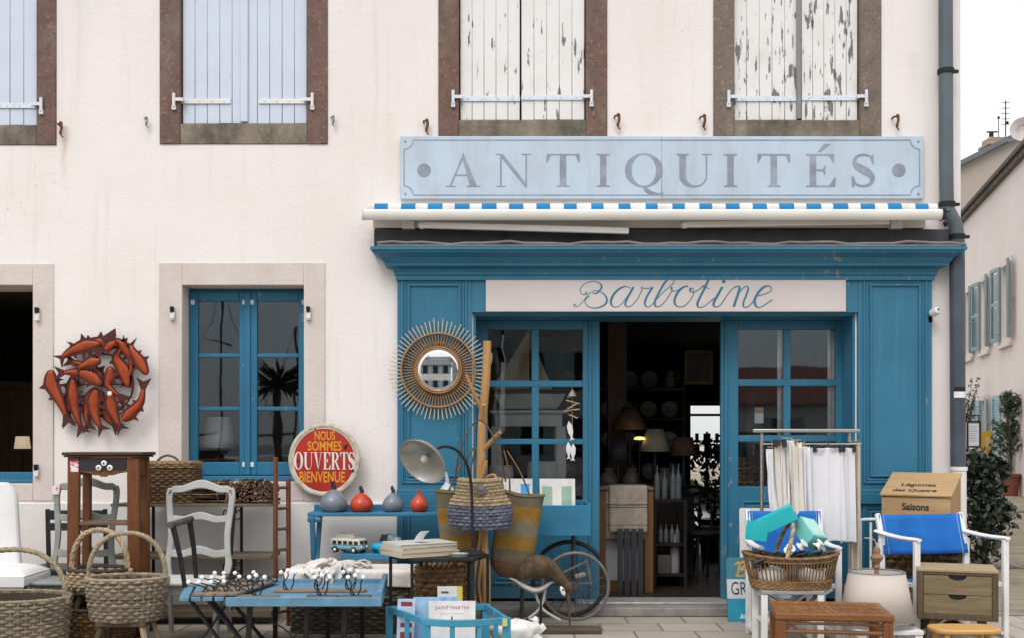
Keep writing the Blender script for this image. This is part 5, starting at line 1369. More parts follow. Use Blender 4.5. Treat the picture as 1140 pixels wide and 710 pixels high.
mb = MB(); mb.tube([(.0,-.044,.09),(-.02,-.046,.135),(-.07,-.046,.14),(-.1,-.044,.095)], .005, 6); mb.tube([(.0,.044,.09),(-.02,.046,.135),(-.07,.046,.14),(-.1,.044,.095)], .005, 6); mb.build('hood_frame', m_cy, tc_)
for sx in (-1,1):
    for sy in (-1,1): mb = MB(); mb.lathe([(0,-.011),(.027,-.011),(.027,.011),(0,.011)], 16, (sx*.072,sy*.047,.027), (R(90),0,0)); mb.build('wheel', m_cy if sx > 0 else m_blk, tc_)
    
# round enamel sign standing on the bench
sg = thing('enamel_sign', 'round red enamel sign reading NOUS SOMMES OUVERTS BIENVENUE', 'sign', P(361,511.5,.10), R(-7))
r = 41/S(.10)
m_red = plain('red enamel', (.42,.022,.012), (.33,.018,.010), rough=.35, scale=4, bump=.04, coat=.3)
m_rim = plain('cream chipped rim', (.55,.50,.40), (.36,.30,.21), rough=.5, scale=18, bump=.2)
m_yel = plain('yellow enamel letters', (.72,.30,.02), (.62,.25,.02), rough=.4, bump=0); m_wl = plain('white enamel letters', (.78,.72,.66), rough=.4, bump=0)
sxk = .94
mb = MB(); mb.lathe([(0,0),(r*.86,0),(r*.875,.006),(0,.0061)], 64, (0,0,0), (R(90),0,0)); mb.build('disc', m_red, sg)
mb = MB(); mb.lathe([(r*.872,-.01),(r*1.0,-.01),(r*1.0,.006),(r*.975,.012),(r*.90,.012),(r*.872,.006)], 64, (0,0,0), (R(90),0,0)); mb.build('rim', m_rim, sg, angle=60)
mb = MB(); mb.lathe([(r*.855,.0065),(r*.872,.0065),(r*.872,.008),(r*.855,.008)], 64, (0,0,0), (R(90),0,0)); mb.build('white_line', m_wl, sg)
def Zs(py): return (511.5-py)/S(.10)
px = 1/S(.10)
mb = MB(); put_text(mb, 'NOUS', 9.5*px, 23.5*px, 1.0*px, Zs(489), -.0085, bold=.02); put_text(mb, 'SOMMES', 10*px, 39*px, .8*px, Zs(500.8), -.0085, bold=.02); put_text(mb, 'BIENVENUE', 11.5*px, 52*px, -2.0*px, Zs(536), -.0085, bold=.02); mb.build('yellow_lettering', m_yel, sg)
mb = MB(); x = -34.5*px
for ch, w in (('O',11.4),('U',11.6),('V',11),('E',9.2),('R',10.6),('T',9.8),('S',7.4)):
    ww = {'O':.8,'U':.92,'V':.9,'E':.72,'R':.82,'T':.8,'S':.6}[ch]
    put_glyph(mb, ch, ww, x, Zs(522), 19.2*px, w*px/ww*.93, y=-.0085); x += w*px*.985
mb.build('white_lettering', m_wl, sg)
mb = MB()
for a, b, q in ((24,14,.012),(26,16,.008),(-30,-1,.007),(-10,34,.006),(33,-12,.01),(28,-9,.006),(30,22,.008),(5,38,.006)): mb.lathe([(0,0),(q,0),(q*.8,.0004),(0,.0004)], 7, (a*px,-.0098,b*px), (R(90),0,0), 1.0, 1.6)
mb.build('chips', m_iron, sg)

# ------------------------------------------------------------------ wicker chest with linen on it
d = .62; s = S(d); c = P(397,0,d); zt = P(0,638,.85).z
ck = thing('wicker_chest', 'large brown grey wicker chest under the crumpled white linen', 'chest', (c.x, c.y, 0))
a = 68/s
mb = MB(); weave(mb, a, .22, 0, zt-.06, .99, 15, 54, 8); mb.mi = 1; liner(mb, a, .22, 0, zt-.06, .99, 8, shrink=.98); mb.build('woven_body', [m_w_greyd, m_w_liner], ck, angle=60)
mb = MB()
for zz in (zt-.045, zt-.018):
    for k in range(150):
        pass
pl_ = plan(a*1.03, .235, 8, 190)
for x, y in pl_:
    mb.tube([(x*.99,y*.99,zt-.058),(x*1.01,y*1.012,zt-.03),(x*.985,y*.985,zt-.002)], .0085, 5)
mb.mi = 1; mb.box(-a,-.22,zt-.05,a,.22,zt-.012); mb.build('lid', [m_w_handle, m_w_liner], ck, angle=60)
for xx in (-.16,-.02): mb = MB(); mb.box(xx-.012,-.25,zt-.16,xx+.012,-.243,zt-.0); mb.box(xx-.016,-.256,zt-.09,xx+.016,-.2505,zt-.07); mb.build('strap', m_w_dark, ck, bevel=.003)
m_linen = plain('white crumpled linen', (.70,.65,.61), (.60,.55,.50), rough=.95, scale=3, bump=.25, bscale=45)
cb = MB(); cb.box(c.x-a*1.02,-d-.23,zt-.3,c.x+a*1.02,-d+.23,zt+.004); cbo = cb.build('fall_surface', m_linen); cbo.modifiers.new('c', 'COLLISION'); COLLIDERS.append(cbo)
def linen(name, label, x0, x1, y0, y1, fn, shrink, nu, nv, bend, mat):
    t = thing(name, label, 'linen', ((x0+x1)/2, -d+(y0+y1)/2, zt+.004)); L, W = (x1-x0)/2, (y1-y0)/2
    mb = MB(); mb.grid(lambda u, v: fn((-1+2*u), (-1+2*v), L, W), nu, nv)
    clothify(mb.build('cloth', mat, t, angle=180), None, shrink, bend, 8, True); return t
def flat_fn(x, y, L, W): p = Vector((x*2.2, y*1.6, 4)); return (x*L, y*W, .02+.025*noise.noise(p)+.012*noise.noise(p*3))
def bunch_fn(x, y, L, W):
    n = noise.noise(Vector((x*1.6, y*.8, 7))); return (x*L*(1+.06*n), y*W+.05*noise.noise(Vector((x*2,y*2,1))), +.12+.075*math.sin(y*PI*2.1+n*3.0+x*1.2)+.05*n+.035*noise.noise(Vector((x*3.5,y*3.5,2)))-.05*abs(x)**4)
linen('flat_linen', 'flat folded white linen spread over the wicker chest lid', P(326,0,.7).x, P(467,0,.7).x, -.235, .21, flat_fn, -.17, 70, 34, .5, m_linen)
linen('linen_heap', 'crumpled heap of white linen on the left of the wicker chest lid', P(322,0,.7).x, P(412,0,.7).x, -.20, .20, bunch_fn, -.06, 60, 56, 2.5, plain('greyish crumpled linen', (.66,.61,.57), (.54,.49,.45), rough=.95, scale=3, bump=.25, bscale=45))
# ------------------------------------------------------------------ blue tray table, folding chair and coat racks
m_tabb = plain('faded blue table paint', (.125,.26,.365), (.085,.19,.28), rough=.6, scale=7, bump=.15)
y1, y0 = -1.0, -1.86; zt2 = P(0,667,1.86).z
c = P(341,0,1.4); tt = thing('tray_table', 'faded blue folding table with raised edge covered in coat racks', 'table', (c.x, c.y, 0))
xl0, xr0 = P(252,0,1.86).x-c.x, P(419,0,1.86).x-c.x; xl1, xr1 = P(262,0,1.0).x-c.x, P(426,0,1.0).x-c.x
yf, yk = -1.86-c.y, -1.0-c.y
mb = MB(); q = [(xl0,yf),(xr0,yf),(xr1,yk),(xl1,yk)]
mb.add([(x,y,zt2-.02) for x,y in q]+[(x,y,zt2) for x,y in q], [(3,2,1,0),(4,5,6,7)]+[(i,(i+1)%4,4+(i+1)%4,4+i) for i in range(4)]); mb.build('table_top', m_tabb, tt)
mb = MB(); mb.beam((xr0+.02,yf,zt2+.005),(xr1+.02,yk,zt2+.02),.035,.10); mb.beam((xl1,yk,zt2+.0),(xr1,yk,zt2+.0),.025,.06); mb.beam((xl0-.0,yf-.012,zt2-.012),(xr0+.035,yf-.012,zt2-.012),.024,.06); mb.build('raised_edge', m_tabb, tt, bevel=.004)
for xx in (.08,.33,-.30):
    mb = MB(); mb.beam((xx,yf+.08,zt2-.021),(xx-.02,yf+.1,0),.035,.02); mb.build('leg', m_iron, tt)
    mb = MB(); mb.beam((xx+.01,yk-.08,zt2-.021),(xx+.02,yk-.1,0),.03,.02); mb.build('leg', m_iron, tt)
mb = MB()
for x0_, x1_ in ((-.42,-.02),(-.02,.42)): mb.tube(spline([(x0_,yf+.1,.0),(x0_+.02,yf+.1,.16),((x0_+x1_)/2,yf+.1,.25),(x1_-.02,yf+.1,.16),(x1_,yf+.1,0)],6), .005, 6)
mb.build('wire_stretcher', m_iron, tt)
c = P(225,0,1.4); fc = thing('folding_chair', 'dark iron folding garden chair with pale wooden top bar and blue slat seat', 'chair', (c.x, c.y, 0))
def LC(px, py, d_): v = P(px,py,d_); return Vector((v.x-c.x, v.y-c.y, v.z))
for (a0, b0, dd) in (((192,583),(206,653),1.35),((211,578),(218.5,646),1.05)):
    p, q = LC(*a0,dd), LC(*b0,dd); mb = MB(); mb.tube([p, p.lerp(q,.5)+Vector((.008,0,0)), q], [.022,.018,.017], 10); mb.build('back_post', m_iron, fc)
p, q = LC(189,584,1.4), LC(213,577,1.0); mb = MB(); mb.tube([p, q], .024, 12); mb.build('top_bar', plain('worn grey wood bar', (.10,.095,.09), (.06,.055,.05), rough=.7), fc)
for k in range(4):
    p, q = LC(205+k*13,666.5,1.84), LC(213+k*13,645.5,1.02); p.z = zt2; q.z = zt2; mb = MB(); mb.beam(p, q, .06, .026); mb.build('seat_slat', m_tabb, fc, bevel=.003)
for dd in (1.3,1.7):
    for (a0, b0) in (((206,671),(252,725)),((225,671),(280,727))):
        p, q = LC(*a0,1.8), LC(*b0,1.8); p.y = q.y = -dd-c.y; p.z = zt2-.014; q.z = 0; mb = MB(); mb.beam(p, q, .032, .018); mb.build('leg', m_iron, fc)
    p, q = LC(252,671,1.8), LC(206,727,1.8)
    if dd > 1.4: p.y = q.y = -dd+.03-c.y; p.z = zt2-.014; q.z = 0; mb = MB(); mb.beam(p, q, .028, .016); mb.build('leg', m_iron, fc)
m_rack1 = wood('weathered rack board', (.22,.19,.155), (.14,.12,.095), 'x', rough=.8)
m_rack2 = wood('tan rack board', (.30,.205,.125), (.21,.14,.085), 'x', rough=.8)
m_rack3 = wood('dark grey rack board', (.13,.125,.115), (.085,.08,.075), 'x', rough=.8)
m_porc = plain('white porcelain', (.82,.81,.78), (.8,.79,.76), rough=.15, bump=0, coat=.5)
m_wire = plain('dark steel wire', (.05,.045,.042), (.035,.03,.028), rough=.4, metal=.6)
def coat_rack(label, p, ang, L, mat, hooks, tilt=0, up=False, balls=3):
    t = thing('coat_rack', label, 'coat rack', p, ang, 'old coat racks laid on the blue seat and table', ry=tilt)
    mb = MB(); w = .042; n = 6; pts = []
    for sx in (1,-1):
        for k in range(n+1): a = R(-90+180*k/n); pts.append((sx*(L/2-w*.6)+sx*w*.6*math.cos(a), (w*math.sin(a))*sx))
    mb.add([(x,y,0) for x,y in pts]+[(x,y,.018) for x,y in pts], [tuple(range(len(pts)-1,-1,-1)), tuple(range(len(pts),2*len(pts)))]+[(i,(i+1)%len(pts),len(pts)+(i+1)%len(pts),len(pts)+i) for i in range(len(pts))])
    mb.build('board', mat, t, bevel=.004)
    for k in range(hooks):
        x = -L/2+L*(k+.5)/hooks
        h = MB()
        if up:
            for sx in (-1,1):
                h.tube(spline([(x+sx*.012,0,.018),(x+sx*.03,-.01,.06),(x+sx*.035,-.02,.11),(x+sx*.05,-.03,.13)],6), .0045, 6)
            h.tube(spline([(x,0,.018),(x-.03,-.03,.03),(x-.03,-.045,.07),(x,-.05,.115),(x,-.055,.14)],6), .0045, 6)
            bl = [(x-.05,-.03,.14),(x+.05,-.03,.14),(x,-.058,.155)]
        else:
            h.tube(spline([(x,.0,.018),(x,-.02,.05),(x+.01,-.05,.055),(x+.02,-.065,.02),(x+.03,-.03,.02),(x+.02,.02,.05),(x-.01,.09,.075)],6), .0048, 6)
            h.tube([(x-.02,0,.0185),(x+.02,0,.0185)], .006, 6)
            bl = [(x-.01,.10,.08)]
        hk = h.build('hook', m_wire, t)
        bb = MB()
        for b in bl[:balls]: bb.ball(b, .0158, 14)
        bb.build('knob', m_porc, hk) if len(bl[:balls]) == 1 else [MB().ball(b, .0158, 14).build('knob', m_porc, hk) for b in bl[:balls]]
    return t
zt2r = zt2+.014
for k, (pa, pb, mat, hk, lab) in enumerate((
    ((218,664),(262,645),m_rack1,3,'pale coat rack nearest the dark bar of the folding chair, porcelain knobs pointing left'),
    ((230,667),(272,645),m_rack2,3,'tan coat rack, second in the fan of racks on the folding chair'),
    ((244,669),(284,645),m_rack1,3,'weathered coat rack, third in the fan of racks beside the table edge'),
    ((256,671),(306,643),m_rack1,3,'long grey coat rack, rightmost in the fan, ending in large white knobs'))):
    a_, b_ = P(pa[0],pa[1],1.84), P(pb[0],pb[1],1.05); a_.z = b_.z = zt2r+.0; m = (a_+b_)/2; L = (b_-a_).length
    ang = math.atan2(b_.y-a_.y, b_.x-a_.x)
    coat_rack(lab, (m.x, m.y, zt2r+(0 if k < 3 else .004)), ang, L*.96, mat, hk)
q = P(303,648,1.2); mb = MB()
for k, (px0, px1, py, mat, lab, hk) in enumerate(((262,312,668,m_rack1,'short grey coat rack at the front left of the blue table',1),(341,378,669,m_rack3,'short dark grey coat rack in the middle of the table front',1),(379,414,668,m_rack3,'short dark grey coat rack at the right corner of the blue table',1),(305,408,661,m_rack2,'long brown coat rack lying at the back of the blue table',3))):
    dd = 1.78 if k < 3 else 1.5
    a_, b_ = P(px0,0,dd), P(px1,0,dd); coat_rack(lab, ((a_.x+b_.x)/2, -dd, zt2+.001), R(2), b_.x-a_.x, mat, hk, up=True)
pp = thing('paper_label', 'white paper strip lying between the short racks on the blue table', 'label', (P(325,0,1.8).x, -1.79, zt2+.001)); mb = MB(); mb.box(-.1,-.03,0,.1,.03,.003); mb.build('paper', m_white, pp)
# ------------------------------------------------------------------ sunburst rattan mirror
m_ratt = plain('honey rattan', (.40,.20,.065), (.30,.14,.04), rough=.45, island=.2, scale=10)
m_rattp = plain('pale rattan rods', (.56,.47,.34), (.46,.37,.25), rough=.5, island=.25, scale=10)
t = NT('silvered mirror'); t.set(Metallic=1.0, Roughness=.02); t.color((.86,.87,.88)); m_mirror = t.mat
cm = P(488,411.5,.09); mr = thing('sunburst_mirror', 'round sunburst mirror of honey rattan rods on the left blue pilaster', 'mirror', cm, R(0))
k = 1/S(.09)
mb = MB(); mb.lathe([(24*k,0)]+[(22.5*k*q/8,.004+.0035*(1-(q/8)**2)) for q in range(8,-1,-1)], 48, (0,-.016,0), (R(90),R(0),0)); o = mb.build('mirror_glass', m_mirror, mr); 
mb = MB()
for r_ in (23.5, 25.5): mb.tube([(r_*k*math.cos(2*PI*i/60), -.022, r_*k*math.sin(2*PI*i/60)) for i in range(60)], .0065, 8, closed=True)
for y_ in (-.012,.012): mb.tube([(41*k*math.cos(2*PI*i/72), y_, 41*k*math.sin(2*PI*i/72)) for i in range(72)], .008, 8, closed=True)
mb.tube([(31*k*math.cos(2*PI*i/72), .012, 31*k*math.sin(2*PI*i/72)) for i in range(72)], .005, 8, closed=True); mb.build('hoop', m_ratt, mr)
for i in range(68):
    a = 2*PI*i/68; l = (56.5 if i % 2 == 0 else 55)*k*random.uniform(.97,1.01); mb = MB(); mb.mi = 0
    c_, s_ = math.cos(a), math.sin(a); mb.tube([(24*k*c_,0,24*k*s_),(42*k*c_,0,42*k*s_)], .0044, 6); mb.mi = 1; mb.tube([(42*k*c_,0,42*k*s_),(l*c_,0,l*s_)], .0044, 6); mb.build('ray', [m_ratt, m_rattp], mr)
mb = MB(); mb.tube([(0,.015,30*k),(0,.08,30*k)], .008, 6); mb.build('wall_hook', m_iron, mr)

# ------------------------------------------------------------------ branch coat stand and the bags on it
def branchm(): return wood('peeled branch wood', (.46,.27,.11), (.33,.175,.065), 'z', rough=.55, scale=2.5)
m_branch = branchm()
d = .80; s = S(d); c = P(540,0,d); cs = thing('branch_stand', 'tall coat stand made from a crooked peeled branch before the entrance', 'coat stand', (c.x, c.y, 0))
def B(px, py, dy=0): v = P(px,py,d); return Vector((v.x-c.x, dy, v.z))
tr = [B(542.5,379,.0),B(542,400),B(541,425),B(538,455,.01),B(536.5,480),B(536,505,.0),B(535,535),B(536,565),B(538,600),B(541,640),B(541,685)]; tr.append(Vector((tr[-1].x,0,.02)))
cc = spline(tr,5); mb = MB(); N = len(cc)
mb.tube(cc, [.030+.008*i/N+.004*noise.noise(Vector((i*.35,2,1))) for i in range(N)], 10); mb.build('trunk', m_branch, cs)
for pts, r0, r1 in (((B(536,455),B(528,438,-.05),B(519.5,417,-.09)),.019,.012),((B(536,503),B(546,492,-.04),B(557,480.5,-.10)),.02,.015),((B(535,535),B(548,528,-.03),B(553,531,-.06)),.014,.01),((B(541,415,.0),B(546,402),B(546.5,392)),.014,.010),((B(537,470),B(537.5,455,-.05),B(538.5,450,-.07)),.022,.018),((B(535,540),B(540,520,-.04),B(541,512,-.05)),.02,.012)):
    q = spline(pts,5); mb = MB(); mb.tube(q, [r0+(r1-r0)*i/(len(q)-1) for i in range(len(q))], 9); mb.build('branch', m_branch, cs)
for a, l in ((20,.26),(140,.28),(265,.27)):
    mb = MB(); mb.tube(spline([(tr[-1].x,0,.12),(tr[-1].x+l*.5*math.cos(R(a)),l*.5*math.sin(R(a)),.06),(tr[-1].x+l*math.cos(R(a)),l*math.sin(R(a)),.012)],5), [.03]*5+[.018]*6, 8); mb.build('foot', m_branch, cs)
# split strands low on the trunk
for q_ in (-.018,.02): mb = MB(); mb.tube(spline([B(538,590,-.03)+Vector((q_,0,0)),B(534,620,-.035)+Vector((q_,0,0)),B(530,650,-.04)+Vector((q_,0,0)),B(533,672,-.03)+Vector((q_,0,0))],5), .012, 7); mb.build('branch', m_branch, cs)

def bandmat(name, bands, c0):
    """woven cloth in horizontal bands: (from, to, colour) in metres of local height"""
    t = NT(name); sp = t.n('ShaderNodeSeparateXYZ'); v = t.coord(); t.l(v, sp.inputs[0])
    z = t.math('ADD', sp.outputs[2], t.math('MULTIPLY', t.math('SUBTRACT', t.noise(v, 9, 2), .5), .012)); cc = None
    cc = c0
    for a, b, cl in bands:
        m = t.math('MULTIPLY', t.math('GREATER_THAN', z, a), t.math('LESS_THAN', z, b)); cc = t.mix(m, cc, cl)
    w = t.n('ShaderNodeTexWave'); w.inputs['Scale'].default_value = 60; w.inputs['Distortion'].default_value = 2; t.l(v, w.inputs[0])
    w2 = t.n('ShaderNodeTexWave', bands_direction='Z'); w2.inputs['Scale'].default_value = 45; w2.inputs['Distortion'].default_value = 2; t.l(v, w2.inputs[0])
    k_ = t.math('ADD', w.outputs['Fac'], w2.outputs['Fac'])
    n = t.ramp(t.noise(v, 12, 5), .3, .7, (.72,.72,.72,1), (1.1,1.1,1.1,1))
    t.color(t.mix(1.0, cc, n, 'MULTIPLY')); t.set(Roughness=.9); t.bump(k_, .5, .003); return t.mat
KH = (.14,.12,.07); MU = (.28,.145,.016); TN_ = (.20,.165,.10)
def tote(label, px0, px1, pyt, pyb, d_, lean, bands, bottomc):
    q = P((px0+px1)/2, pyb, d_); s_ = S(d_); w = (px1-px0)/2/s_; H = (pyb-pyt)/s_
    t = thing('striped_bag', label, 'bag', q, 0, ry=lean)
    m = bandmat('banded sisal cloth', [(a*H, b*H, cl) for a, b, cl in bands], KH)
    def side(u, v):
        an = 2*PI*u; r = (1-max(0,(.24-v)/.24)**2.4*.55); tap = .88+.12*v
        x, y = sell(w*tap*r, .105*r*(.8+.3*v), 2.6, an)
        return (x, y, H*v + (.012*math.cos(2*an) if v > .9 else 0))
    mb = MB(); mb.grid(side, 56, 26); mb.mi = 1; mb.grid(lambda u, v: tuple(Vector(side(1-u, .02+v*.97))*1.0*Vector((.94,.94,0)).length/1.3293607 if False else (side(1-u,.02+.97*v)[0]*.95, side(1-u,.02+.97*v)[1]*.93, side(1-u,.02+.97*v)[2])), 56, 26)
    mb.build('bag_body', [m, plain('dark bag inside', (.05,.04,.025))], t, angle=180)
    mb = MB(); mb.tube([(side(i/56,1)[0], side(i/56,1)[1], side(i/56,1)[2]) for i in range(56)], .009, 6, closed=True); mb.build('hem', plain('khaki hem', (.17,.14,.075), rough=.9), t)
    mb = MB(); mb.grid(lambda u, v: tuple(Vector(side(u, v*.2))*1.0+Vector((math.cos(2*PI*u)*.004, math.sin(2*PI*u)*.004-.0, -.003))), 48, 8); mb.build('leather_base', plain('brown leather base', bottomc, rough=.6), t, angle=180)
    # straps up to the branch
    mb = MB()
    for sx in (-1,1): mb.tube(spline([(sx*w*.45,-.1,H*.96),(sx*w*.25+(c.x-q.x)*.4,-.06,H+.16),((c.x-q.x)*.9+sx*.012,-.02,H+.31)],6), .007, 6)
    mb.build('strap', m_w_brown, t)
    return t
tote('khaki and mustard striped shopping bag hanging to the right of the branch stand', 541, 593, 548, 642, .72, R(8), [(.0,.16,(.12,.075,.04)),(.34,.50,MU),(.50,.70,TN_),(.70,.86,MU)], (.13,.07,.035))
tote('khaki and mustard striped shopping bag hanging to the left of the branch stand', 490, 541, 545, 628, .74, R(-4), [(.0,.12,(.12,.075,.04)),(.24,.40,MU),(.40,.58,TN_),(.58,.78,MU)], (.16,.09,.045))
# the small two tone basket bag in front
d_ = .98; q = P(534.5,588,d_); s_ = S(d_); t = thing('basket_bag', 'small wicker handbag with natural top and slate blue base hanging foremost on the stand', 'bag', q, R(3))
H = 55/s_; a = 34/s_
m_slate_w = wick('slate dyed wicker', (.085,.095,.13), (.15,.16,.20), island=.5)
m_nat = wick('natural bag wicker', (.36,.27,.165), (.26,.19,.11), island=.3)
def bsc(z):
    u = z/H; return a*(.80+.22*math.sin(PI*min(1,u*1.25+.12))**.8 - .22*max(0,u-.45))
mb = MB(); base = plan(1,.42,2.4,132); rows = 15
for j in range(rows):
    z = (j+.5)*H/rows; rr = H/rows*.56; mb.mi = 0 if j > 6 else 1; pts = []
    for i in range(132):
        o = rr*.6*math.cos(PI*i/3+PI*j); sc_ = bsc(z); x, y = base[i]; l = math.hypot(x,y); pts.append((x*(sc_+o/l*.8), y*(sc_+o/l*.8), z+.006*math.cos(4*PI*i/132)))
    mb.tube(pts, rr, 5, closed=True)
for i in range(0,132,3):
    mb.mi = 0 if True else 1; x, y = base[i]; mb.mi = 1; mb.tube([(x*bsc(H*v/6*.46)*1.02, y*bsc(H*v/6*.46)*1.02, H*v/6*.46) for v in range(7)], .0065, 5)
    mb.mi = 0; mb.tube([(x*bsc(H*(.46+v/6*.54)), y*bsc(H*(.46+v/6*.54)), H*(.46+v/6*.54)) for v in range(7)], .005, 5)
mb.mi = 2; n_ = 44; lz = [H*q/8 for q in range(9)]; lz[-1] = H*.985
mb.add([(base[i*3][0]*bsc(z)*.93, base[i*3][1]*bsc(z)*.93, z) for z in lz for i in range(n_)], [(r_*n_+i, r_*n_+(i+1)%n_, (r_+1)*n_+(i+1)%n_, (r_+1)*n_+i) for r_ in range(8) for i in range(n_)])
mb.lathe([(0,-.0),(a*.72,.0),(a*.78,.012)], 32, (0,0,0), (0,0,0), 1, .45)
mb.build('woven_body', [m_nat, m_slate_w, m_w_liner], t, angle=60)
mb = MB(); rope(mb, [(x*bsc(H)*1.02, y*bsc(H)*1.02, H+.006*math.cos(4*PI*i/132)) for i, (x,y) in enumerate(base)], .009, 3, 14, True); mb.build('rim', m_nat, t, angle=60)
mb = MB(); mb.lathe([(0,0),(.028,0),(.036,.004),(.04,.002),(.034,.012),(.015,.016),(0,.018)], 20, (.0,-a*.40,H*.80), (R(90),0,0)); 
for i in range(10): mb.ball((.036*math.cos(2*PI*i/10),-a*.40-.006,H*.80+.036*math.sin(2*PI*i/10)), .010, 8)
mb.build('clasp', plain('pewter clasp', (.22,.21,.20), (.10,.095,.09), metal=.7, rough=.4), t)
mb = MB(); top = P(537,467,.88)-q
mb.tube(spline([(-a*.84,0,H*.95),(-a*.6,.0,H+.25),top+Vector((-.02,0,0)),(a*.55,0,H+.26),(a*.84,0,H*.95)],8), .0065, 6); mb.build('strap', plain('brown strap', (.07,.05,.035), rough=.7), t)

# ------------------------------------------------------------------ small black table with large books and the reading lamp
d = 1.25; s = S(d); c = P(488,0,d); zt = P(0,621,1.5).z
bt = thing('side_table', 'small black iron table with angular top carrying big books and a lamp', 'table', (c.x, c.y, 0))
xl, xr = P(433,0,d).x-c.x, P(545,0,d).x-c.x
hexp = [(xl,-.02),(xl+.18,-.27),(xr-.10,-.23),(xr+.0,.05),(xr-.15,.27),(xl+.2,.27)]
mb = MB(); mb.add([(x,y,zt-.022) for x,y in hexp]+[(x,y,zt) for x,y in hexp], [tuple(range(5,-1,-1)),tuple(range(6,12))]+[(i,(i+1)%6,6+(i+1)%6,6+i) for i in range(6)]); mb.build('table_top', m_iron, bt, bevel=.003)
for x,y in hexp: mb = MB(); x*=.96; y*=.92; mb.beam((x,y,zt-.0225),(x,y,0),.022,.022); mb.build('leg', m_iron, bt, bevel=.002)
m_bcov = plain('cream book cover', (.50,.43,.31), (.43,.36,.25), rough=.6, scale=4, bump=.05); m_page = plain('book pages', (.55,.49,.37), (.36,.31,.22), rough=.9, scale=3, stretch=(.2,.2,160), bump=.4, bscale=2)
def book(label, x, y, z, w, l, h, ang, cov):
    t = thing('book', label, 'book', (x, y, z), ang)
    mb = MB(); mb.box(-w/2,-l/2,0,w/2,l/2,.004); mb.box(-w/2,-l/2,h-.004,w/2,l/2,h); mb.box(-w/2,-l/2,.0041,-w/2+.004,l/2,h-.0041); mb.build('cover', cov, t, bevel=.0015)
    mb = MB(); mb.box(-w/2+.005,-l/2+.006,.0042,w/2-.006,l/2-.006,h-.0042); mb.build('page_block', m_page, t)
    return h
X = c.x+P(468,0,d).x-c.x; z = zt+.001
z += book('large cream art book at the bottom of the pile on the black table', X, c.y-.01, z, .46, .34, .035, R(32), m_bcov)+.001
z += book('large cream art book in the middle of the pile on the black table', X-.01, c.y+.0, z, .45, .33, .032, R(35), plain('ivory cover',(.52,.47,.38)))+.001
z += book('large pale grey covered book on top of the pile on the black table', X-.005, c.y+.005, z, .44, .32, .022, R(30), plain('pale grey blue cover',(.50,.50,.49),(.44,.43,.40)))+.001
fcard = thing('folded_card', 'small folded white card standing on the book pile', 'card', (P(468,0,d).x, c.y-.02, z), R(-20)); mb = MB(); mb.grid(lambda u,v: (-.03+.04*u+.05*v*v, -.03+.06*u, .001+.075*v**1.0), 6, 8); mb.grid(lambda u,v: (-.02+.09*v, -.05+.06*u-.02*v, .002+.012*v), 4, 4); mb.build('card', m_white, fcard, solid=.0015)
# lamp
q0 = P(527,619,1.25); lp = thing('reading_lamp', 'pewter dish reading lamp on a curved black stem standing on the black table', 'lamp', (q0.x, q0.y, zt+.001))
def Lp(px,py,dd=1.25): return P(px,py,dd)-Vector((q0.x,q0.y,zt+.001))
mb = MB(); mb.lathe([(0,0),(.085,0),(.085,.012),(.07,.022),(.02,.03),(.012,.05),(0,.05)], 32); mb.build('base', m_iron, lp)
sh = Lp(466.5,519,1.42); neck = Lp(479,503,1.40)
mb = MB(); mb.tube(spline([(0,0,.045),Lp(526,590),Lp(525.5,560),Lp(524,535),Lp(519,515,1.28),Lp(509,501,1.31),Lp(496,496.5,1.35),Lp(486,499,1.38),neck],7), .0105, 10); mb.build('stem', m_iron, lp)
ax = (sh-neck).normalized(); ax = Vector((-.46,-.68,-.57)).normalized(); qr = Vector((0,0,-1)).rotation_difference(ax)
m_pew = plain('pewter shade', (.46,.44,.40), (.34,.32,.28), metal=.55, rough=.36, scale=5, bump=.05, bscale=8)
Rd = 29.5/S(1.4); m4 = Matrix.Translation(neck) @ qr.to_matrix().to_4x4()
mb = MB(); mb.M = m4
prf = [(.012,.02),(.03,.0),(.05,-.02),(Rd*.55,-.034),(Rd*.82,-.062),(Rd*.97,-.10),(Rd*1.0,-.112),(Rd*.985,-.114),(Rd*.95,-.10),(Rd*.80,-.067),(Rd*.53,-.04),(.045,-.026),(.0,-.024)]
mb.lathe(prf, 48); mb.build('shade', m_pew, lp, angle=50)
mb = MB(); mb.M = m4; mb.lathe([(.0,.05),(.015,.05),(.018,.02),(.018,-.03),(.016,-.045),(0,-.045)], 16); mb.build('socket', m_pew, lp)
mb = MB(); mb.M = m4; mb.ball((0,0,-.078), .028, 16, (1,1,1.1)); mb.build('bulb', plain('frosted bulb', (.6,.57,.52), rough=.25, bump=0), lp)
gl = thing('glass_ashtray', 'shallow clear glass dish beside the lamp base on the black table', 'dish', (P(511,0,1.38).x, -1.38, zt+.001))
mb = MB(); mb.lathe([(0,.006),(.05,.006),(.062,.022),(.07,.022),(.06,0),(0,0)], 20); mb.build('dish', plain('greyish pressed glass', (.34,.33,.30), rough=.1, bump=.2), gl)

# ------------------------------------------------------------------ knobby basket behind the table
d = .95; q = P(491,0,d); zr = P(0,634,d).z; s_ = S(d)
kb = basket('wicker_basket', 'brown basket with thick curly rim standing on the ground under the black table', 'basket', (q.x, q.y, 0), R(15), 27/s_, 20/s_, zr, .85, 12, 30, m_w_honey, m_w_honey, .02)
mb = MB()
for i in range(26): a_ = 2*PI*i/26; mb.ball((27/s_*math.cos(a_), 20/s_*math.sin(a_), zr+.025), .021, 8)
mb.build('knobbed_rim', m_w_honey, kb); mb = MB(); rope(mb, spline([(-.10,-.05,zr),(-.13,-.04,zr+.12),(-.05,-.02,zr+.2),(.05,0,zr+.18),(.12,.0,zr)],8), .015, 3, 6); mb.build('handle', m_w_honey, kb)

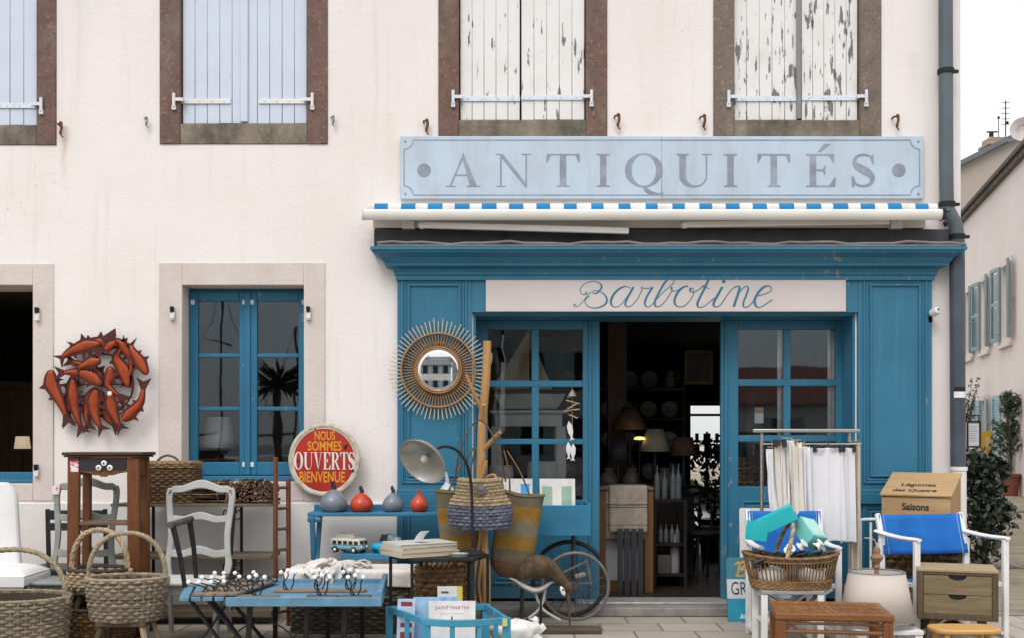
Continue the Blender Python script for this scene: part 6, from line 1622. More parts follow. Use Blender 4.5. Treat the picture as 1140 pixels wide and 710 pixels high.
# ------------------------------------------------------------------ blue magazine crate
m_crate = plain('magazine rack blue paint', (.05,.27,.40), (.04,.21,.31), rough=.5, scale=6, bump=.1)
A0, B0, C0, E0 = P(433.5,0,1.52), P(474,0,2.05), P(564,0,1.98), P(541,0,1.40)
cz = (A0+B0+C0+E0)/4; zt = P(0,688,2.05).z
cr = thing('magazine_crate', 'blue painted slatted crate with bowed front full of prints and magazines', 'crate', (cz.x, cz.y, 0))
def K(v): return Vector((v.x-cz.x, v.y-cz.y, 0))
A1, B1, C1, E1 = K(A0), K(B0), K(C0), K(E0)
bow = [B1.lerp(C1,t_)+Vector((.0,-.085*math.sin(PI*t_),0)) for t_ in [i/12 for i in range(13)]]
loop = [A1.lerp(B1,i/4) for i in range(4)]+bow
def rail_(pts, z0, z1, th):
    mb = MB(); n = len(pts)
    vs = []
    for i in range(n):
        t_ = (pts[min(i+1,n-1)]-pts[max(i-1,0)]).normalized(); nn_ = Vector((t_.y,-t_.x,0))*th/2
        vs += [pts[i]-nn_+Vector((0,0,z0)), pts[i]+nn_+Vector((0,0,z0)), pts[i]+nn_+Vector((0,0,z1)), pts[i]-nn_+Vector((0,0,z1))]
    mb.add(vs, [(4*i+k_, 4*i+(k_+1)%4, 4*i+4+(k_+1)%4, 4*i+4+k_) for i in range(n-1) for k_ in range(4)]+[(3,2,1,0),(4*n-4,4*n-3,4*n-2,4*n-1)]); return mb
for z0, z1 in ((zt-.045,zt),(.02,.065)):
    rail_(loop, z0, z1, .022).build('rail', m_crate, cr, bevel=.004); rail_([C1,E1], z0, z1, .022).build('rail', m_crate, cr, bevel=.004); rail_([E1,A1], z0, z1, .022).build('rail', m_crate, cr, bevel=.004)
for p, ww in ((A1,.05),(B1,.06),(C1,.055),(E1,.05),(bow[4],.032),(bow[8],.032),(A1.lerp(B1,.5),.032),(C1.lerp(E1,.5),.032),(A1.lerp(E1,.33),.032),(A1.lerp(E1,.66),.032)):
    mb = MB(); mb.box(p.x-ww/2,p.y-.006,0,p.x+ww/2,p.y+.022,zt-.002); mb.build('slat', m_crate, cr, bevel=.003)
mb = MB(); q = [A1,B1]+bow[1:-1]+[C1,E1]; mb.add([(p.x*.97,p.y*.97,.02) for p in q]+[(p.x*.97,p.y*.97,.04) for p in q], [tuple(range(len(q)-1,-1,-1)),tuple(range(len(q),2*len(q)))]); mb.build('bottom', m_crate, cr)
mb = MB(); p = C1; mb.cbox((p.x-.02,p.y-.03,zt-.03),(.05,.004,.05),(0,0,R(-15))); mb.build('price_sticker', plain('yellow green sticker', (.5,.55,.2)), cr)
def sheet(name, label, cat, px0, px1, pyt, dd, rz, mat, lean=8):
    a_, b_ = P(px0,0,dd), P(px1,0,dd); h = P(0,pyt,dd).z-.045
    t = thing(name, label, cat, ((a_.x+b_.x)/2, -dd, .042), rz, rx=R(-lean)); w = (b_.x-a_.x)/2
    mb = MB(); mb.box(-w,-.004,0,w,.004,h); mb.build('sheet', mat, t, bevel=.001); return t, w, h
m_bw = plain('print white', (.72,.69,.66), rough=.5, bump=0)
ts, w, h = sheet('print', 'white print lettered SAINT MARTIN with small red bottle, foremost in the blue crate', 'print', 477, 529, 668.5, 1.86, R(2), m_bw)
mb = MB(); put_text(mb, 'SAINT MARTIN', .022, w*1.45, 0, h-.055, -.0045); mb.build('red_lettering', plain('brown red ink', (.25,.06,.05)), ts)
mb = MB(); put_text(mb, 'ILE DE RE', .011, w*.9, 0, h-.082, -.0045) if False else mb.box(-w*.5,-.0047,h-.085,w*.5,-.0044,h-.081); mb.build('ruled_line', plain('grey ink', (.4,.4,.42)), ts)
mb = MB(); mb.prism([(-.012,h-.165),(.012,h-.165),(.012,h-.13),(.005,h-.115),(.005,h-.10),(-.005,h-.10),(-.005,h-.115),(-.012,h-.13)], -.0052, -.0042); mb.build('bottle_emblem', plain('dark red ink', (.22,.03,.03)), ts)
m_pb = plain('blue print', (.16,.33,.58), (.35,.48,.66), rough=.5, scale=14, bump=0); m_pbr = plain('magazine cover', (.28,.42,.62), (.5,.55,.62), rough=.4, scale=8, bump=0)
t1, w, h = sheet('magazine', 'pale blue magazine with dark red marks at the left of the blue crate', 'magazine', 441, 461, 666, 1.70, R(-6), m_pbr)
mb = MB()
for zz, hh in ((h-.05,.03),(h-.19,.03),(h-.27,.05)): mb.box(-w*.6,-.0047,zz,w*.7,-.0044,zz+hh)
mb.build('red_marks', plain('dark red print', (.24,.03,.035)), t1)
sheet('magazine', 'mid blue magazine standing behind the white print in the crate', 'magazine', 460, 510, 664, 1.62, R(3), m_pb)
sheet('print', 'white and turquoise edged sheet just behind the lettered white print', 'print', 473, 530, 669.5, 1.80, R(3), plain('turquoise card', (.25,.5,.55), bump=0))
ty, w, h = sheet('booklet', 'white and yellow booklet standing at the back of the blue crate', 'booklet', 487, 515, 652, 1.50, R(4), plain('booklet white', (.66,.66,.62), bump=0))
mb = MB(); mb.box(w*.55,-.0047,0,w,-.0044,h); mb.build('yellow_band', plain('yellow print', (.62,.5,.08), bump=0), ty); mb = MB(); mb.box(-w*.7,-.0047,h-.05,-w*.1,-.0044,h-.035); mb.build('title_bar', plain('navy ink', (.05,.08,.2), bump=0), ty)

# ------------------------------------------------------------------ tray cart on spoked wheels
m_tray = plain('tray blue paint', (.030,.185,.315), (.022,.14,.24), rough=.5, scale=4, bump=.08)
d = .25; xa, xb = P(578,0,.45).x, P(657.5,0,.45).x; zt, zb = P(0,562,.45).z, P(0,596,.45).z; c = ((xa+xb)/2, -.22)
dc = thing('display_cart', 'blue tray cart with thin spoked wheels standing before the left shop panes', 'cart', (c[0], c[1], 0))
hw = (xb-xa)/2
mb = MB(); mb.box(-hw,-.23,zb,hw,-.21,zt); mb.box(-hw,.19,zb,hw,.21,zt+.02); mb.box(-hw,-.209,zb,-hw+.02,.189,zt); mb.box(hw-.02,-.209,zb,hw,.189,zt+.01); mb.box(-hw+.021,-.209,zb,hw-.021,.189,zb+.03); mb.build('tray', m_tray, dc, bevel=.004)
m_tyre = plain('grey worn rim', (.17,.155,.135), (.10,.09,.08), rough=.6); m_spk = plain('dull spoke', (.10,.095,.09), rough=.5, metal=.5); m_tyre2 = plain('dark rubber', (.03,.03,.032), rough=.7)
for (px, py, dd, rp_, mt, lab) in ((640.5,652,.50,37,m_tyre,0),(633,641,-.0,40,m_tyre2,1)):
    q = P(px,py,dd); r_ = rp_/S(dd); q = Vector((q.x-c[0], -dd-c[1]+(.0 if lab==0 else -.14), q.z)); r_ = min(r_, q.z-.004)
    mb = MB(); mb.tube([(q.x+r_*math.cos(2*PI*i/64), q.y, q.z+r_*math.sin(2*PI*i/64)) for i in range(64)], .013 if lab == 0 else .018, 8, closed=True); wl_ = mb.build('wheel', mt, dc)
    mb = MB()
    for i in range(20): a_ = 2*PI*i/20; mb.tube([(q.x+.015*math.cos(a_+.5),q.y+.012*(-1)**i,q.z+.015*math.sin(a_+.5)),(q.x+r_*math.cos(a_),q.y,q.z+r_*math.sin(a_))], .0022, 4)
    mb.lathe([(0,-.04),(.018,-.04),(.018,.04),(0,.04)], 12, q, (R(90),0,0)); mb.build('spokes', m_spk, wl_)
mb = MB(); q = P(640.5,652,.5); mb.tube([(q.x-c[0],-.28,q.z),(q.x-c[0],.12,q.z)], .010, 8); mb.tube([(q.x-c[0],-.1,q.z),(q.x-c[0]-.0,-.1,zb)], .012, 8); mb.tube([(q.x-c[0],.1,q.z),(q.x-c[0]-.0,.1,zb)], .012, 8); mb.tube([(-hw+.04,-.1,zb),(-hw+.02,-.14,0)], .014, 8); mb.tube([(-hw+.04,.12,zb),(-hw+.02,.14,0)], .014, 8); mb.build('axle_frame', m_spk, dc)
def Kc(px,py,dd): v = P(px,py,dd); return (v.x-c[0], -dd-c[1], v.z)
mb = MB(); mb.tube([Kc(570,652,.42),Kc(600,640,.42),Kc(627,637,.42),Kc(654,624,.42)], .011, 8); mb.tube([Kc(653,622,.42),Kc(658,650,.42)], .012, 8); mb.tube([Kc(658,649,.42),Kc(630,648,.42)], .008, 8); mb.tube([Kc(582,620,.42),Kc(592,630,.42),Kc(610,645,.42)], .010, 8); mb.build('shaft', m_tyre, dc)
mb = MB(); mb.cbox(Kc(646,640,.44),(.09,.05,.035),(0,R(-15),0)); mb.build('pedal', plain('pale leather', (.30,.27,.21)), dc, bevel=.01)
# prints and trinkets in the tray
def print_card(label, px0, px1, pyt, pyb, cols):
    a_, b_ = P(px0,0,.28), P(px1,0,.28); z0 = zb+.031; z1 = P(0,pyt,.28).z; w = (b_.x-a_.x)/2
    t = thing('print', label, 'print', ((a_.x+b_.x)/2, -.24, z0), rx=R(-10)); h = (z1-z0)
    mb = MB(); mb.box(-w,-.004,0,w,.004,h); mb.build('card', m_bw, t, bevel=.001)
    for u0, u1, v0, v1, cl in cols: mb = MB(); mb.box(-w+2*w*u0,-.0048,h*v0,-w+2*w*u1,-.0043,h*v1); mb.build('printed_panel', plain('printed colour', cl, bump=0), t)
    return t
print_card('white card with one bright blue panel at the left end of the blue tray', 560, 593, 532, 558, [(.6,.9,.48,.9,(.05,.36,.70))])
print_card('white card with two pale green shutters printed on it in the blue tray', 601, 641, 532, 556, [(.08,.36,.45,.85,(.30,.45,.34)),(.62,.90,.45,.85,(.30,.45,.34))])
for px, lab in ((612,'left of two small lidded tins before the green print'),(628,'right of two small lidded tins before the green print')):
    q = P(px,0,.36); t = thing('trinket_tin', lab, 'tin', (q.x, -.36, zb+.031)); mb = MB(); mb.lathe([(0,0),(.045,0),(.05,.12),(.05,.15),(0,.15)], 18); mb.build('tin', plain('pale tin', (.5,.52,.52), (.3,.3,.28), rough=.35, scale=30), t)
    mb = MB(); mb.lathe([(0,.1501),(.035,.152),(.02,.185),(.006,.20),(0,.205)], 14); mb.build('lid', plain('dull brass', (.2,.19,.16), rough=.5), t)
t = thing('trinket_pile', 'speckled pile of little beads at the left of the tins', 'beads', (P(598,0,.36).x, -.36, zb+.031)); mb = MB()
for _ in range(60): mb.ball((random.uniform(-.05,.05),random.uniform(-.04,.04),random.uniform(.012,.15)), .012, 6)
mb.build('beads', plain('speckled beads', (.05,.05,.06), (.5,.5,.5), island=.9, scale=60, lo=.48, hi=.52), t); tag(t.children[0], kind='stuff')

# ------------------------------------------------------------------ wading bird sculpture
d = .78; s_ = S(d); c = P(620,0,d)
def W_(px,py,dy=0): v = P(px,py,d); return Vector((v.x-c.x, dy, v.z))
bd = thing('bird_sculpture', 'brown woven wading bird sculpture with white belly dipping its long beak', 'sculpture', (c.x, c.y, 0))
bz = P(0,697,d).z
mb = MB(); a_, b_ = W_(602,0).x, W_(669,0).x
mb.box(a_,-.09,.0,b_,.09,max(bz*.9,.022)); pb = mb.build('base_plank', wood('mossy base plank', (.13,.10,.07), (.06,.045,.035), 'x', rough=.95, bump=.6), bd, bevel=.008)
cl = spline([W_(577,646),W_(583,637),W_(592,631.5),W_(602,630),W_(612,634),W_(621,641),W_(628,648),W_(633,654),W_(634,659)],6); N = len(cl)
prof = [.012,.066,.090,.092,.074,.050,.034,.032,.022]
rr = []
for i in range(N):
    u = i/(N-1)*8; k_ = min(int(u),7); rr.append(prof[k_]+(prof[k_+1]-prof[k_])*(u-k_))
m_bird = plain('woven seagrass', (.14,.095,.055), (.07,.046,.026), rough=.95, scale=20, stretch=(1,1,1), bump=.8, bscale=70, dist=.008)
mb = MB(); mb.tube(cl, rr, 16, flat=.95)
for j in range(46):
    i = 3+int(j*(N-8)/46); t_ = (cl[i+1]-cl[i-1]).normalized(); u_ = t_.cross(Vector((0,1,0))).normalized(); r_ = rr[i]*1.02
    mb.tube([cl[i]+(u_*math.cos(2*PI*q/18)*.93+Vector((0,1,0))*math.sin(2*PI*q/18))*r_*.99+t_*random.uniform(-.003,.003) for q in range(18)], .005, 4, closed=True)
mb.build('body', m_bird, bd, angle=180)
mb = MB(); mb.tube([W_(632,655),W_(633,668),W_(634,682),W_(634.5,697)], [.018,.014,.010,.006], 8); mb.build('beak', plain('brown horn', (.12,.065,.04)), bd)
mb = MB(); mb.ball(W_(626,656.5,-.045), .04, 12, (.42,.25,1.0), (0,R(-22),0)); mb.build('eye_patch', m_white, bd); mb = MB(); mb.ball(W_(626.5,655,-.056), .008, 8); mb.build('eye', m_blk, bd)
m_bone = plain('bone white paint', (.46,.43,.38), (.36,.33,.29), rough=.6)
bel = spline([W_(567,643),W_(574,646),W_(583,652),W_(594,656.5),W_(603,655),W_(611,649.5),W_(618,645)],6)
mb = MB(); mb.tube(bel, [.012+.042*math.sin(PI*i/(len(bel)-1))**1.1 for i in range(len(bel))], 12, flat=.42); mb.build('belly', m_bone, bd)
for pts in (((595.5,656),(598,666),(601.5,674),(597,681),(588,688)),((607,655),(605,668),(602.5,675),(610,682),(624,690))):
    mb = MB(); mb.tube(spline([W_(*p) for p in pts],5), .011, 8); mb.build('leg', m_bone, bd)
mb = MB(); mb.tube([W_(602,672,-.02),Vector((W_(602,0).x,-.02,.01))], .009, 8); mb.tube([W_(602,672,-.02),W_(602,655,0)], .007, 8); mb.build('stake', m_iron, bd)
mb = MB(); p = W_(586.5,688,-.1); mb.tube([W_(586.5,688,-.04),Vector((p.x,-.04,0))], .008, 8); mb.tube([W_(586.5,688,-.04),W_(588,688,0)],.007,6); mb.build('stake', m_iron, bd)
# small white things on the ground
for px, dd, lab in ((596,1.05,'small white china cockerel on the ground left of the bird base'),):
    q = P(px,0,dd); t = thing('china_figure', lab, 'figurine', (q.x,-dd,0), R(30)); s2 = 1/S(dd)
    mb = MB(); mb.lathe([(0,0),(.055,0),(.058,.01),(.03,.03),(.026,.05),(.05,.075),(.035,.10),(.022,.12),(.026,.14),(.016,.16),(0,.165)], 20); mb.cbox((.05,0,.07),(.07,.02,.05),(0,R(-35),0)); mb.cbox((-.03,0,.145),(.03,.012,.012)); mb.build('body', m_porc, t, bevel=.004)
q = P(572,0,1.22); t = thing('paper_bundle', 'crumpled white paper parcel on the ground by the blue crate', 'paper', (q.x,-1.22,0))
mb = MB(); mb.grid(lambda u, v: (lambda n_: ((.17)*math.cos(2*PI*u)*math.sin(PI*v)*(1+.25*n_), .12*math.sin(2*PI*u)*math.sin(PI*v)*(1+.25*n_), .085-.085*math.cos(PI*v)*(1+.2*n_)))(noise.noise(Vector((math.cos(2*PI*u)*1.8,math.sin(2*PI*u)*1.8,v*4)))), 40, 24); mb.v = [(x,y,max(z,0)) for x,y,z in mb.v]; mb.build('paper', m_white, t, angle=25)
# ------------------------------------------------------------------ right hand side: boards, chairs, clothes rail
def put_on(mb, M): mb.M = M; return mb
# leaning advertising board
d = .2; xa, xb = P(808,0,d).x, P(879,0,d).x; h = P(0,620,d).z
ab = thing('leaning_board', 'small blue and white board lettered in gold and navy leaning on the right door', 'sign', ((xa+xb)/2, -.30, .0), rx=R(-11))
w = (xb-xa)/2; hz = h/math.cos(R(11))
def rrect(x0,x1,z0,z1,r,n=6):
    o = []
    for cx_, cz_, a in ((x1-r,z1-r,0),(x0+r,z1-r,90),(x0+r,z0+r,180),(x1-r,z0+r,270)): o += [(cx_+r*math.cos(R(a+90*q/n)), cz_+r*math.sin(R(a+90*q/n))) for q in range(n+1)]
    return o
def tap(pts): return [(x*(.93+.07*min(1,z/(hz*.3))) if z < hz*.3 else x, z) for x,z in pts]
mb = MB(); mb.prism(rrect(-w,w,0,hz,.035), 0, .018); mb.build('board', plain('board teal paint', (.035,.165,.22), (.06,.20,.25), rough=.5, scale=8), ab)
mb = MB(); mb.box(-w,-.0012,hz*.36,w,-.0003,hz*.66); mb.build('white_band', plain('board white paint', (.62,.63,.62), rough=.5), ab)
mb = MB(); mb.prism(rrect(-w*.99,w*.99,.004,hz*.355,.03), -.001, -.0002); mb.build('lower_band', plain('board sea blue paint', (.02,.26,.38), rough=.5), ab)
mb = MB(); p = [(-w*.7,hz*.06),(-w*.45,hz*.10),(-w*.28,hz*.22),(-w*.18,hz*.28),(-w*.10,hz*.18),(w*.1,hz*.25),(w*.3,hz*.14),(w*.6,hz*.20),(w*.8,hz*.06)]; mb.prism(p, -.002, -.0011)
for x in (-.6,-.5,-.4,-.3,-.15,.05,.2,.5): mb.box(w*x,-.0024,hz*.05,w*x+.018,-.0021,hz*random.uniform(.09,.17))
mb.build('painted_waves', plain('wave white', (.55,.62,.63), (.25,.42,.48), scale=30, bump=0), ab)
sc_ = hz/72
def strk(mb, pts, wd, y): c_ = spline(pts, 6); mb.ribbon([(p.x,p.y) for p in c_], [wd]*len(c_), y)
mb = MB(); b0 = -w+.085; z0 = hz*.70
strk(mb, [(b0,z0),(b0+.022,z0+.10),(b0+.01,z0+.115),(b0-.012,z0+.095)], .016, -.0010); strk(mb, [(b0+.015,z0+.10),(b0+.06,z0+.12),(b0+.065,z0+.085),(b0+.028,z0+.06),(b0+.068,z0+.05),(b0+.062,z0+.012),(b0+.01,z0+.004),(b0-.012,z0+.012)], .018, -.0014)
strk(mb, [(b0+.085,z0+.05),(b0+.10,z0+.06),(b0+.115,z0+.01),(b0+.14,z0+.055),(b0+.165,z0+.01)], .013, -.0018)
mb.build('gold_initial', plain('gold paint', (.55,.32,.09), (.42,.24,.06), rough=.4), ab)
mb = MB(); put_text(mb, 'GROS SEL', hz*.20, w*1.62, -w*.06+.0, hz*.42, -.0022); mb.build('navy_lettering', plain('navy paint', (.02,.03,.05)), ab)

# director's chairs
m_dir = plain('director chair white paint', (.74,.73,.71), (.64,.63,.61), rough=.45, scale=9, bump=.08)
m_canv = plain('bright blue canvas', (.008,.13,.44), (.007,.10,.35), rough=.8, scale=5, bump=.25, bscale=120)
m_alu = plain('grey metal strut', (.20,.21,.22), (.12,.12,.13), metal=.6, rough=.4)
def director(label, cx_, dy, rz, w, dep, zs, zarm, zback, zbb, seat_cover=True):
    t = thing('director_chair', label, 'chair', (cx_, -dy, 0), rz)
    hw = w/2; hd = dep/2
    for sx in (-1,1):
        mb = MB(); mb.beam((sx*hw,-hd,0),(sx*hw,-hd,zarm-.012),.042,.034); mb.build('front_post', m_dir, t, bevel=.005)
        mb = MB(); mb.beam((sx*hw,hd*.75,0),(sx*hw,hd*.75,zarm-.035),.042,.034); mb.build('rear_post', m_dir, t, bevel=.005)
        mb = MB(); mb.beam((sx*hw*.98,hd*.75,zarm-.06),(sx*hw*.98,hd*1.02,zback),.036,.036); mb.build('back_post', m_dir, t, bevel=.008)
        mb = MB(); n = 8; pts = [(sx*hw, hd*1.0-(hd*2.12)*i/n, zarm-.012*math.sin(PI*i/n)+.02*(1-i/n)) for i in range(n+1)]; mb.tube(pts, [.028]*n+[.022], 10, flat=.55); mb.build('armrest', m_dir, t)
        mb = MB(); mb.beam((sx*hw,-hd,.05),(sx*hw,hd,.05),.034,.028); mb.build('side_rail', m_dir, t, bevel=.004)
        mb = MB(); mb.beam((sx*hw*.9,-hd*.95,zs),(sx*hw*.9,hd*.9,zs),.034,.034); mb.build('seat_rail', m_dir, t, bevel=.004)
        for y_, m_ in ((-hd*.93, m_dir),(hd*.62, m_dir)):
            yy = y_+sx*.016; mb = MB(); mb.beam((-sx*hw*.93,yy,.07),(sx*hw*.88,yy,zs-.02),.036,.02); mb.build('cross_leg', m_, t, bevel=.004)
    mb = MB(); mb.grid(lambda u, v: ((-1+2*u)*hw*.9, (-1+1.9*v)*hd*.92, zs+.019-.03*math.sin(PI*u)), 16, 6); mb.build('seat_cloth', m_canv, t, solid=.005)
    bt_ = Vector((0,hd*1.02,zback-.01)); 
    def bf(u, v): x = (-1+2*u)*hw*.99; z = zbb+(zback-.006-zbb)*v; y = hd*.78+(hd*.24)*(z-zarm+.06)/(zback-zarm+.06)-.018+.035*math.sin(PI*u); return (x, y, z-.006*math.sin(PI*u))
    mb = MB(); mb.grid(bf, 20, 8); mb.build('back_cloth', m_canv, t, solid=.006, angle=60)
    mb = MB()
    for u in (.06,.94): mb.grid(lambda a, b: tuple(Vector(bf(u-.004+.008*a, b))+Vector((0,-.005,0))), 1, 8)
    mb.build('stitching', plain('pale stitch', (.25,.35,.5)), t)
    return t
# right chair
d = 1.05; cx_ = P(1046,0,d).x
director('white director chair with bright blue canvas in front of the lettered wooden box', cx_, d, R(12), .70, .52, .42, P(0,598,1.2).z, P(0,571,.85).z, P(0,615,.85).z)
# left chair
d = .98; cx_ = P(881,0,d).x
ldc = director('white director chair with bright blue canvas behind the wide basket of turquoise boxes', cx_, d, R(0), 84/S(.98), .46, .40, P(0,606,1.0).z, P(0,567,.75).z, P(0,618,.75).z)
st_c = P(876,0,1.42); fst = thing('folding_stool', 'white folding stool with grey crossed braces under the wide wicker basket', 'stool', (st_c.x,-1.42,0)); hw_ = 31/S(1.5)
mb = MB(); mb.box(-hw_*1.1,-.17,.395,hw_*1.1,.15,.4215); mb.build('seat', plain('grey stool seat', (.30,.31,.31)), fst, bevel=.005)
for sx in (-1,1):
    for y_ in (-.15,.13): mb = MB(); mb.box(sx*hw_-.021,y_-.016,0,sx*hw_+.021,y_+.016,.394); mb.build('leg', m_dir, fst, bevel=.004)
    mb = MB(); mb.beam((sx*hw_*.9,-.13,.20),(-sx*hw_*.9,.1,.38),.04,.022); mb.beam((sx*hw_*.9,-.13,.20),(sx*hw_*.9,.12,.20),.03,.02); mb.build('cross_leg', m_dir, fst)
for sx in (-1,1): mb = MB(); mb.tube([(-sx*.17,-.115+.02*sx,.02),(sx*.19,-.115+.02*sx,.39)], .012, 8); mb.build('metal_brace', m_alu, fst)
zbk = .4225
# white panel behind the left chair
d = .14; q = P(838,0,d); wp = thing('plain_signboard', 'plain white board standing behind the left director chair', 'board', (q.x,-d,0), rx=R(-4)); mb = MB(); mb.prism(rrect(-.095,.16,0,P(0,565,d).z,.02), 0, .02); mb.build('panel', m_white, wp)

# boat shaped basket with boxes and cables
d = 1.43; s_ = S(d); q = P(880,0,d); zr = P(0,619,d).z; zb = zbk; H = zr-zb; a = 52/s_; b_ = .19
bb = thing('boat_basket', 'wide brown boat shaped wicker basket heaped with turquoise boxes and cables', 'basket', (q.x,-d,zb), R(-3))
def bpt(i, N, v):
    x, y = sell(1, b_/a, 2.2, 2*PI*i/N); k_ = a*(.80+.20*v**.8); up = .03*abs(x)**2.5*v
    return (x*k_, y*k_, H*v+up)
mb = MB(); NS = 60
for j in range(5):
    v = .03+.055*j; mb.tube([(lambda p: (p[0]*(1+.012*math.cos(PI*i/2+PI*j)), p[1]*(1+.02*math.cos(PI*i/2+PI*j)), p[2]))(bpt(i,120,v)) for i in range(120)], .0085, 5, closed=True)
for i in range(NS): mb.tube([bpt(i,NS,v/4) for v in range(5)], .0055, 5)
for v in (.86,.93): mb.tube([bpt(i,120,v) for i in range(120)], .0065, 5, closed=True)
mb.lathe([(0,.004),(.8,.004),(.8,.012),(0,.012)], 48, (0,0,0), (0,0,0), a, b_); mb.build('woven_body', m_w_honey, bb, angle=60)
mb = MB(); rope(mb, [bpt(i,140,1.0) for i in range(140)], .0135, 3, 22, True); mb.build('rim', m_w_honey, bb, angle=60)
mb = MB(); hnd = [Vector((-.06+.07*math.sin(PI*i/30), -b_*math.cos(PI*i/30), H+.23*math.sin(PI*i/30)**.75)) for i in range(31)]; rope(mb, hnd, .017, 3, 8); mb.build('handle', m_w_pale, bb, angle=60)
m_cyb = plain('turquoise cardboard', (.025,.47,.50), (.02,.40,.43), rough=.4, scale=3, bump=.03); m_cyb2 = plain('pale turquoise plastic', (.20,.55,.50), (.14,.48,.44), rough=.35, scale=3, bump=.05)
def boxitem(label, px, py, dd, size, rot, mat, inner=None, name='gift_box'):
    c_ = P(px,py,dd); t = thing(name, label, 'box', c_); t.rotation_euler = rot; x, y, z = size[0]/2, size[1]/2, size[2]/2
    mb = MB(); mb.box(-x,-y,-z,x,y,z*.96 if not inner else z); mb.build('box', mat, t, bevel=.003)
    if inner: mb = MB(); frame_rect(mb, -x, x, -y, y, .008, z, z+.006); mb.v = [(p[0],p[1],p[2]) for p in mb.v]; mb2 = MB(); mb2.box(-x+.008,-y+.008,z+.0005,x-.008,y-.008,z+.004); mb2.build('clear_lid', inner, t)
    else: mb = MB(); mb.box(-x*1.01,-y*1.01,z*.965,x*1.01,y*1.01,z); mb.build('lid', mat, t, bevel=.002)
    return t
boxitem('long bright turquoise box lying tilted on top of the heap', 864, 578, 1.40, (.27,.115,.105), (R(6),R(-27),R(-12)), m_cyb); mb = MB(); mb.box(.1352,-.052,-.045,.1372,.052,.045); mb.build('clear_end', plain('clear pale plastic', (.45,.62,.58), rough=.2, bump=0), bpy.context.scene.objects['gift_box'])
boxitem('short turquoise box at the left end of the heap', 842.5, 590.5, 1.42, (.115,.10,.135), (R(0),R(8),R(20)), m_cyb)
boxitem('pale turquoise box tipped towards the viewer at the right of the heap', 901, 593, 1.43, (.13,.20,.115), (R(38),R(12),R(28)), m_cyb2, plain('translucent lid', (.42,.66,.60), rough=.2, bump=0))
t = thing('cable_tangle', 'tangle of black cables and straps heaped in the wide basket', 'cables', (q.x,-d,zb+H*.8))
mb = MB()
for k in range(26):
    p0 = Vector((random.uniform(-.27,.22), random.uniform(-.13,.10), random.uniform(-.03,.05))); pts = [p0]
    for _ in range(4): p0 = p0+Vector((random.uniform(-.1,.1),random.uniform(-.06,.06),random.uniform(-.04,.045))); p0.y = max(-.14,min(.12,p0.y)); p0.x = max(-.29,min(.27,p0.x)); p0.z = max(-.05,min(.085,p0.z)); pts.append(p0)
    mb.tube(spline(pts,5), random.choice((.006,.009,.012)), 6)
for k in range(7): mb.cbox((random.uniform(-.24,-.02),random.uniform(-.1,.05),random.uniform(.0,.06)),(.09,.05,.035),(random.uniform(-.5,.5),random.uniform(-.6,.6),random.uniform(0,3)))
mb.build('cables', plain('black rubber', (.015,.016,.018), (.03,.03,.032), rough=.5), t, bevel=.003); tag(t.children[0], kind='stuff')
for k, (px, py, dd) in enumerate(((879,611,1.55),(893,606,1.56),(911,606,1.56))):
    c_ = P(px,py,dd); t = thing('white_spool', ('white spool beside the basket handle','white spool in the middle under the tipped box','white spool at the right under the tipped box')[k], 'spool', c_, R(20+40*k), rx=R(50)); mb = MB(); mb.lathe([(.014,-.024),(.033,-.024),(.033,-.016),(.018,-.012),(.018,.012),(.033,.016),(.033,.024),(.014,.024),(.014,-.024)], 18); mb.build('spool', m_porc, t)
mb = MB(); t = thing('headband', 'dark teal ring standing at the right end of the wide basket', 'ring', P(908,616,1.56), R(10)); mb.tube([(.05*math.cos(2*PI*i/32),0,.042*math.sin(2*PI*i/32)) for i in range(32)], .009, 8, closed=True); mb.build('ring', plain('dark teal plastic', (.01,.075,.085), rough=.3, bump=0), t)
for k, (x0_, x1_, lab) in enumerate(((-.23,-.04,'white wrapped packet inside the left of the wide basket'),(.04,.22,'crumpled white packet inside the right of the wide basket'))):
    t = thing('white_packet', lab, 'packet', (q.x+(x0_+x1_)/2,-d-.05,zb+.014)); mb = MB(); w = (x1_-x0_)/2
    mb.grid(lambda u, v: (lambda n_: (w*math.cos(2*PI*u)*math.sin(PI*v)*(1+.2*n_), .085*math.sin(2*PI*u)*math.sin(PI*v), .072-.072*math.cos(PI*v)*(1+.15*n_)))(noise.noise(Vector((u*9+k*5,v*5,k)))), 30, 16); mb.v = [(x,y,max(0,z)) for x,y,z in mb.v]; mb.build('packet', m_white, t, angle=30)

# ------------------------------------------------------------------ clothes rail
m_chr = plain('brushed steel rail', (.46,.44,.41), (.34,.32,.30), metal=.8, rough=.35, scale=10, stretch=(.2,5,5))
d = .62; s_ = S(d); xa, xb = P(838,0,d).x, P(957,0,d).x; zr = P(0,479,d).z; cxr = (xa+xb)/2
cr_ = thing('clothes_rail', 'steel clothes rail hung with white garments before the right pilaster', 'clothes rail', (cxr,-d,0))
mb = MB(); mb.box(xa-cxr,-.016,zr-.014,xb-cxr,.016,zr+.014); mb.build('top_rail', m_chr, cr_, bevel=.006)
mb = MB(); z2 = P(0,494,d).z; mb.tube([(P(849,0,d).x-cxr,0,z2),(xb-cxr+.01,0,z2)], .009, 10); mb.build('hanging_bar', m_chr, cr_)
for px in (849, 947):
    x = P(px,0,d).x-cxr; mb = MB(); mb.tube([(x,.03,zr-.0),(x,.03,.04)], .014, 12); mb.build('post', m_chr, cr_)
    mb = MB(); mb.beam((x,-.22,.02),(x,.22,.02),.03,.03); mb.build('foot', m_chr, cr_, bevel=.004)
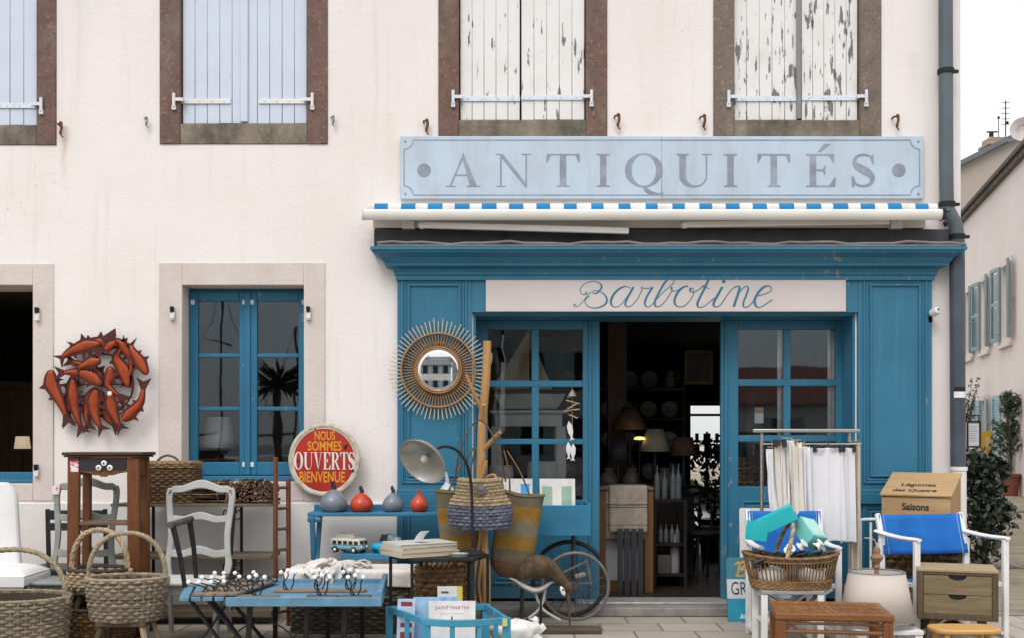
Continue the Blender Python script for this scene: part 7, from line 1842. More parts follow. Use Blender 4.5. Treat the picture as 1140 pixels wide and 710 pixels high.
m_cl1 = plain('white cotton', (.73,.72,.73), (.66,.65,.67), rough=.9, scale=3, bump=.15, bscale=50); m_cl2 = plain('cream cotton', (.69,.65,.58), (.60,.55,.48), rough=.9, scale=3, bump=.15, bscale=50); m_cl3 = plain('beige linen cloth', (.62,.55,.45), (.52,.45,.36), rough=.9, scale=4, bump=.2, bscale=60)
def garment(label, pxt0, pxt1, pxb0, pxb1, pyt, pyb, dd, mat, folds=3, amp=.02, clip=True, dx=0, cream=None, seed=0, name='hanging_garment'):
    ta, tb_ = P(pxt0,pyt,dd), P(pxt1,pyt,dd); ba, bb_ = P(pxb0,pyb,dd), P(pxb1,pyb,dd); xm = (ta.x+tb_.x)/2
    t = thing(name, label, 'garment', (xm,-dd,ta.z), group='white garments on the clothes rail')
    H = ta.z-ba.z
    def fn(u, v):
        x0_, x1_ = ta.x+(ba.x-ta.x)*v**1.15, tb_.x+(bb_.x-tb_.x)*v**1.15
        n1 = noise.noise(Vector((u*3+seed, v*1.4, seed*3.1)))
        y = amp*(.45+.55*v)*math.sin(2*PI*folds*u+n1*1.6+seed)+.02*n1*v
        return (x0_+(x1_-x0_)*u-xm+.006*n1*v, y, -H*v-.012*noise.noise(Vector((u*4,seed,v*.2)))*v)
    NU, NV = 30, 34; mb = MB(); mb.grid(fn, NU, NV); pins = [int(NU*u) for u in ((.04,.12,.5,.88,.96) if clip else (.0,.25,.5,.75,1))]+([NV*(NU+1), NV*(NU+1)+NU] if abs((pxb0+pxb1)-(pxt0+pxt1)) > 8 else [])
    clothify(mb.build('cloth', mat, t, angle=180), pins, -.05, .15, 12)
    mb = MB(); zt_ = z2-ta.z
    mb.tube([(-abs(tb_.x-ta.x)*.4,0,.012),(abs(tb_.x-ta.x)*.4,0,.012)], .005, 6); mb.tube(spline([(0,0,.012),(0,0,zt_-.012),(.012,0,zt_+.012),(.0,0,zt_+.018),(-.01,0,zt_+.008)],5), .0035, 6)
    for u in ((.12,.88) if clip else ()): x = (-.5+u)*(tb_.x-ta.x); mb.box(x-.013,-amp-.012,-.035,x+.013,amp+.008,.022)
    mb.build('hanger', m_blk if clip else m_w_pale, t, bevel=.003)
    return t
D_ = .62
garment('wide flat white skirt on black clips, broadest of the white garments', 902, 940, 903, 943, 497.5, 597, D_+.035, m_cl1, 1.0, .012, True, seed=2)
garment('white trousers hanging right of the broad white skirt', 936, 952, 930, 957, 497.5, 598, D_, m_cl1, 1.2, .02, True, seed=5)
garment('long beige linen cloth at the right end of the clothes rail', 946, 958, 936, 963, 492, 642, D_-.07, m_cl3, 2, .02, False, seed=8)
garment('white dress slanting out at the left end of the clothes rail', 853, 866, 868, 890, 499, 590, D_+.07, m_cl1, 1.4, .03, False, seed=1)
garment('cream blouse next to the slanting white dress', 862, 874, 880, 895, 492, 592, D_+.10, m_cl2, 2.0, .028, True, seed=3)
garment('white pleated shirt at the middle of the hanging bunch', 868, 884, 884, 900, 489, 594, D_+.08, m_cl1, 2.4, .03, False, seed=4)
garment('cream pleated trousers hanging before the broad skirt', 878, 893, 893, 903, 491, 596, D_+.11, m_cl2, 2.2, .028, False, seed=6)
garment('white narrow shirt at the right of the hanging bunch', 887, 902, 899, 909, 496, 596, D_+.06, m_cl1, 1.8, .025, False, seed=7)

# ------------------------------------------------------------------ wooden box on a wicker trunk
m_pine = wood('pale pine box', (.48,.32,.165), (.36,.225,.105), 'x', rough=.6, scale=2.2)
m_pined = wood('pine box side', (.40,.26,.13), (.30,.18,.085), 'z', rough=.6, scale=2.2)
d = .42; s_ = S(.62); cxb = P(1030,0,.5).x; wt = P(0,596,.62).z
vb = thing('vegetable_box', 'pale pine box with sloping lid lettered Légumes des Quatre Saisons', 'box', (cxb,-d,wt), R(-33))
hw = .255; zt_ = P(0,528,.25).z-wt; zf = P(0,553,.63).z-wt; yd = .20
mb = MB(); mb.box(-hw,-yd,0,hw,-yd+.016,zf-.002); mb.box(-hw,yd-.016,0,hw,yd,zt_-.002); mb.box(-hw+.017,-yd+.017,0,hw-.017,yd-.017,.014)
mb.build('box_boards', m_pine, vb, bevel=.002)
for sx in (-1,1): mb = MB(); mb.add([(sx*hw-sx*.0,y,z) for y,z in ((-yd+.0165,0),(yd-.0165,0),(yd-.0165,zt_-.012),(-yd+.0165,zf-.0))]+[(sx*hw-sx*.014,y,z) for y,z in ((-yd+.0165,0),(yd-.0165,0),(yd-.0165,zt_-.012),(-yd+.0165,zf))], [(0,1,2,3),(7,6,5,4),(0,4,5,1),(1,5,6,2),(2,6,7,3),(3,7,4,0)] if sx > 0 else [(3,2,1,0),(4,5,6,7),(1,5,4,0),(2,6,5,1),(3,7,6,2),(0,4,7,3)]); mb.build('side_board', m_pined, vb)
sl = math.atan2(zt_-zf, 2*yd); Ll = math.hypot(zt_-zf, 2*yd)
Ml = Matrix.Translation((0,-yd-.012,zf+.001)) @ Euler((sl,0,0)).to_matrix().to_4x4()
mb = put_on(MB(), Ml); mb.box(-hw-.012,0,0,hw+.012,Ll*.70,.016); mb.box(-hw-.012,Ll*.70+.002,0,hw+.012,Ll+.01,.016); mb.build('lid', m_pine, vb, bevel=.003)
Mt = Ml @ Euler((R(-90),0,0)).to_matrix().to_4x4()
m_ink = plain('black stencil ink', (.025,.02,.018), rough=.7, bump=0)
mb = MB(); Mt = Ml @ Matrix(((1,0,0,0),(0,0,1,0),(0,-1,0,.0168),(0,0,0,1)))
put_text(mb, 'Légumes', .050, .26, -.01, Ll*.39, 0, bold=.03, M=Mt); put_text(mb, 'des Quatre', .050, .33, -.02, Ll*.15, 0, bold=.03, M=Mt); put_text(mb, 'Saisons', .052, .20, -.0, zf*.66, -yd-.0012, bold=.03); mb.build('lettering', m_ink, vb)
wk = thing('wicker_coffer', 'dark brown wicker trunk under the lettered pine box', 'trunk', (cxb,-d,0), R(-20))
mb = MB(); weave(mb, .29, .2, 0, wt-.03, .99, 13, 46, 8); mb.mi = 1; liner(mb, .29, .2, 0, wt-.03, .99, 8, shrink=.97); mb.build('woven_body', [m_w_brown, m_w_liner], wk, angle=60)
mb = MB(); mb.box(-.285,-.195,wt-.031,.285,.195,wt-.001); mb.build('lid', m_w_brown, wk, bevel=.006)

# ------------------------------------------------------------------ small drawer cabinet, stools, bench, lamp
m_dr = wood('weathered drawer wood', (.26,.20,.115), (.155,.115,.062), 'x', rough=.7, scale=2.6); m_drf = wood('dark cabinet frame wood', (.125,.088,.05), (.075,.05,.028), 'z', rough=.7); m_drt = wood('light cabinet top wood', (.37,.285,.165), (.28,.205,.11), 'x', rough=.65)
d = 1.62; s_ = S(1.62); xa, xb = P(1024,0,d).x, P(1108,0,d).x; zt_, zb_ = P(0,637,d).z, P(0,690,d).z; w = (xb-xa)/2
dc_ = thing('drawer_cabinet', 'small weathered wooden cabinet with two drawers before the right director chair', 'cabinet', ((xa+xb)/2,-d,0), R(-19))
dp_ = .42
mb = MB(); f = .038
mb.box(-w,0,zb_,-w+f,dp_,zt_); mb.box(w-f,0,zb_,w,dp_,zt_); mb.box(-w+f,0.001,zb_,w-f,dp_,zb_+f); mb.box(-w+f,.001,zt_-f*.5,w-f,dp_,zt_-.001); mb.box(-w+f,dp_-.02,zb_+f,w-f,dp_-.001,zt_-f*.5); mb.build('carcass', m_drf, dc_, bevel=.004)
mb = MB(); mb.box(-w-.002,-.004,zt_+.0005,w+.002,dp_+.002,zt_+.02); mb.build('top', m_drt, dc_, bevel=.004)
zi0, zi1 = zb_+f+.003, zt_-f*.5-.003; zm = (zi0+zi1)/2
for z0, z1 in ((zi0,zm-.002),(zm+.002,zi1)):
    n = 14; xi = w-f-.003; notch = [(.058*math.cos(R(180+180*k_/n)), z1+.045*math.sin(R(180+180*k_/n))*.75) for k_ in range(n+1)]
    poly = [(-xi,z0),(xi,z0),(xi,z1)]+notch[::-1]+[(-xi,z1)]
    mb = MB(); mb.prism(poly, .006, .024); dw = mb.build('drawer', m_dr, dc_)
    mb = MB(); mb.box(-.075,.03,z1-.06,.075,.034,z1); mb.build('finger_hole', m_blk, dw)
for sx in (-1,1):
    for y in (.05,dp_-.05): mb = MB(); mb.beam((sx*w*.62,y,zb_),(sx*w*.80,y-.02,0),.042,.042,w2=.026,h2=.026); mb.build('leg', m_drf, dc_, bevel=.004)
# pine stool cut by the lower edge
d = 2.15; s_ = S(d); q = P(1073,0,d); zt_ = P(0,702,d+.16).z
ps = thing('pine_stool', 'low yellow pine stool with rounded top at the lower right edge', 'stool', (q.x,-d,0))
m_yp = wood('yellow varnished pine', (.58,.34,.11), (.48,.255,.07), 'x', rough=.35, coat=.3)
mb = MB(); w = 37/s_; pl = plan(w,.13,4,56); mb.add([(x,y,zt_-.03) for x,y in pl]+[(x,y,zt_) for x,y in pl], [tuple(range(55,-1,-1)),tuple(range(56,112))]+[(i,(i+1)%56,56+(i+1)%56,56+i) for i in range(56)]); mb.build('seat', m_yp, ps, bevel=.009)
for sx in (-1,1):
    for sy in (-1,1): mb = MB(); mb.tube([(sx*w*.65,sy*.08,zt_-.03),(sx*w*.8,sy*.11,0)], [.019,.016], 10); mb.build('leg', m_yp, ps)
# rattan bench
m_bench = wood('honey brown bench wood', (.24,.095,.025), (.13,.046,.013), 'x', rough=.38, coat=.35); m_benchz = wood('honey brown bench legs', (.21,.082,.022), (.12,.043,.013), 'z', rough=.38, coat=.35)
d = 2.2; zt_ = P(0,684,2.45).z; xa, xb = P(874,0,2.45).x, P(1003.5,0,2.45).x; q = ((xa+xb)/2, -2.15); w = (xb-xa)/2; hd = .27
rbn = thing('rattan_bench', 'low honey brown bench with woven cane top at the lower edge', 'bench', (q[0],q[1],0), R(-9))
mb = MB(); f = .05
mb.box(-w,-hd,zt_-.045,w,-hd+f,zt_); mb.box(-w,hd-f,zt_-.045,w,hd,zt_); mb.box(-w,-hd+f,zt_-.044,-w+f,hd-f,zt_-.001); mb.box(w-f,-hd+f,zt_-.044,w,hd-f,zt_-.001); mb.build('seat_frame', m_bench, rbn, bevel=.009)
mb = MB(); nx, ny = 26, 18
for j in range(ny):
    y = -hd+f+(2*hd-2*f)*(j+.5)/ny; mb.tube([(-w+f*.8+(2*w-1.6*f)*i/(nx*2), y, zt_-.006+.004*math.cos(PI*i/2*1.0+PI*j)) for i in range(nx*2+1)], (hd-f)/ny*.8, 5, flat=.35)
for i in range(nx):
    x = -w+f+(2*w-2*f)*(i+.5)/nx; mb.tube([(x, -hd+f*.8+(2*hd-1.6*f)*j/ny, zt_-.007-.004*math.cos(PI*i+PI*j)) for j in range(ny+1)], (w-f)/nx*.7, 5, flat=.35)
mb.build('cane_seat', wick('woven cane', (.25,.11,.034), (.16,.064,.02), island=.35, rough=.45), rbn, angle=60)
for sx in (-1,1):
    for sy in (-1,1): mb = MB(); mb.box(sx*(w-.005),sy*(hd-.005),0,sx*(w-.065),sy*(hd-.055),zt_-.046); mb.build('leg', m_benchz, rbn, bevel=.008)
    for sy in (-1,1):
        mb = MB(); mb.tube(spline([(sx*(w-.03),sy*(hd-.03),zt_-.20),(sx*(w-.055),sy*(hd-.03),zt_-.11),(sx*(w-.14),sy*(hd-.03),zt_-.06)],6), .009, 7); mb.build('brace', m_benchz, rbn)
for sy in (-1,1): mb = MB(); mb.tube([(-w+.04,sy*(hd-.03),zt_-.115),(w-.04,sy*(hd-.03),zt_-.115)], .013, 8); mb.tube([(-w+.04,sy*(hd-.03),zt_-.065),(w-.04,sy*(hd-.03),zt_-.065)], .009, 8); mb.build('stretcher', m_bench, rbn)
# lamp with beige drum shade on a white stool
d = 1.5; s_ = S(d); q = P(976,0,d); zs = .17
ws = thing('white_stool', 'small white square table under the beige lampshade', 'table', (q.x+.03,-d,0)); mb = MB(); mb.box(-.22,-.2,zs-.03,.22,.2,zs); mb.build('top', m_dir, ws, bevel=.004)
for sx in (-1,1):
    for sy in (-1,1): mb = MB(); mb.box(sx*.215,sy*.195,0,sx*.165,sy*.15,zs-.031); mb.build('leg', m_dir, ws, bevel=.003)
tl = thing('table_lamp', 'turned wooden table lamp with wide beige linen shade', 'lamp', (q.x,-d,zs+.001))
rt, rb_ = 30/s_, 40.5/s_; z1, z0 = P(0,636,d).z-zs, P(0,689,d).z-zs; m_shade = plain('beige linen shade', (.50,.44,.385), (.45,.39,.34), rough=.9, scale=2, bump=.25, bscale=140)
mb = MB(); mb.lathe([(rb_,z0),(rt,z1)], 48); mb.build('shade', m_shade, tl, solid=.004)
mb = MB(); [mb.tube([(r_*math.cos(2*PI*i/48), r_*math.sin(2*PI*i/48), z_) for i in range(48)], .005, 6, closed=True) for r_, z_ in ((rt,z1),(rb_,z0))]; mb.build('shade_trim', plain('grey trim', (.22,.24,.27)), tl)
mb = MB(); mb.lathe([(0,0),(.085,0),(.085,.02),(.03,.04),(.022,.08),(.035,.12),(.02,.16),(.015,z1+.02),(.026,z1+.03),(.018,z1+.05),(.024,z1+.065),(.042,z1+.09),(.044,z1+.10),(.03,z1+.115),(.022,z1+.125),(.026,z1+.14),(.02,z1+.165),(.008,z1+.172),(0,z1+.172)], 24); mb.build('turned_stem', wood('pale turned wood', (.33,.19,.11), (.22,.12,.07), 'z', rough=.5), tl)
mb = MB()
for a in (0,120,240): mb.tube([(.015*math.cos(R(a)),.015*math.sin(R(a)),z1-.02),(rt*math.cos(R(a)),rt*math.sin(R(a)),z1)], .003, 5)
mb.tube(spline([(0,0,z1+.165),(-.02,-.01,z1+.22),(-.09,-.02,z1+.235)],6), .004, 5); mb.tube([(0,0,z1+.16),(.004,0,z1+.2)],.008,6); mb.build('wire', plain('pale flex', (.5,.48,.44)), tl)
# terracotta pot
q = P(938,0,1.1); tp = thing('clay_pot', 'slim brown clay pot beside the beige lampshade', 'pot', (q.x,-1.1,0)); zt_ = P(0,651,1.1).z
mb = MB(); mb.lathe([(0,0),(.035,0),(.04,.1),(.045,zt_-.05),(.062,zt_-.035),(.066,zt_),(.052,zt_),(.045,zt_-.06),(0,zt_-.06)], 22); mb.build('pot', plain('brown clay', (.20,.10,.055), (.13,.065,.04), rough=.8), tp)
# white metal gate leaning behind the lamp
d = .5; s_ = S(d); xa, xb = P(958,0,d).x, P(992,0,d).x; zt_ = P(0,578,d).z
mg = thing('metal_gate', 'white metal bedstead rail standing behind the turned lamp', 'bedstead', ((xa+xb)/2,-d,0)); w = (xb-xa)/2
mb = MB()
for x in (-w,-w*.33,w*.33,w): mb.tube([(x,0,0),(x,0,zt_-.02)], .011, 8)
mb.tube(spline([(-w,0,zt_-.03),(-w*.9,0,zt_),(w*.9,0,zt_),(w,0,zt_-.03)],6), .012, 8); mb.tube([(-w,0,.2),(w,0,.2)], .010, 8); mb.build('frame', m_dir, mg)
# ------------------------------------------------------------------ inside the shop
def I(px, py, y): return Vector((G(px,y), y, Gz(py,y)))
FL = .091
m_creamsh = plain('cream lampshade', (.42,.36,.26), rough=.8); m_brsh = plain('brown lampshade', (.12,.065,.04), rough=.8)
def lamp(label, px, py0, py1, r0p, r1p, y, mat, zbase, name='table_lamp'):
    p = I(px,py1,y); k = (D0+y)/F; t = thing(name, label, 'lamp', (p.x,y,zbase)); z0, z1 = Gz(py1,y)-zbase, Gz(py0,y)-zbase
    mb = MB(); mb.lathe([(r1p*k,z0),(r0p*k,z1)], 32); mb.build('shade', mat, t, solid=.003)
    mb = MB(); mb.lathe([(0,0),(.07,0),(.06,.02),(.015,.04),(.03,z0*.5),(.012,z0),(.01,z1),(0,z1)], 16); mb.build('base', m_blk, t); return t
# counter with linen over its edge
y = .75; za = Gz(541,y); x0, x1 = G(664,y), G(727,y)
ct = thing('display_table', 'wooden table with orange brown leg just inside the entrance', 'table', ((x0+x1)/2,y,FL)); hw = (x1-x0)/2; h = za-FL
mb = MB(); mb.box(-hw,-.05,h-.03,hw,.7,h); mb.build('top', wood('table top', (.16,.12,.09),(.10,.07,.05),'x'), ct, bevel=.004)
m_or = wood('orange brown post', (.19,.085,.03), (.12,.05,.018), 'z')
for xx in (-hw+.04,hw-.04):
    for yy in (0,.62): mb = MB(); mb.box(xx-.04,yy-.03,0,xx+.04,yy+.05,h-.031); mb.build('leg', m_or, ct, bevel=.004)
mb = MB(); mb.box(-hw+.081,.02,.0,hw-.081,.04,.10); mb.build('lower_rail', m_or, ct)
mb = MB(); mb.box(-hw+.081,.06,.1,hw-.081,.08,h-.06); mb.build('back_panel', plain('grey white panel', (.40,.40,.40), (.34,.34,.34), bump=0), ct)
k = (D0+y)/F
tw = thing('linen_towel', 'folded beige linen towel with two dark stripes hanging from the table edge', 'towel', (G(699.5,.69),.69,za))
m_tow = bandmat('striped linen', [(-.165,-.155,(.04,.035,.03)),(-.185,-.178,(.04,.035,.03)),(-.345,-.336,(.16,.12,.10))], (.34,.285,.225))
def tf(u, v): return ((-.5+u)*.335, -.005-.012*math.sin(u*7+v*2)*v, .006-.41*v)
mb = MB(); mb.grid(tf, 24, 24)
mb.build('front_fold', m_tow, tw, solid=.008, angle=180); mb = MB(); mb.grid(lambda u, v: ((-.5+u)*.36-.02, .03+.006*math.sin(u*9), .006-.47*v), 20, 16); mb.build('rear_fold', m_tow, tw, solid=.006, angle=180); mb = MB(); mb.grid(lambda u, v: ((-.5+u)*.335, -.005+.3*v, .008), 4, 4); mb.build('top_fold', m_tow, tw, solid=.006)
for px in (690,698,706): 
    pass
st_ = thing('plinth_stand', 'black ribbed stand beneath the striped linen towel', 'stand', (G(698,.9),.62,FL)); 
for q_ in (-.09,-.03,.03,.09): mb = MB(); mb.box(q_-.022,-.02,0,q_+.022,.02,.58); mb.build('bar', m_blk, st_)
# black shelf unit with bottles
y = 1.1; x0, x1 = G(729,y), G(763,y); hu = Gz(556,y)-FL
su = thing('shelf_unit', 'narrow black metal shelf unit with bottles inside the dark shop', 'shelf', ((x0+x1)/2,y,FL)); hw = (x1-x0)/2
for sx in (-1,1):
    for yy in (0,.35): mb = MB(); mb.box(sx*hw-.015,yy,0,sx*hw+.015,yy+.03,hu); mb.build('upright', m_iron, su)
SZ = [.1, Gz(607,y)-FL, hu-.02]
for z in SZ: mb = MB(); mb.box(-hw+.016,0,z,hw-.016,.38,z+.02); mb.build('shelf_board', m_iron, su)
m_bot = plain('dim glass bottle', (.16,.18,.18), (.08,.09,.09), rough=.1); m_botd = plain('pale stoneware', (.30,.29,.27))
def bottle(label, x, y, z, r, h, mat): 
    t = thing('bottle', label, 'bottle', (x,y,z), group='bottles on the black shelf unit'); mb = MB(); mb.lathe([(0,0),(r,0),(r,h*.55),(r*.9,h*.65),(r*.3,h*.78),(r*.28,h*.97),(r*.36,h),(0,h)], 14); mb.build('bottle', mat, t)
xc = (x0+x1)/2
for q_ in (-.07,-.02,.035,.085): bottle('small dim glass bottle on the middle board of the black shelf unit', xc+q_, y+.12, FL+SZ[1]+.021, .022, .17, m_bot)
bottle('tall pale bottle on the bottom board of the black shelf unit', xc+.06, y+.12, FL+SZ[0]+.021, .045, .36, m_botd)
bx = MB(); bx.box(-.07,-.09,0,.05,.09,.17); bxo = bx.build('carton', plain('brown grey carton', (.12,.10,.085)), None, (xc-.04,y+.13,FL+SZ[0]+.021), bevel=.004); tag(bxo, 'small grey brown carton beside the tall pale bottle', 'box')
# tall dim glass vases on top
for q_ in (-.10,-.03,.05,.10): bottle('dim slim glass vase standing on top of the black shelf unit', xc+q_, y+.15, FL+hu+.001, .028, random.uniform(.2,.34), m_bot)
# sideboard further in, carrying the lamps
sb = thing('sideboard', 'long dark sideboard deep inside the shop carrying lamps', 'sideboard', (.98,2.2,FL)); 
mb = MB(); mb.box(-.75,-.25,0,.85,.25,.80); mb.box(-.78,-.27,.801,.88,.27,.84); mb.build('carcass', wood('dark sideboard wood', (.05,.03,.02),(.03,.018,.012),'x'), sb, bevel=.005)
for k_ in range(3): mb = MB(); mb.box(-.70+k_*.52,-.262,.1,-.24+k_*.52,-.2505,.74); dr_ = mb.build('door', wood('dark door wood', (.06,.036,.024),(.035,.02,.014),'z'), sb, bevel=.004); mb = MB(); mb.ball((-.28+k_*.52,-.275,.45),.014,8); mb.build('handle', m_rust, dr_)
zsb = FL+.841
lamp('cream cone lampshade in the middle of the dark shop interior', 729, 477, 502, 9, 17, 2.05, m_creamsh, zsb)
lamp('brown drum lampshade to the right of the cream one in the shop', 761, 486, 507, 10, 15, 2.0, m_brsh, zsb)
lamp('dark wide lampshade at the left behind the cream one', 701, 452, 478, 7, 20, 2.3, plain('dim rust shade', (.14,.075,.045)), zsb)
lamp('small dark blue lampshade at the far left of the sideboard', 688, 490, 512, 7, 13, 2.1, plain('navy shade', (.04,.045,.06)), zsb)
# little lit lamp
t = NT('warm lit bulb'); t.color((1,.6,.2)); t.set(Emission_Strength=1.5); t.b.inputs['Emission Color'].default_value = (1,.62,.22,1); m_lit = t.mat
q = I(712,487,2.0); ll = thing('small_lit_lamp', 'tiny lit amber lamp glowing on the dark sideboard', 'lamp', (q.x,2.0,zsb)); mb = MB(); mb.lathe([(0,q.z-zsb-.02),(.06,q.z-zsb-.014),(.045,q.z-zsb+.01),(0,q.z-zsb+.016)], 16); mb.build('shade', m_lit, ll); mb = MB(); mb.lathe([(0,0),(.05,0),(.012,.03),(.01,q.z-zsb-.02),(0,q.z-zsb-.02)], 12); mb.build('stem', m_iron, ll)
# candelabra against the bright doorway and a wrought iron table below
y = 3.0; q = I(787,545,y); cd = thing('candelabra', 'black branching candelabra in silhouette against the bright rear doorway', 'candelabra', (q.x,y,q.z+.001)); zc = Gz(480,y)-q.z
mb = MB(); mb.lathe([(0,0),(.10,0),(.09,.02),(.03,.04),(.018,.1),(.035,.15),(.016,.22),(.02,zc*.6),(.012,zc),(0,zc)], 16); mb.build('column', m_iron, cd)
for k_ in range(8):
    a = 2*PI*k_/8; r_ = .17 if k_ % 2 else .11; zz = zc*(.62 if k_ % 2 else .8); mb = MB()
    mb.tube(spline([(0,0,zz*.8),(r_*.5*math.cos(a),r_*.5*math.sin(a),zz*.68),(r_*math.cos(a),r_*math.sin(a),zz*.85),(r_*math.cos(a),r_*math.sin(a),zz)],6), .010, 6)
    mb.lathe([(0,zz),(.04,zz+.01),(.045,zz+.03),(.02,zz+.04),(.02,zz+.11),(0,zz+.11)], 12, (r_*math.cos(a),r_*math.sin(a),0))
    for q2 in range(5): mb.ball((r_*math.cos(a)+random.uniform(-.06,.06), r_*math.sin(a)+random.uniform(-.05,.05), zz*.9+random.uniform(-.05,.06)), .022, 6, (1.3,1,.7))
    mb.build('arm', m_iron, cd)
ot = thing('iron_table', 'ornate black iron table under the candelabra in the shop', 'table', (q.x,y,FL)); h = q.z-FL
mb = MB(); mb.lathe([(0,h-.02),(.38,h-.02),(.38,h),(0,h)], 36); mb.build('top', m_iron, ot)
for k_ in range(4):
    a = 2*PI*k_/4+.4; mb = MB(); mb.tube(spline([(.3*math.cos(a),.3*math.sin(a),h-.02),(.36*math.cos(a),.36*math.sin(a),h*.75),(.1*math.cos(a),.1*math.sin(a),h*.45),(.26*math.cos(a),.26*math.sin(a),h*.15),(.36*math.cos(a),.36*math.sin(a),0)],7), .016, 8)
    mb.tube([(.2*math.cos(a)+.09*math.cos(R(i*18))*math.cos(a), .2*math.sin(a)+.09*math.cos(R(i*18))*math.sin(a), h*.68+.09*math.sin(R(i*18))) for i in range(20)], .010, 6, closed=True); mb.build('leg', m_iron, ot)
for k_, (px, yy) in enumerate(((782,1.7),(792,2.3))):
    q2 = I(px,600,yy); bc = thing('bistro_chair', ('black bistro chair with oval openwork back just inside the doorway','black bistro chair behind the first one, nearer the iron table')[k_], 'chair', (q2.x,yy,FL), R(20-50*k_))
    mb = MB(); mb.lathe([(0,.44),(.19,.44),(.2,.455),(.19,.47),(0,.47)], 24); mb.build('seat', m_iron, bc)
    for a in (45,135,225,315): mb = MB(); mb.tube([(.15*math.cos(R(a)),.15*math.sin(R(a)),.44),(.2*math.cos(R(a)),.2*math.sin(R(a)),0)], .013, 8); mb.build('leg', m_iron, bc)
    mb = MB(); mb.tube(spline([(-.17,.12,.45),(-.19,.17,.7),(-.12,.2,.88),(.12,.2,.88),(.19,.17,.7),(.17,.12,.45)],7), .013, 8)
    for zz, rr_ in ((.78,.085),(.62,.07)): mb.tube([(rr_*1.5*math.cos(2*PI*i/24),.185,zz+rr_*.6*math.sin(2*PI*i/24)) for i in range(24)], .009, 6, closed=True)
    mb.build('backrest', m_iron, bc)
# ------------------------------------------------------------------ in the left panes: table, hats, model boat, fish garland
y = 1.15; xa, xb = G(545,y), G(632,y); zt_ = Gz(456,y)
wt_ = thing('white_table', 'pale grey side table seen through the left shop panes', 'table', ((xa+xb)/2,y,FL)); hw = (xb-xa)/2; h = zt_-FL; m_pt = plain('pale table paint', (.42,.43,.40), (.36,.37,.34), bump=.05)
mb = MB(); mb.box(-hw,-.02,h-.03,hw,.5,h); mb.build('top', m_pt, wt_, bevel=.005); mb = MB(); mb.box(-hw+.05,.02,h-.15,hw-.05,.46,h-.031); mb.build('apron', m_pt, wt_, bevel=.004)
for xx in (-hw+.06,hw-.06):
    for yy in (.05,.43): mb = MB(); mb.box(xx-.045,yy-.04,0,xx+.045,yy+.04,h-.151); mb.build('leg', m_pt, wt_, bevel=.004)
bo = thing('model_boat', 'model sailing boat with cream sails on the table behind the left panes', 'model boat', (G(590,y+.2),y+.2,zt_+.001)); m_sail = plain('cream sail', (.46,.38,.25), (.40,.33,.22), rough=.9)
mb = MB(); mb.grid(lambda u, v: ((-.34+.68*u)*(.55+.45*v), (-.06+.12*(v if False else .5))*0+.07*math.sin(PI*u)*(v-.5)*2*(.6+.4*v) if False else .07*math.sin(PI*u)*(1 if v > .5 else -1)*abs(v-.5)*2, .02+.14*abs(v-.5)*2), 24, 10); mb.build('hull', m_pt, bo, angle=60)
mb = MB(); mb.tube([(.0,0,.05),(.0,0,.86)], .008, 6); mb.tube([(.0,0,.2),(-.38,0,.2)], .006, 6); mb.build('mast', m_darkwood, bo)
zt3 = Gz(365,y+.2)-zt_
mb = MB(); mb.grid(lambda u, v: (-.005-.36*u*(1-v), .03*math.sin(PI*u)*(1-v), .2+(zt3-.2)*v), 10, 14); mb.build('mainsail', m_sail, bo, solid=.003, angle=180)
mb = MB(); mb.grid(lambda u, v: (.012+.20*u*(1-v), .02*math.sin(PI*u)*(1-v), .2+(zt3*.9-.2)*v), 8, 14); mb.build('jib', m_sail, bo, solid=.003, angle=180)
y = .62; ws_ = thing('window_shelf', 'low dark shelf inside the left panes carrying hats', 'shelf', (G(600,y),y,FL)); hz_ = Gz(541,y)-FL; mb = MB(); mb.box(-.45,-.2,hz_-.03,.45,.2,hz_); mb.build('board', m_darkwood, ws_)
for xx in (-.42,.42): mb = MB(); mb.box(xx-.02,-.18,0,xx+.02,.18,hz_-.031); mb.build('leg', m_darkwood, ws_)
m_felt = plain('pale grey felt', (.40,.41,.40), (.34,.35,.34), rough=.95)
for px, lab, sc2 in ((557,'pale grey felt hat with wide brim behind the lower left pane',1.0),(604,'pale grey felt hat without brim beside the wide one',.8)):
    q = I(px,541,y); t = thing('felt_hat', lab, 'hat', (q.x,y,FL+hz_+.001)); r_ = .12*sc2
    pr = [(0,.0),(r_*1.75,0),(r_*1.8,.01),(r_*1.15,.02),(r_,.04),(r_*.95,.16),(r_*.85,.185),(0,.18)] if sc2 == 1.0 else [(0,0),(r_*1.4,0),(r_*1.4,.2),(r_*1.2,.22),(0,.22)]
    mb = MB(); mb.lathe(pr, 28, (0,0,0), (0,0,0), 1, .85); mb.build('hat', m_felt, t); mb = MB(); mb.lathe([(r_*1.01,.03),(r_*1.02,.035),(r_*1.0,.06),(r_*.98,.06)], 28, (0,0,0), (0,0,0), 1, .85)
    if sc2 == 1.0: mb.build('hat_band', plain('grey ribbon', (.25,.25,.25)), t)
y = .265; fg = thing('fish_garland', 'driftwood garland with white wooden fish hanging in the left door pane', 'garland', I(637,430,y))
def Fg(px,py): v = I(px,py,y)-I(637,430,y); return v
mb = MB(); mb.tube([Fg(637,430),Fg(637,512)], .0025, 5); mb.build('cord', m_w_pale, fg)
for px0, px1, py, tl_ in ((632,641,440,2),(630,645,447,-2),(628,645,456,1),(633,643,463,-2),(631,642,452,3)): mb = MB(); mb.tube([Fg(px0,py+tl_),Fg(px1,py-tl_)], .007, 6); mb.build('driftwood_stick', m_w_pale, fg)
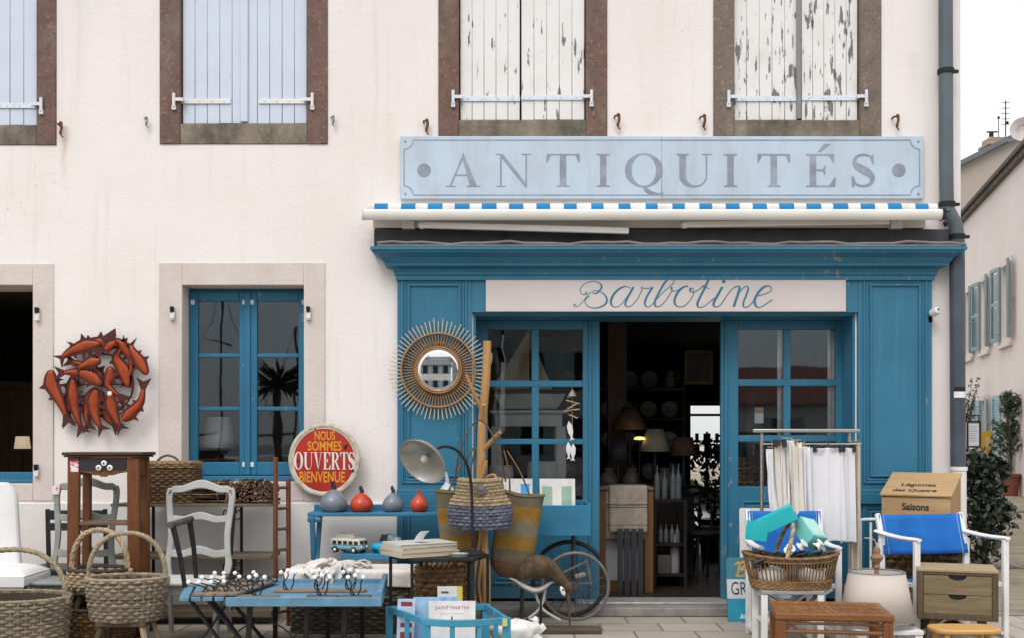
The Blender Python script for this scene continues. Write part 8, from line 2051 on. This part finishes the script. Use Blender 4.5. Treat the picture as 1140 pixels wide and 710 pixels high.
for (cx_, cy_, a, l) in ((635,479,80,.085),(633,501,88,.075),(638,503,92,.075)):
    p = Fg(cx_,cy_); mb = MB(); mb.M = Matrix.Translation(p) @ Euler((0,R(a),0)).to_matrix().to_4x4(); mb.prism([(-l,0),(-l*.5,l*.28),(l*.1,l*.27),(l*.65,l*.08),(l,l*.28),(l*.9,0),(l,-l*.28),(l*.65,-l*.08),(l*.1,-l*.27),(-l*.5,-l*.28)], -.006, .006); mb.build('fish', m_white, fg, bevel=.003)
mb = MB(); mb.lathe([(0,-.02),(.035,-.02),(.03,.0),(.01,.03),(0,.035)], 12, Fg(637,438)); mb.build('shell_cap', plain('shell cap', (.4,.38,.35), (.15,.14,.13), scale=80, lo=.48, hi=.52), fg)
# behind the right panes
y = 1.0; wb = thing('log_basket', 'brown basket behind the lowest right door pane', 'basket', (G(850,y),y,FL)); h = Gz(508,y)-FL
mb = MB(); mb.box(-.28,-.15,0,.28,.2,h-.3); mb.build('stand', m_darkwood, wb); mb = MB(); weave(mb, .28, .2, h-.3, .3, .95, 10, 40, 6); mb.build('woven_body', m_w_brown, wb, angle=60)
nc = thing('notice', 'small paper notice with tan heading inside the upper right door panes', 'notice', I(845,453,.335)); mb = MB(); mb.box(-.038,0,-.135,.038,.003,.0); mb.build('paper', m_bw, nc); mb = MB(); mb.box(-.038,-.0006,-.05,.038,-.0001,-.002); mb.build('heading', plain('tan heading', (.45,.30,.14), bump=0), nc)
for px in (865, 926):
    pass
cu = thing('door_curtain', 'white net curtain strip at the right of the left column of panes', 'curtain', I(870,366,.37), group='curtain strips in the right door'); 
mb = MB(); mb.grid(lambda u, v: (-.035+.075*u, .008*math.sin(u*14), -1.35*v), 16, 4); mb.build('curtain', plain('net curtain', (.62,.62,.60), rough=.9), cu, solid=.002)
cu2 = copy_tree(cu); cu2.location = I(926,366,.37); cu2['label'] = 'white net curtain strip at the right edge of the right door'
# lamps in the left hand windows
lw = lamp('silvery white lampshade glowing dimly inside the casement window', 243, 464, 498, 12, 20.5, .62, plain('silvery shade', (.62,.62,.64), rough=.4), FL+.9)
lt = thing('window_table', 'dark table inside the casement window below the lampshade', 'table', (lw.location.x,.72,FL)); mb = MB(); mb.box(-.5,-.2,.85,.5,.25,.899); mb.build('top', m_darkwood, lt)
for xx in (-.45,.45): mb = MB(); mb.box(xx-.03,-.15,0,xx+.03,.2,.849); mb.build('leg', m_darkwood, lt)
q = I(25,492,1.6); wl_ = thing('lit_lamp', 'small lit cream lamp in the dark open window at the left edge', 'lamp', (q.x,1.6,FL)); mb = MB(); mb.lathe([(.075,q.z-FL-.06),(.06,q.z-FL+.06)], 20); t = NT('lit cream shade'); t.color((.8,.7,.5)); t.b.inputs['Emission Color'].default_value = (1,.8,.5,1); t.set(Emission_Strength=.35); mb.build('shade', t.mat, wl_, solid=.003); mb = MB(); mb.tube([(0,0,0),(0,0,q.z-FL+.04)], .012, 8); mb.lathe([(0,0),(.14,0),(.14,.02),(.02,.04),(0,.04)], 20); mb.build('stand', m_iron, wl_)

# ------------------------------------------------------------------ more of the dim clutter
m_gilt = plain('dull gilt frame', (.20,.13,.05), (.12,.075,.03), rough=.45); m_can = plain('dark canvas picture', (.10,.075,.055), (.05,.045,.04), scale=9)
for px, py, w_, h_, y, lab in ((778,408,.30,.36,2.55,'dark framed picture high on the brown partition inside the doorway'),(690,405,.34,.26,6.2,'small framed picture on the far left wall of the shop'),(716,430,.22,.30,6.2,'tall framed picture beside the small one on the far wall')):
    if y < 3: y = 2.58
    q = I(px,py,y); t = thing('framed_picture', lab, 'picture', q); mb = MB(); frame_rect(mb, -w_/2, w_/2, -h_/2, h_/2, .03, -.012, .018); mb.build('frame', m_gilt, t, bevel=.003); mb = MB(); mb.box(-w_/2+.03,.0,-h_/2+.03,w_/2-.03,.012,h_/2-.03); mb.build('canvas', m_can, t)
ds = thing('dresser_shelves', 'tall dim dresser with plates against the far left of the shop', 'dresser', (I(690,600,3.6).x,3.6,FL)); m_dw = wood('dresser wood', (.11,.07,.045), (.06,.04,.025), 'x')
mb = MB(); mb.box(-.75,-.2,0,.75,.25,.9); mb.build('cupboard', m_dw, ds, bevel=.006)
for zz in (1.25,1.6,1.95): mb = MB(); mb.box(-.72,-.05,zz,.72,.2,zz+.025); mb.build('shelf_board', m_dw, ds)
for xx in (-.74,.74): mb = MB(); mb.box(xx-.015,-.05,.901,xx+.015,.2,2.05); mb.build('upright', m_dw, ds)
m_plate = plain('pale faience', (.26,.25,.23), (.14,.17,.20), rough=.3, scale=14, lo=.5, hi=.6)
for r_, zz in enumerate((.905,1.276,1.626,1.976)):
    for k_ in range(6):
        x = ds.location.x-.6+k_*.24+random.uniform(-.02,.02)
        if (k_+r_) % 3 < 2:
            t = thing('faience_plate', 'pale plate standing on the dim dresser', 'plate', (x,3.72,FL+zz+.098), group='plates on the dim dresser'); mb = MB(); mb.lathe([(0,.0),(.055,.002),(.095,.015),(.097,.019),(.055,.008),(0,.006)], 20, (0,0,0), (R(78),0,0)); mb.build('plate', m_plate, t)
        else:
            t = thing('faience_jug', 'pale jug standing on the dim dresser', 'jug', (x,3.7,FL+zz+.001), group='jugs on the dim dresser'); mb = MB(); mb.lathe([(0,0),(.05,0),(.07,.06),(.06,.12),(.035,.15),(.045,.19),(.038,.19),(0,.14)], 16); mb.tube(spline([(.045,0,.17),(.10,0,.15),(.07,0,.07)],5), .009, 6); mb.build('jug', m_plate, t)
for px, py, y, lab in ((706,470,1.9,'small pale figurine glinting among the lamps'),(743,520,1.9,'brown pottery jar on the sideboard between the lamps'),(684,520,1.5,'dark stack of hats at the left of the doorway')):
    q = I(px,py,y); t = thing('pottery_jar', lab, 'jar', (q.x,2.12,zsb)); mb = MB(); mb.lathe([(0,0),(.06,0),(.10,.08),(.085,.16),(.045,.2),(.055,.24),(.04,.24),(0,.2)], 18); mb.build('jar', plain('shop pottery', (.13,.095,.065), (.17,.155,.13), rough=.4, scale=12), t)
ff = thing('glazed_rear_door', 'slim dark frame of the bright rear doorway with one high bar', 'door', (0,6.32,0)); mb = MB(); frame_rect(mb, RD[0]+.002, RD[1]-.002, RD[2]+.001, RD[3]-.002, .05, 0, .06); mb.box(RD[0]+.05,.01,1.80,RD[1]-.05,.05,1.835); mb.build('frame', m_blk, ff)
pl = thing('pot_plant', 'leafy house plant in silhouette before the bright rear doorway', 'plant', (I(795,520,4.2).x,4.2,FL)); mb = MB(); mb.lathe([(0,0),(.16,0),(.2,.42),(.17,.42),(0,.36)], 18); mb.build('pot', m_blk, pl)
mb = MB(); leaf_cloud(mb, lambda: (lambda v: (Vector((0,0,1.0))+Vector((v.x*.30,v.y*.25,v.z*.48))*random.uniform(.4,1.05), v))(Vector((random.gauss(0,1),random.gauss(0,1),random.gauss(0,1))).normalized()), 260, .055, .45); mb.tube([(0,0,.36),(.02,0,.9)], .014, 6); mb.build('foliage', m_laurel, pl, angle=180)

aq = I(-20,560,2.2); ar = thing('armoire', 'dim wooden armoire behind the lit lamp in the open window at the left edge', 'armoire', (aq.x+.25,2.3,FL)); m_arm = wood('armoire wood', (.16,.10,.06), (.09,.055,.03), 'z')
mb = MB(); mb.box(-.55,0,0,.55,.5,1.9); mb.box(-.6,-.03,1.901,.6,.52,1.97); mb.build('carcass', m_arm, ar, bevel=.008)
for sx in (-1,1):
    mb = MB(); mb.box(sx*.015,-.02,.15,sx*.52,-.001,1.8); dd_ = mb.build('door', m_arm, ar, bevel=.006); mb = MB(); frame_rect(mb, min(sx*.10,sx*.44), max(sx*.10,sx*.44), .3, 1.65, .03, -.035, -.0205); mb.build('door_moulding', m_arm, dd_)
settle(46)
# ------------------------------------------------------------------ sky, sun, camera
w = bpy.data.worlds.new('World'); scene.world = w; w.use_nodes = True
nt = w.node_tree; nt.nodes.clear()
out = nt.nodes.new('ShaderNodeOutputWorld'); bg = nt.nodes.new('ShaderNodeBackground'); sky = nt.nodes.new('ShaderNodeTexSky')
SUN_EL, SUN_AZ = R(50), R(202)      # azimuth from north (+y) clockwise: behind the photographer, a little to the left
sky.sky_type = 'NISHITA'; sky.sun_disc = False; sky.sun_elevation = SUN_EL; sky.sun_rotation = SUN_AZ
tc = nt.nodes.new('ShaderNodeTexCoord'); nz = nt.nodes.new('ShaderNodeTexNoise'); nz.inputs['Scale'].default_value = 2.2; nz.inputs['Detail'].default_value = 5
nt.links.new(tc.outputs['Generated'], nz.inputs['Vector'])
rp = nt.nodes.new('ShaderNodeValToRGB'); rp.color_ramp.elements[0].position = .3; rp.color_ramp.elements[1].position = .75
rp.color_ramp.elements[0].color = (6.4,6.6,6.9,1); rp.color_ramp.elements[1].color = (8.6,8.6,8.6,1)
nt.links.new(nz.outputs['Fac'], rp.inputs[0])
mx = nt.nodes.new('ShaderNodeMix'); mx.data_type = 'RGBA'; mx.inputs[0].default_value = .88
# an overcast sky is about three times as bright overhead as at the horizon
sx = nt.nodes.new('ShaderNodeSeparateXYZ'); nt.links.new(tc.outputs['Generated'], sx.inputs[0])
gr = nt.nodes.new('ShaderNodeMapRange'); gr.inputs[1].default_value = 0; gr.inputs[2].default_value = 1; gr.inputs[3].default_value = .58; gr.inputs[4].default_value = 1.75; nt.links.new(sx.outputs[2], gr.inputs[0])
ml = nt.nodes.new('ShaderNodeMix'); ml.data_type = 'RGBA'; ml.blend_type = 'MULTIPLY'; ml.inputs[0].default_value = 1; nt.links.new(rp.outputs[0], ml.inputs[6]); nt.links.new(gr.outputs[0], ml.inputs[7])
nt.links.new(sky.outputs[0], mx.inputs[6]); nt.links.new(ml.outputs[2], mx.inputs[7]); nt.links.new(mx.outputs[2], bg.inputs[0])
bg.inputs[1].default_value = .15
nt.links.new(bg.outputs[0], out.inputs[0])
sun = bpy.data.lights.new('sun', 'SUN'); sun.energy = 1.15; sun.angle = R(28); sun.color = (1, .965, .92)
so = bpy.data.objects.new('sun', sun); col.objects.link(so)
sd = Vector((math.sin(SUN_AZ)*math.cos(SUN_EL), math.cos(SUN_AZ)*math.cos(SUN_EL), math.sin(SUN_EL)))
so.rotation_euler = (-sd).to_track_quat('-Z', 'Y').to_euler(); so.location = sd*30
cam = bpy.data.cameras.new('camera'); co = bpy.data.objects.new('camera', cam); col.objects.link(co)
co.location = (0, -D0, CZ); co.rotation_euler = (R(90), 0, 0)
cam.sensor_width = 36; cam.lens = F/1140*36; cam.shift_y = (HY-355)/1140; cam.clip_end = 2000; cam.clip_start = .05
scene.camera = co
vs = scene.view_settings; vs.view_transform = 'Standard'; vs.look = 'None'; vs.gamma = 1; vs.use_curve_mapping = False; vs.exposure = 0.27
scene.cycles.max_bounces = 8; scene.cycles.transparent_max_bounces = 12; scene.cycles.use_denoising = True
scene.render.film_transparent = False
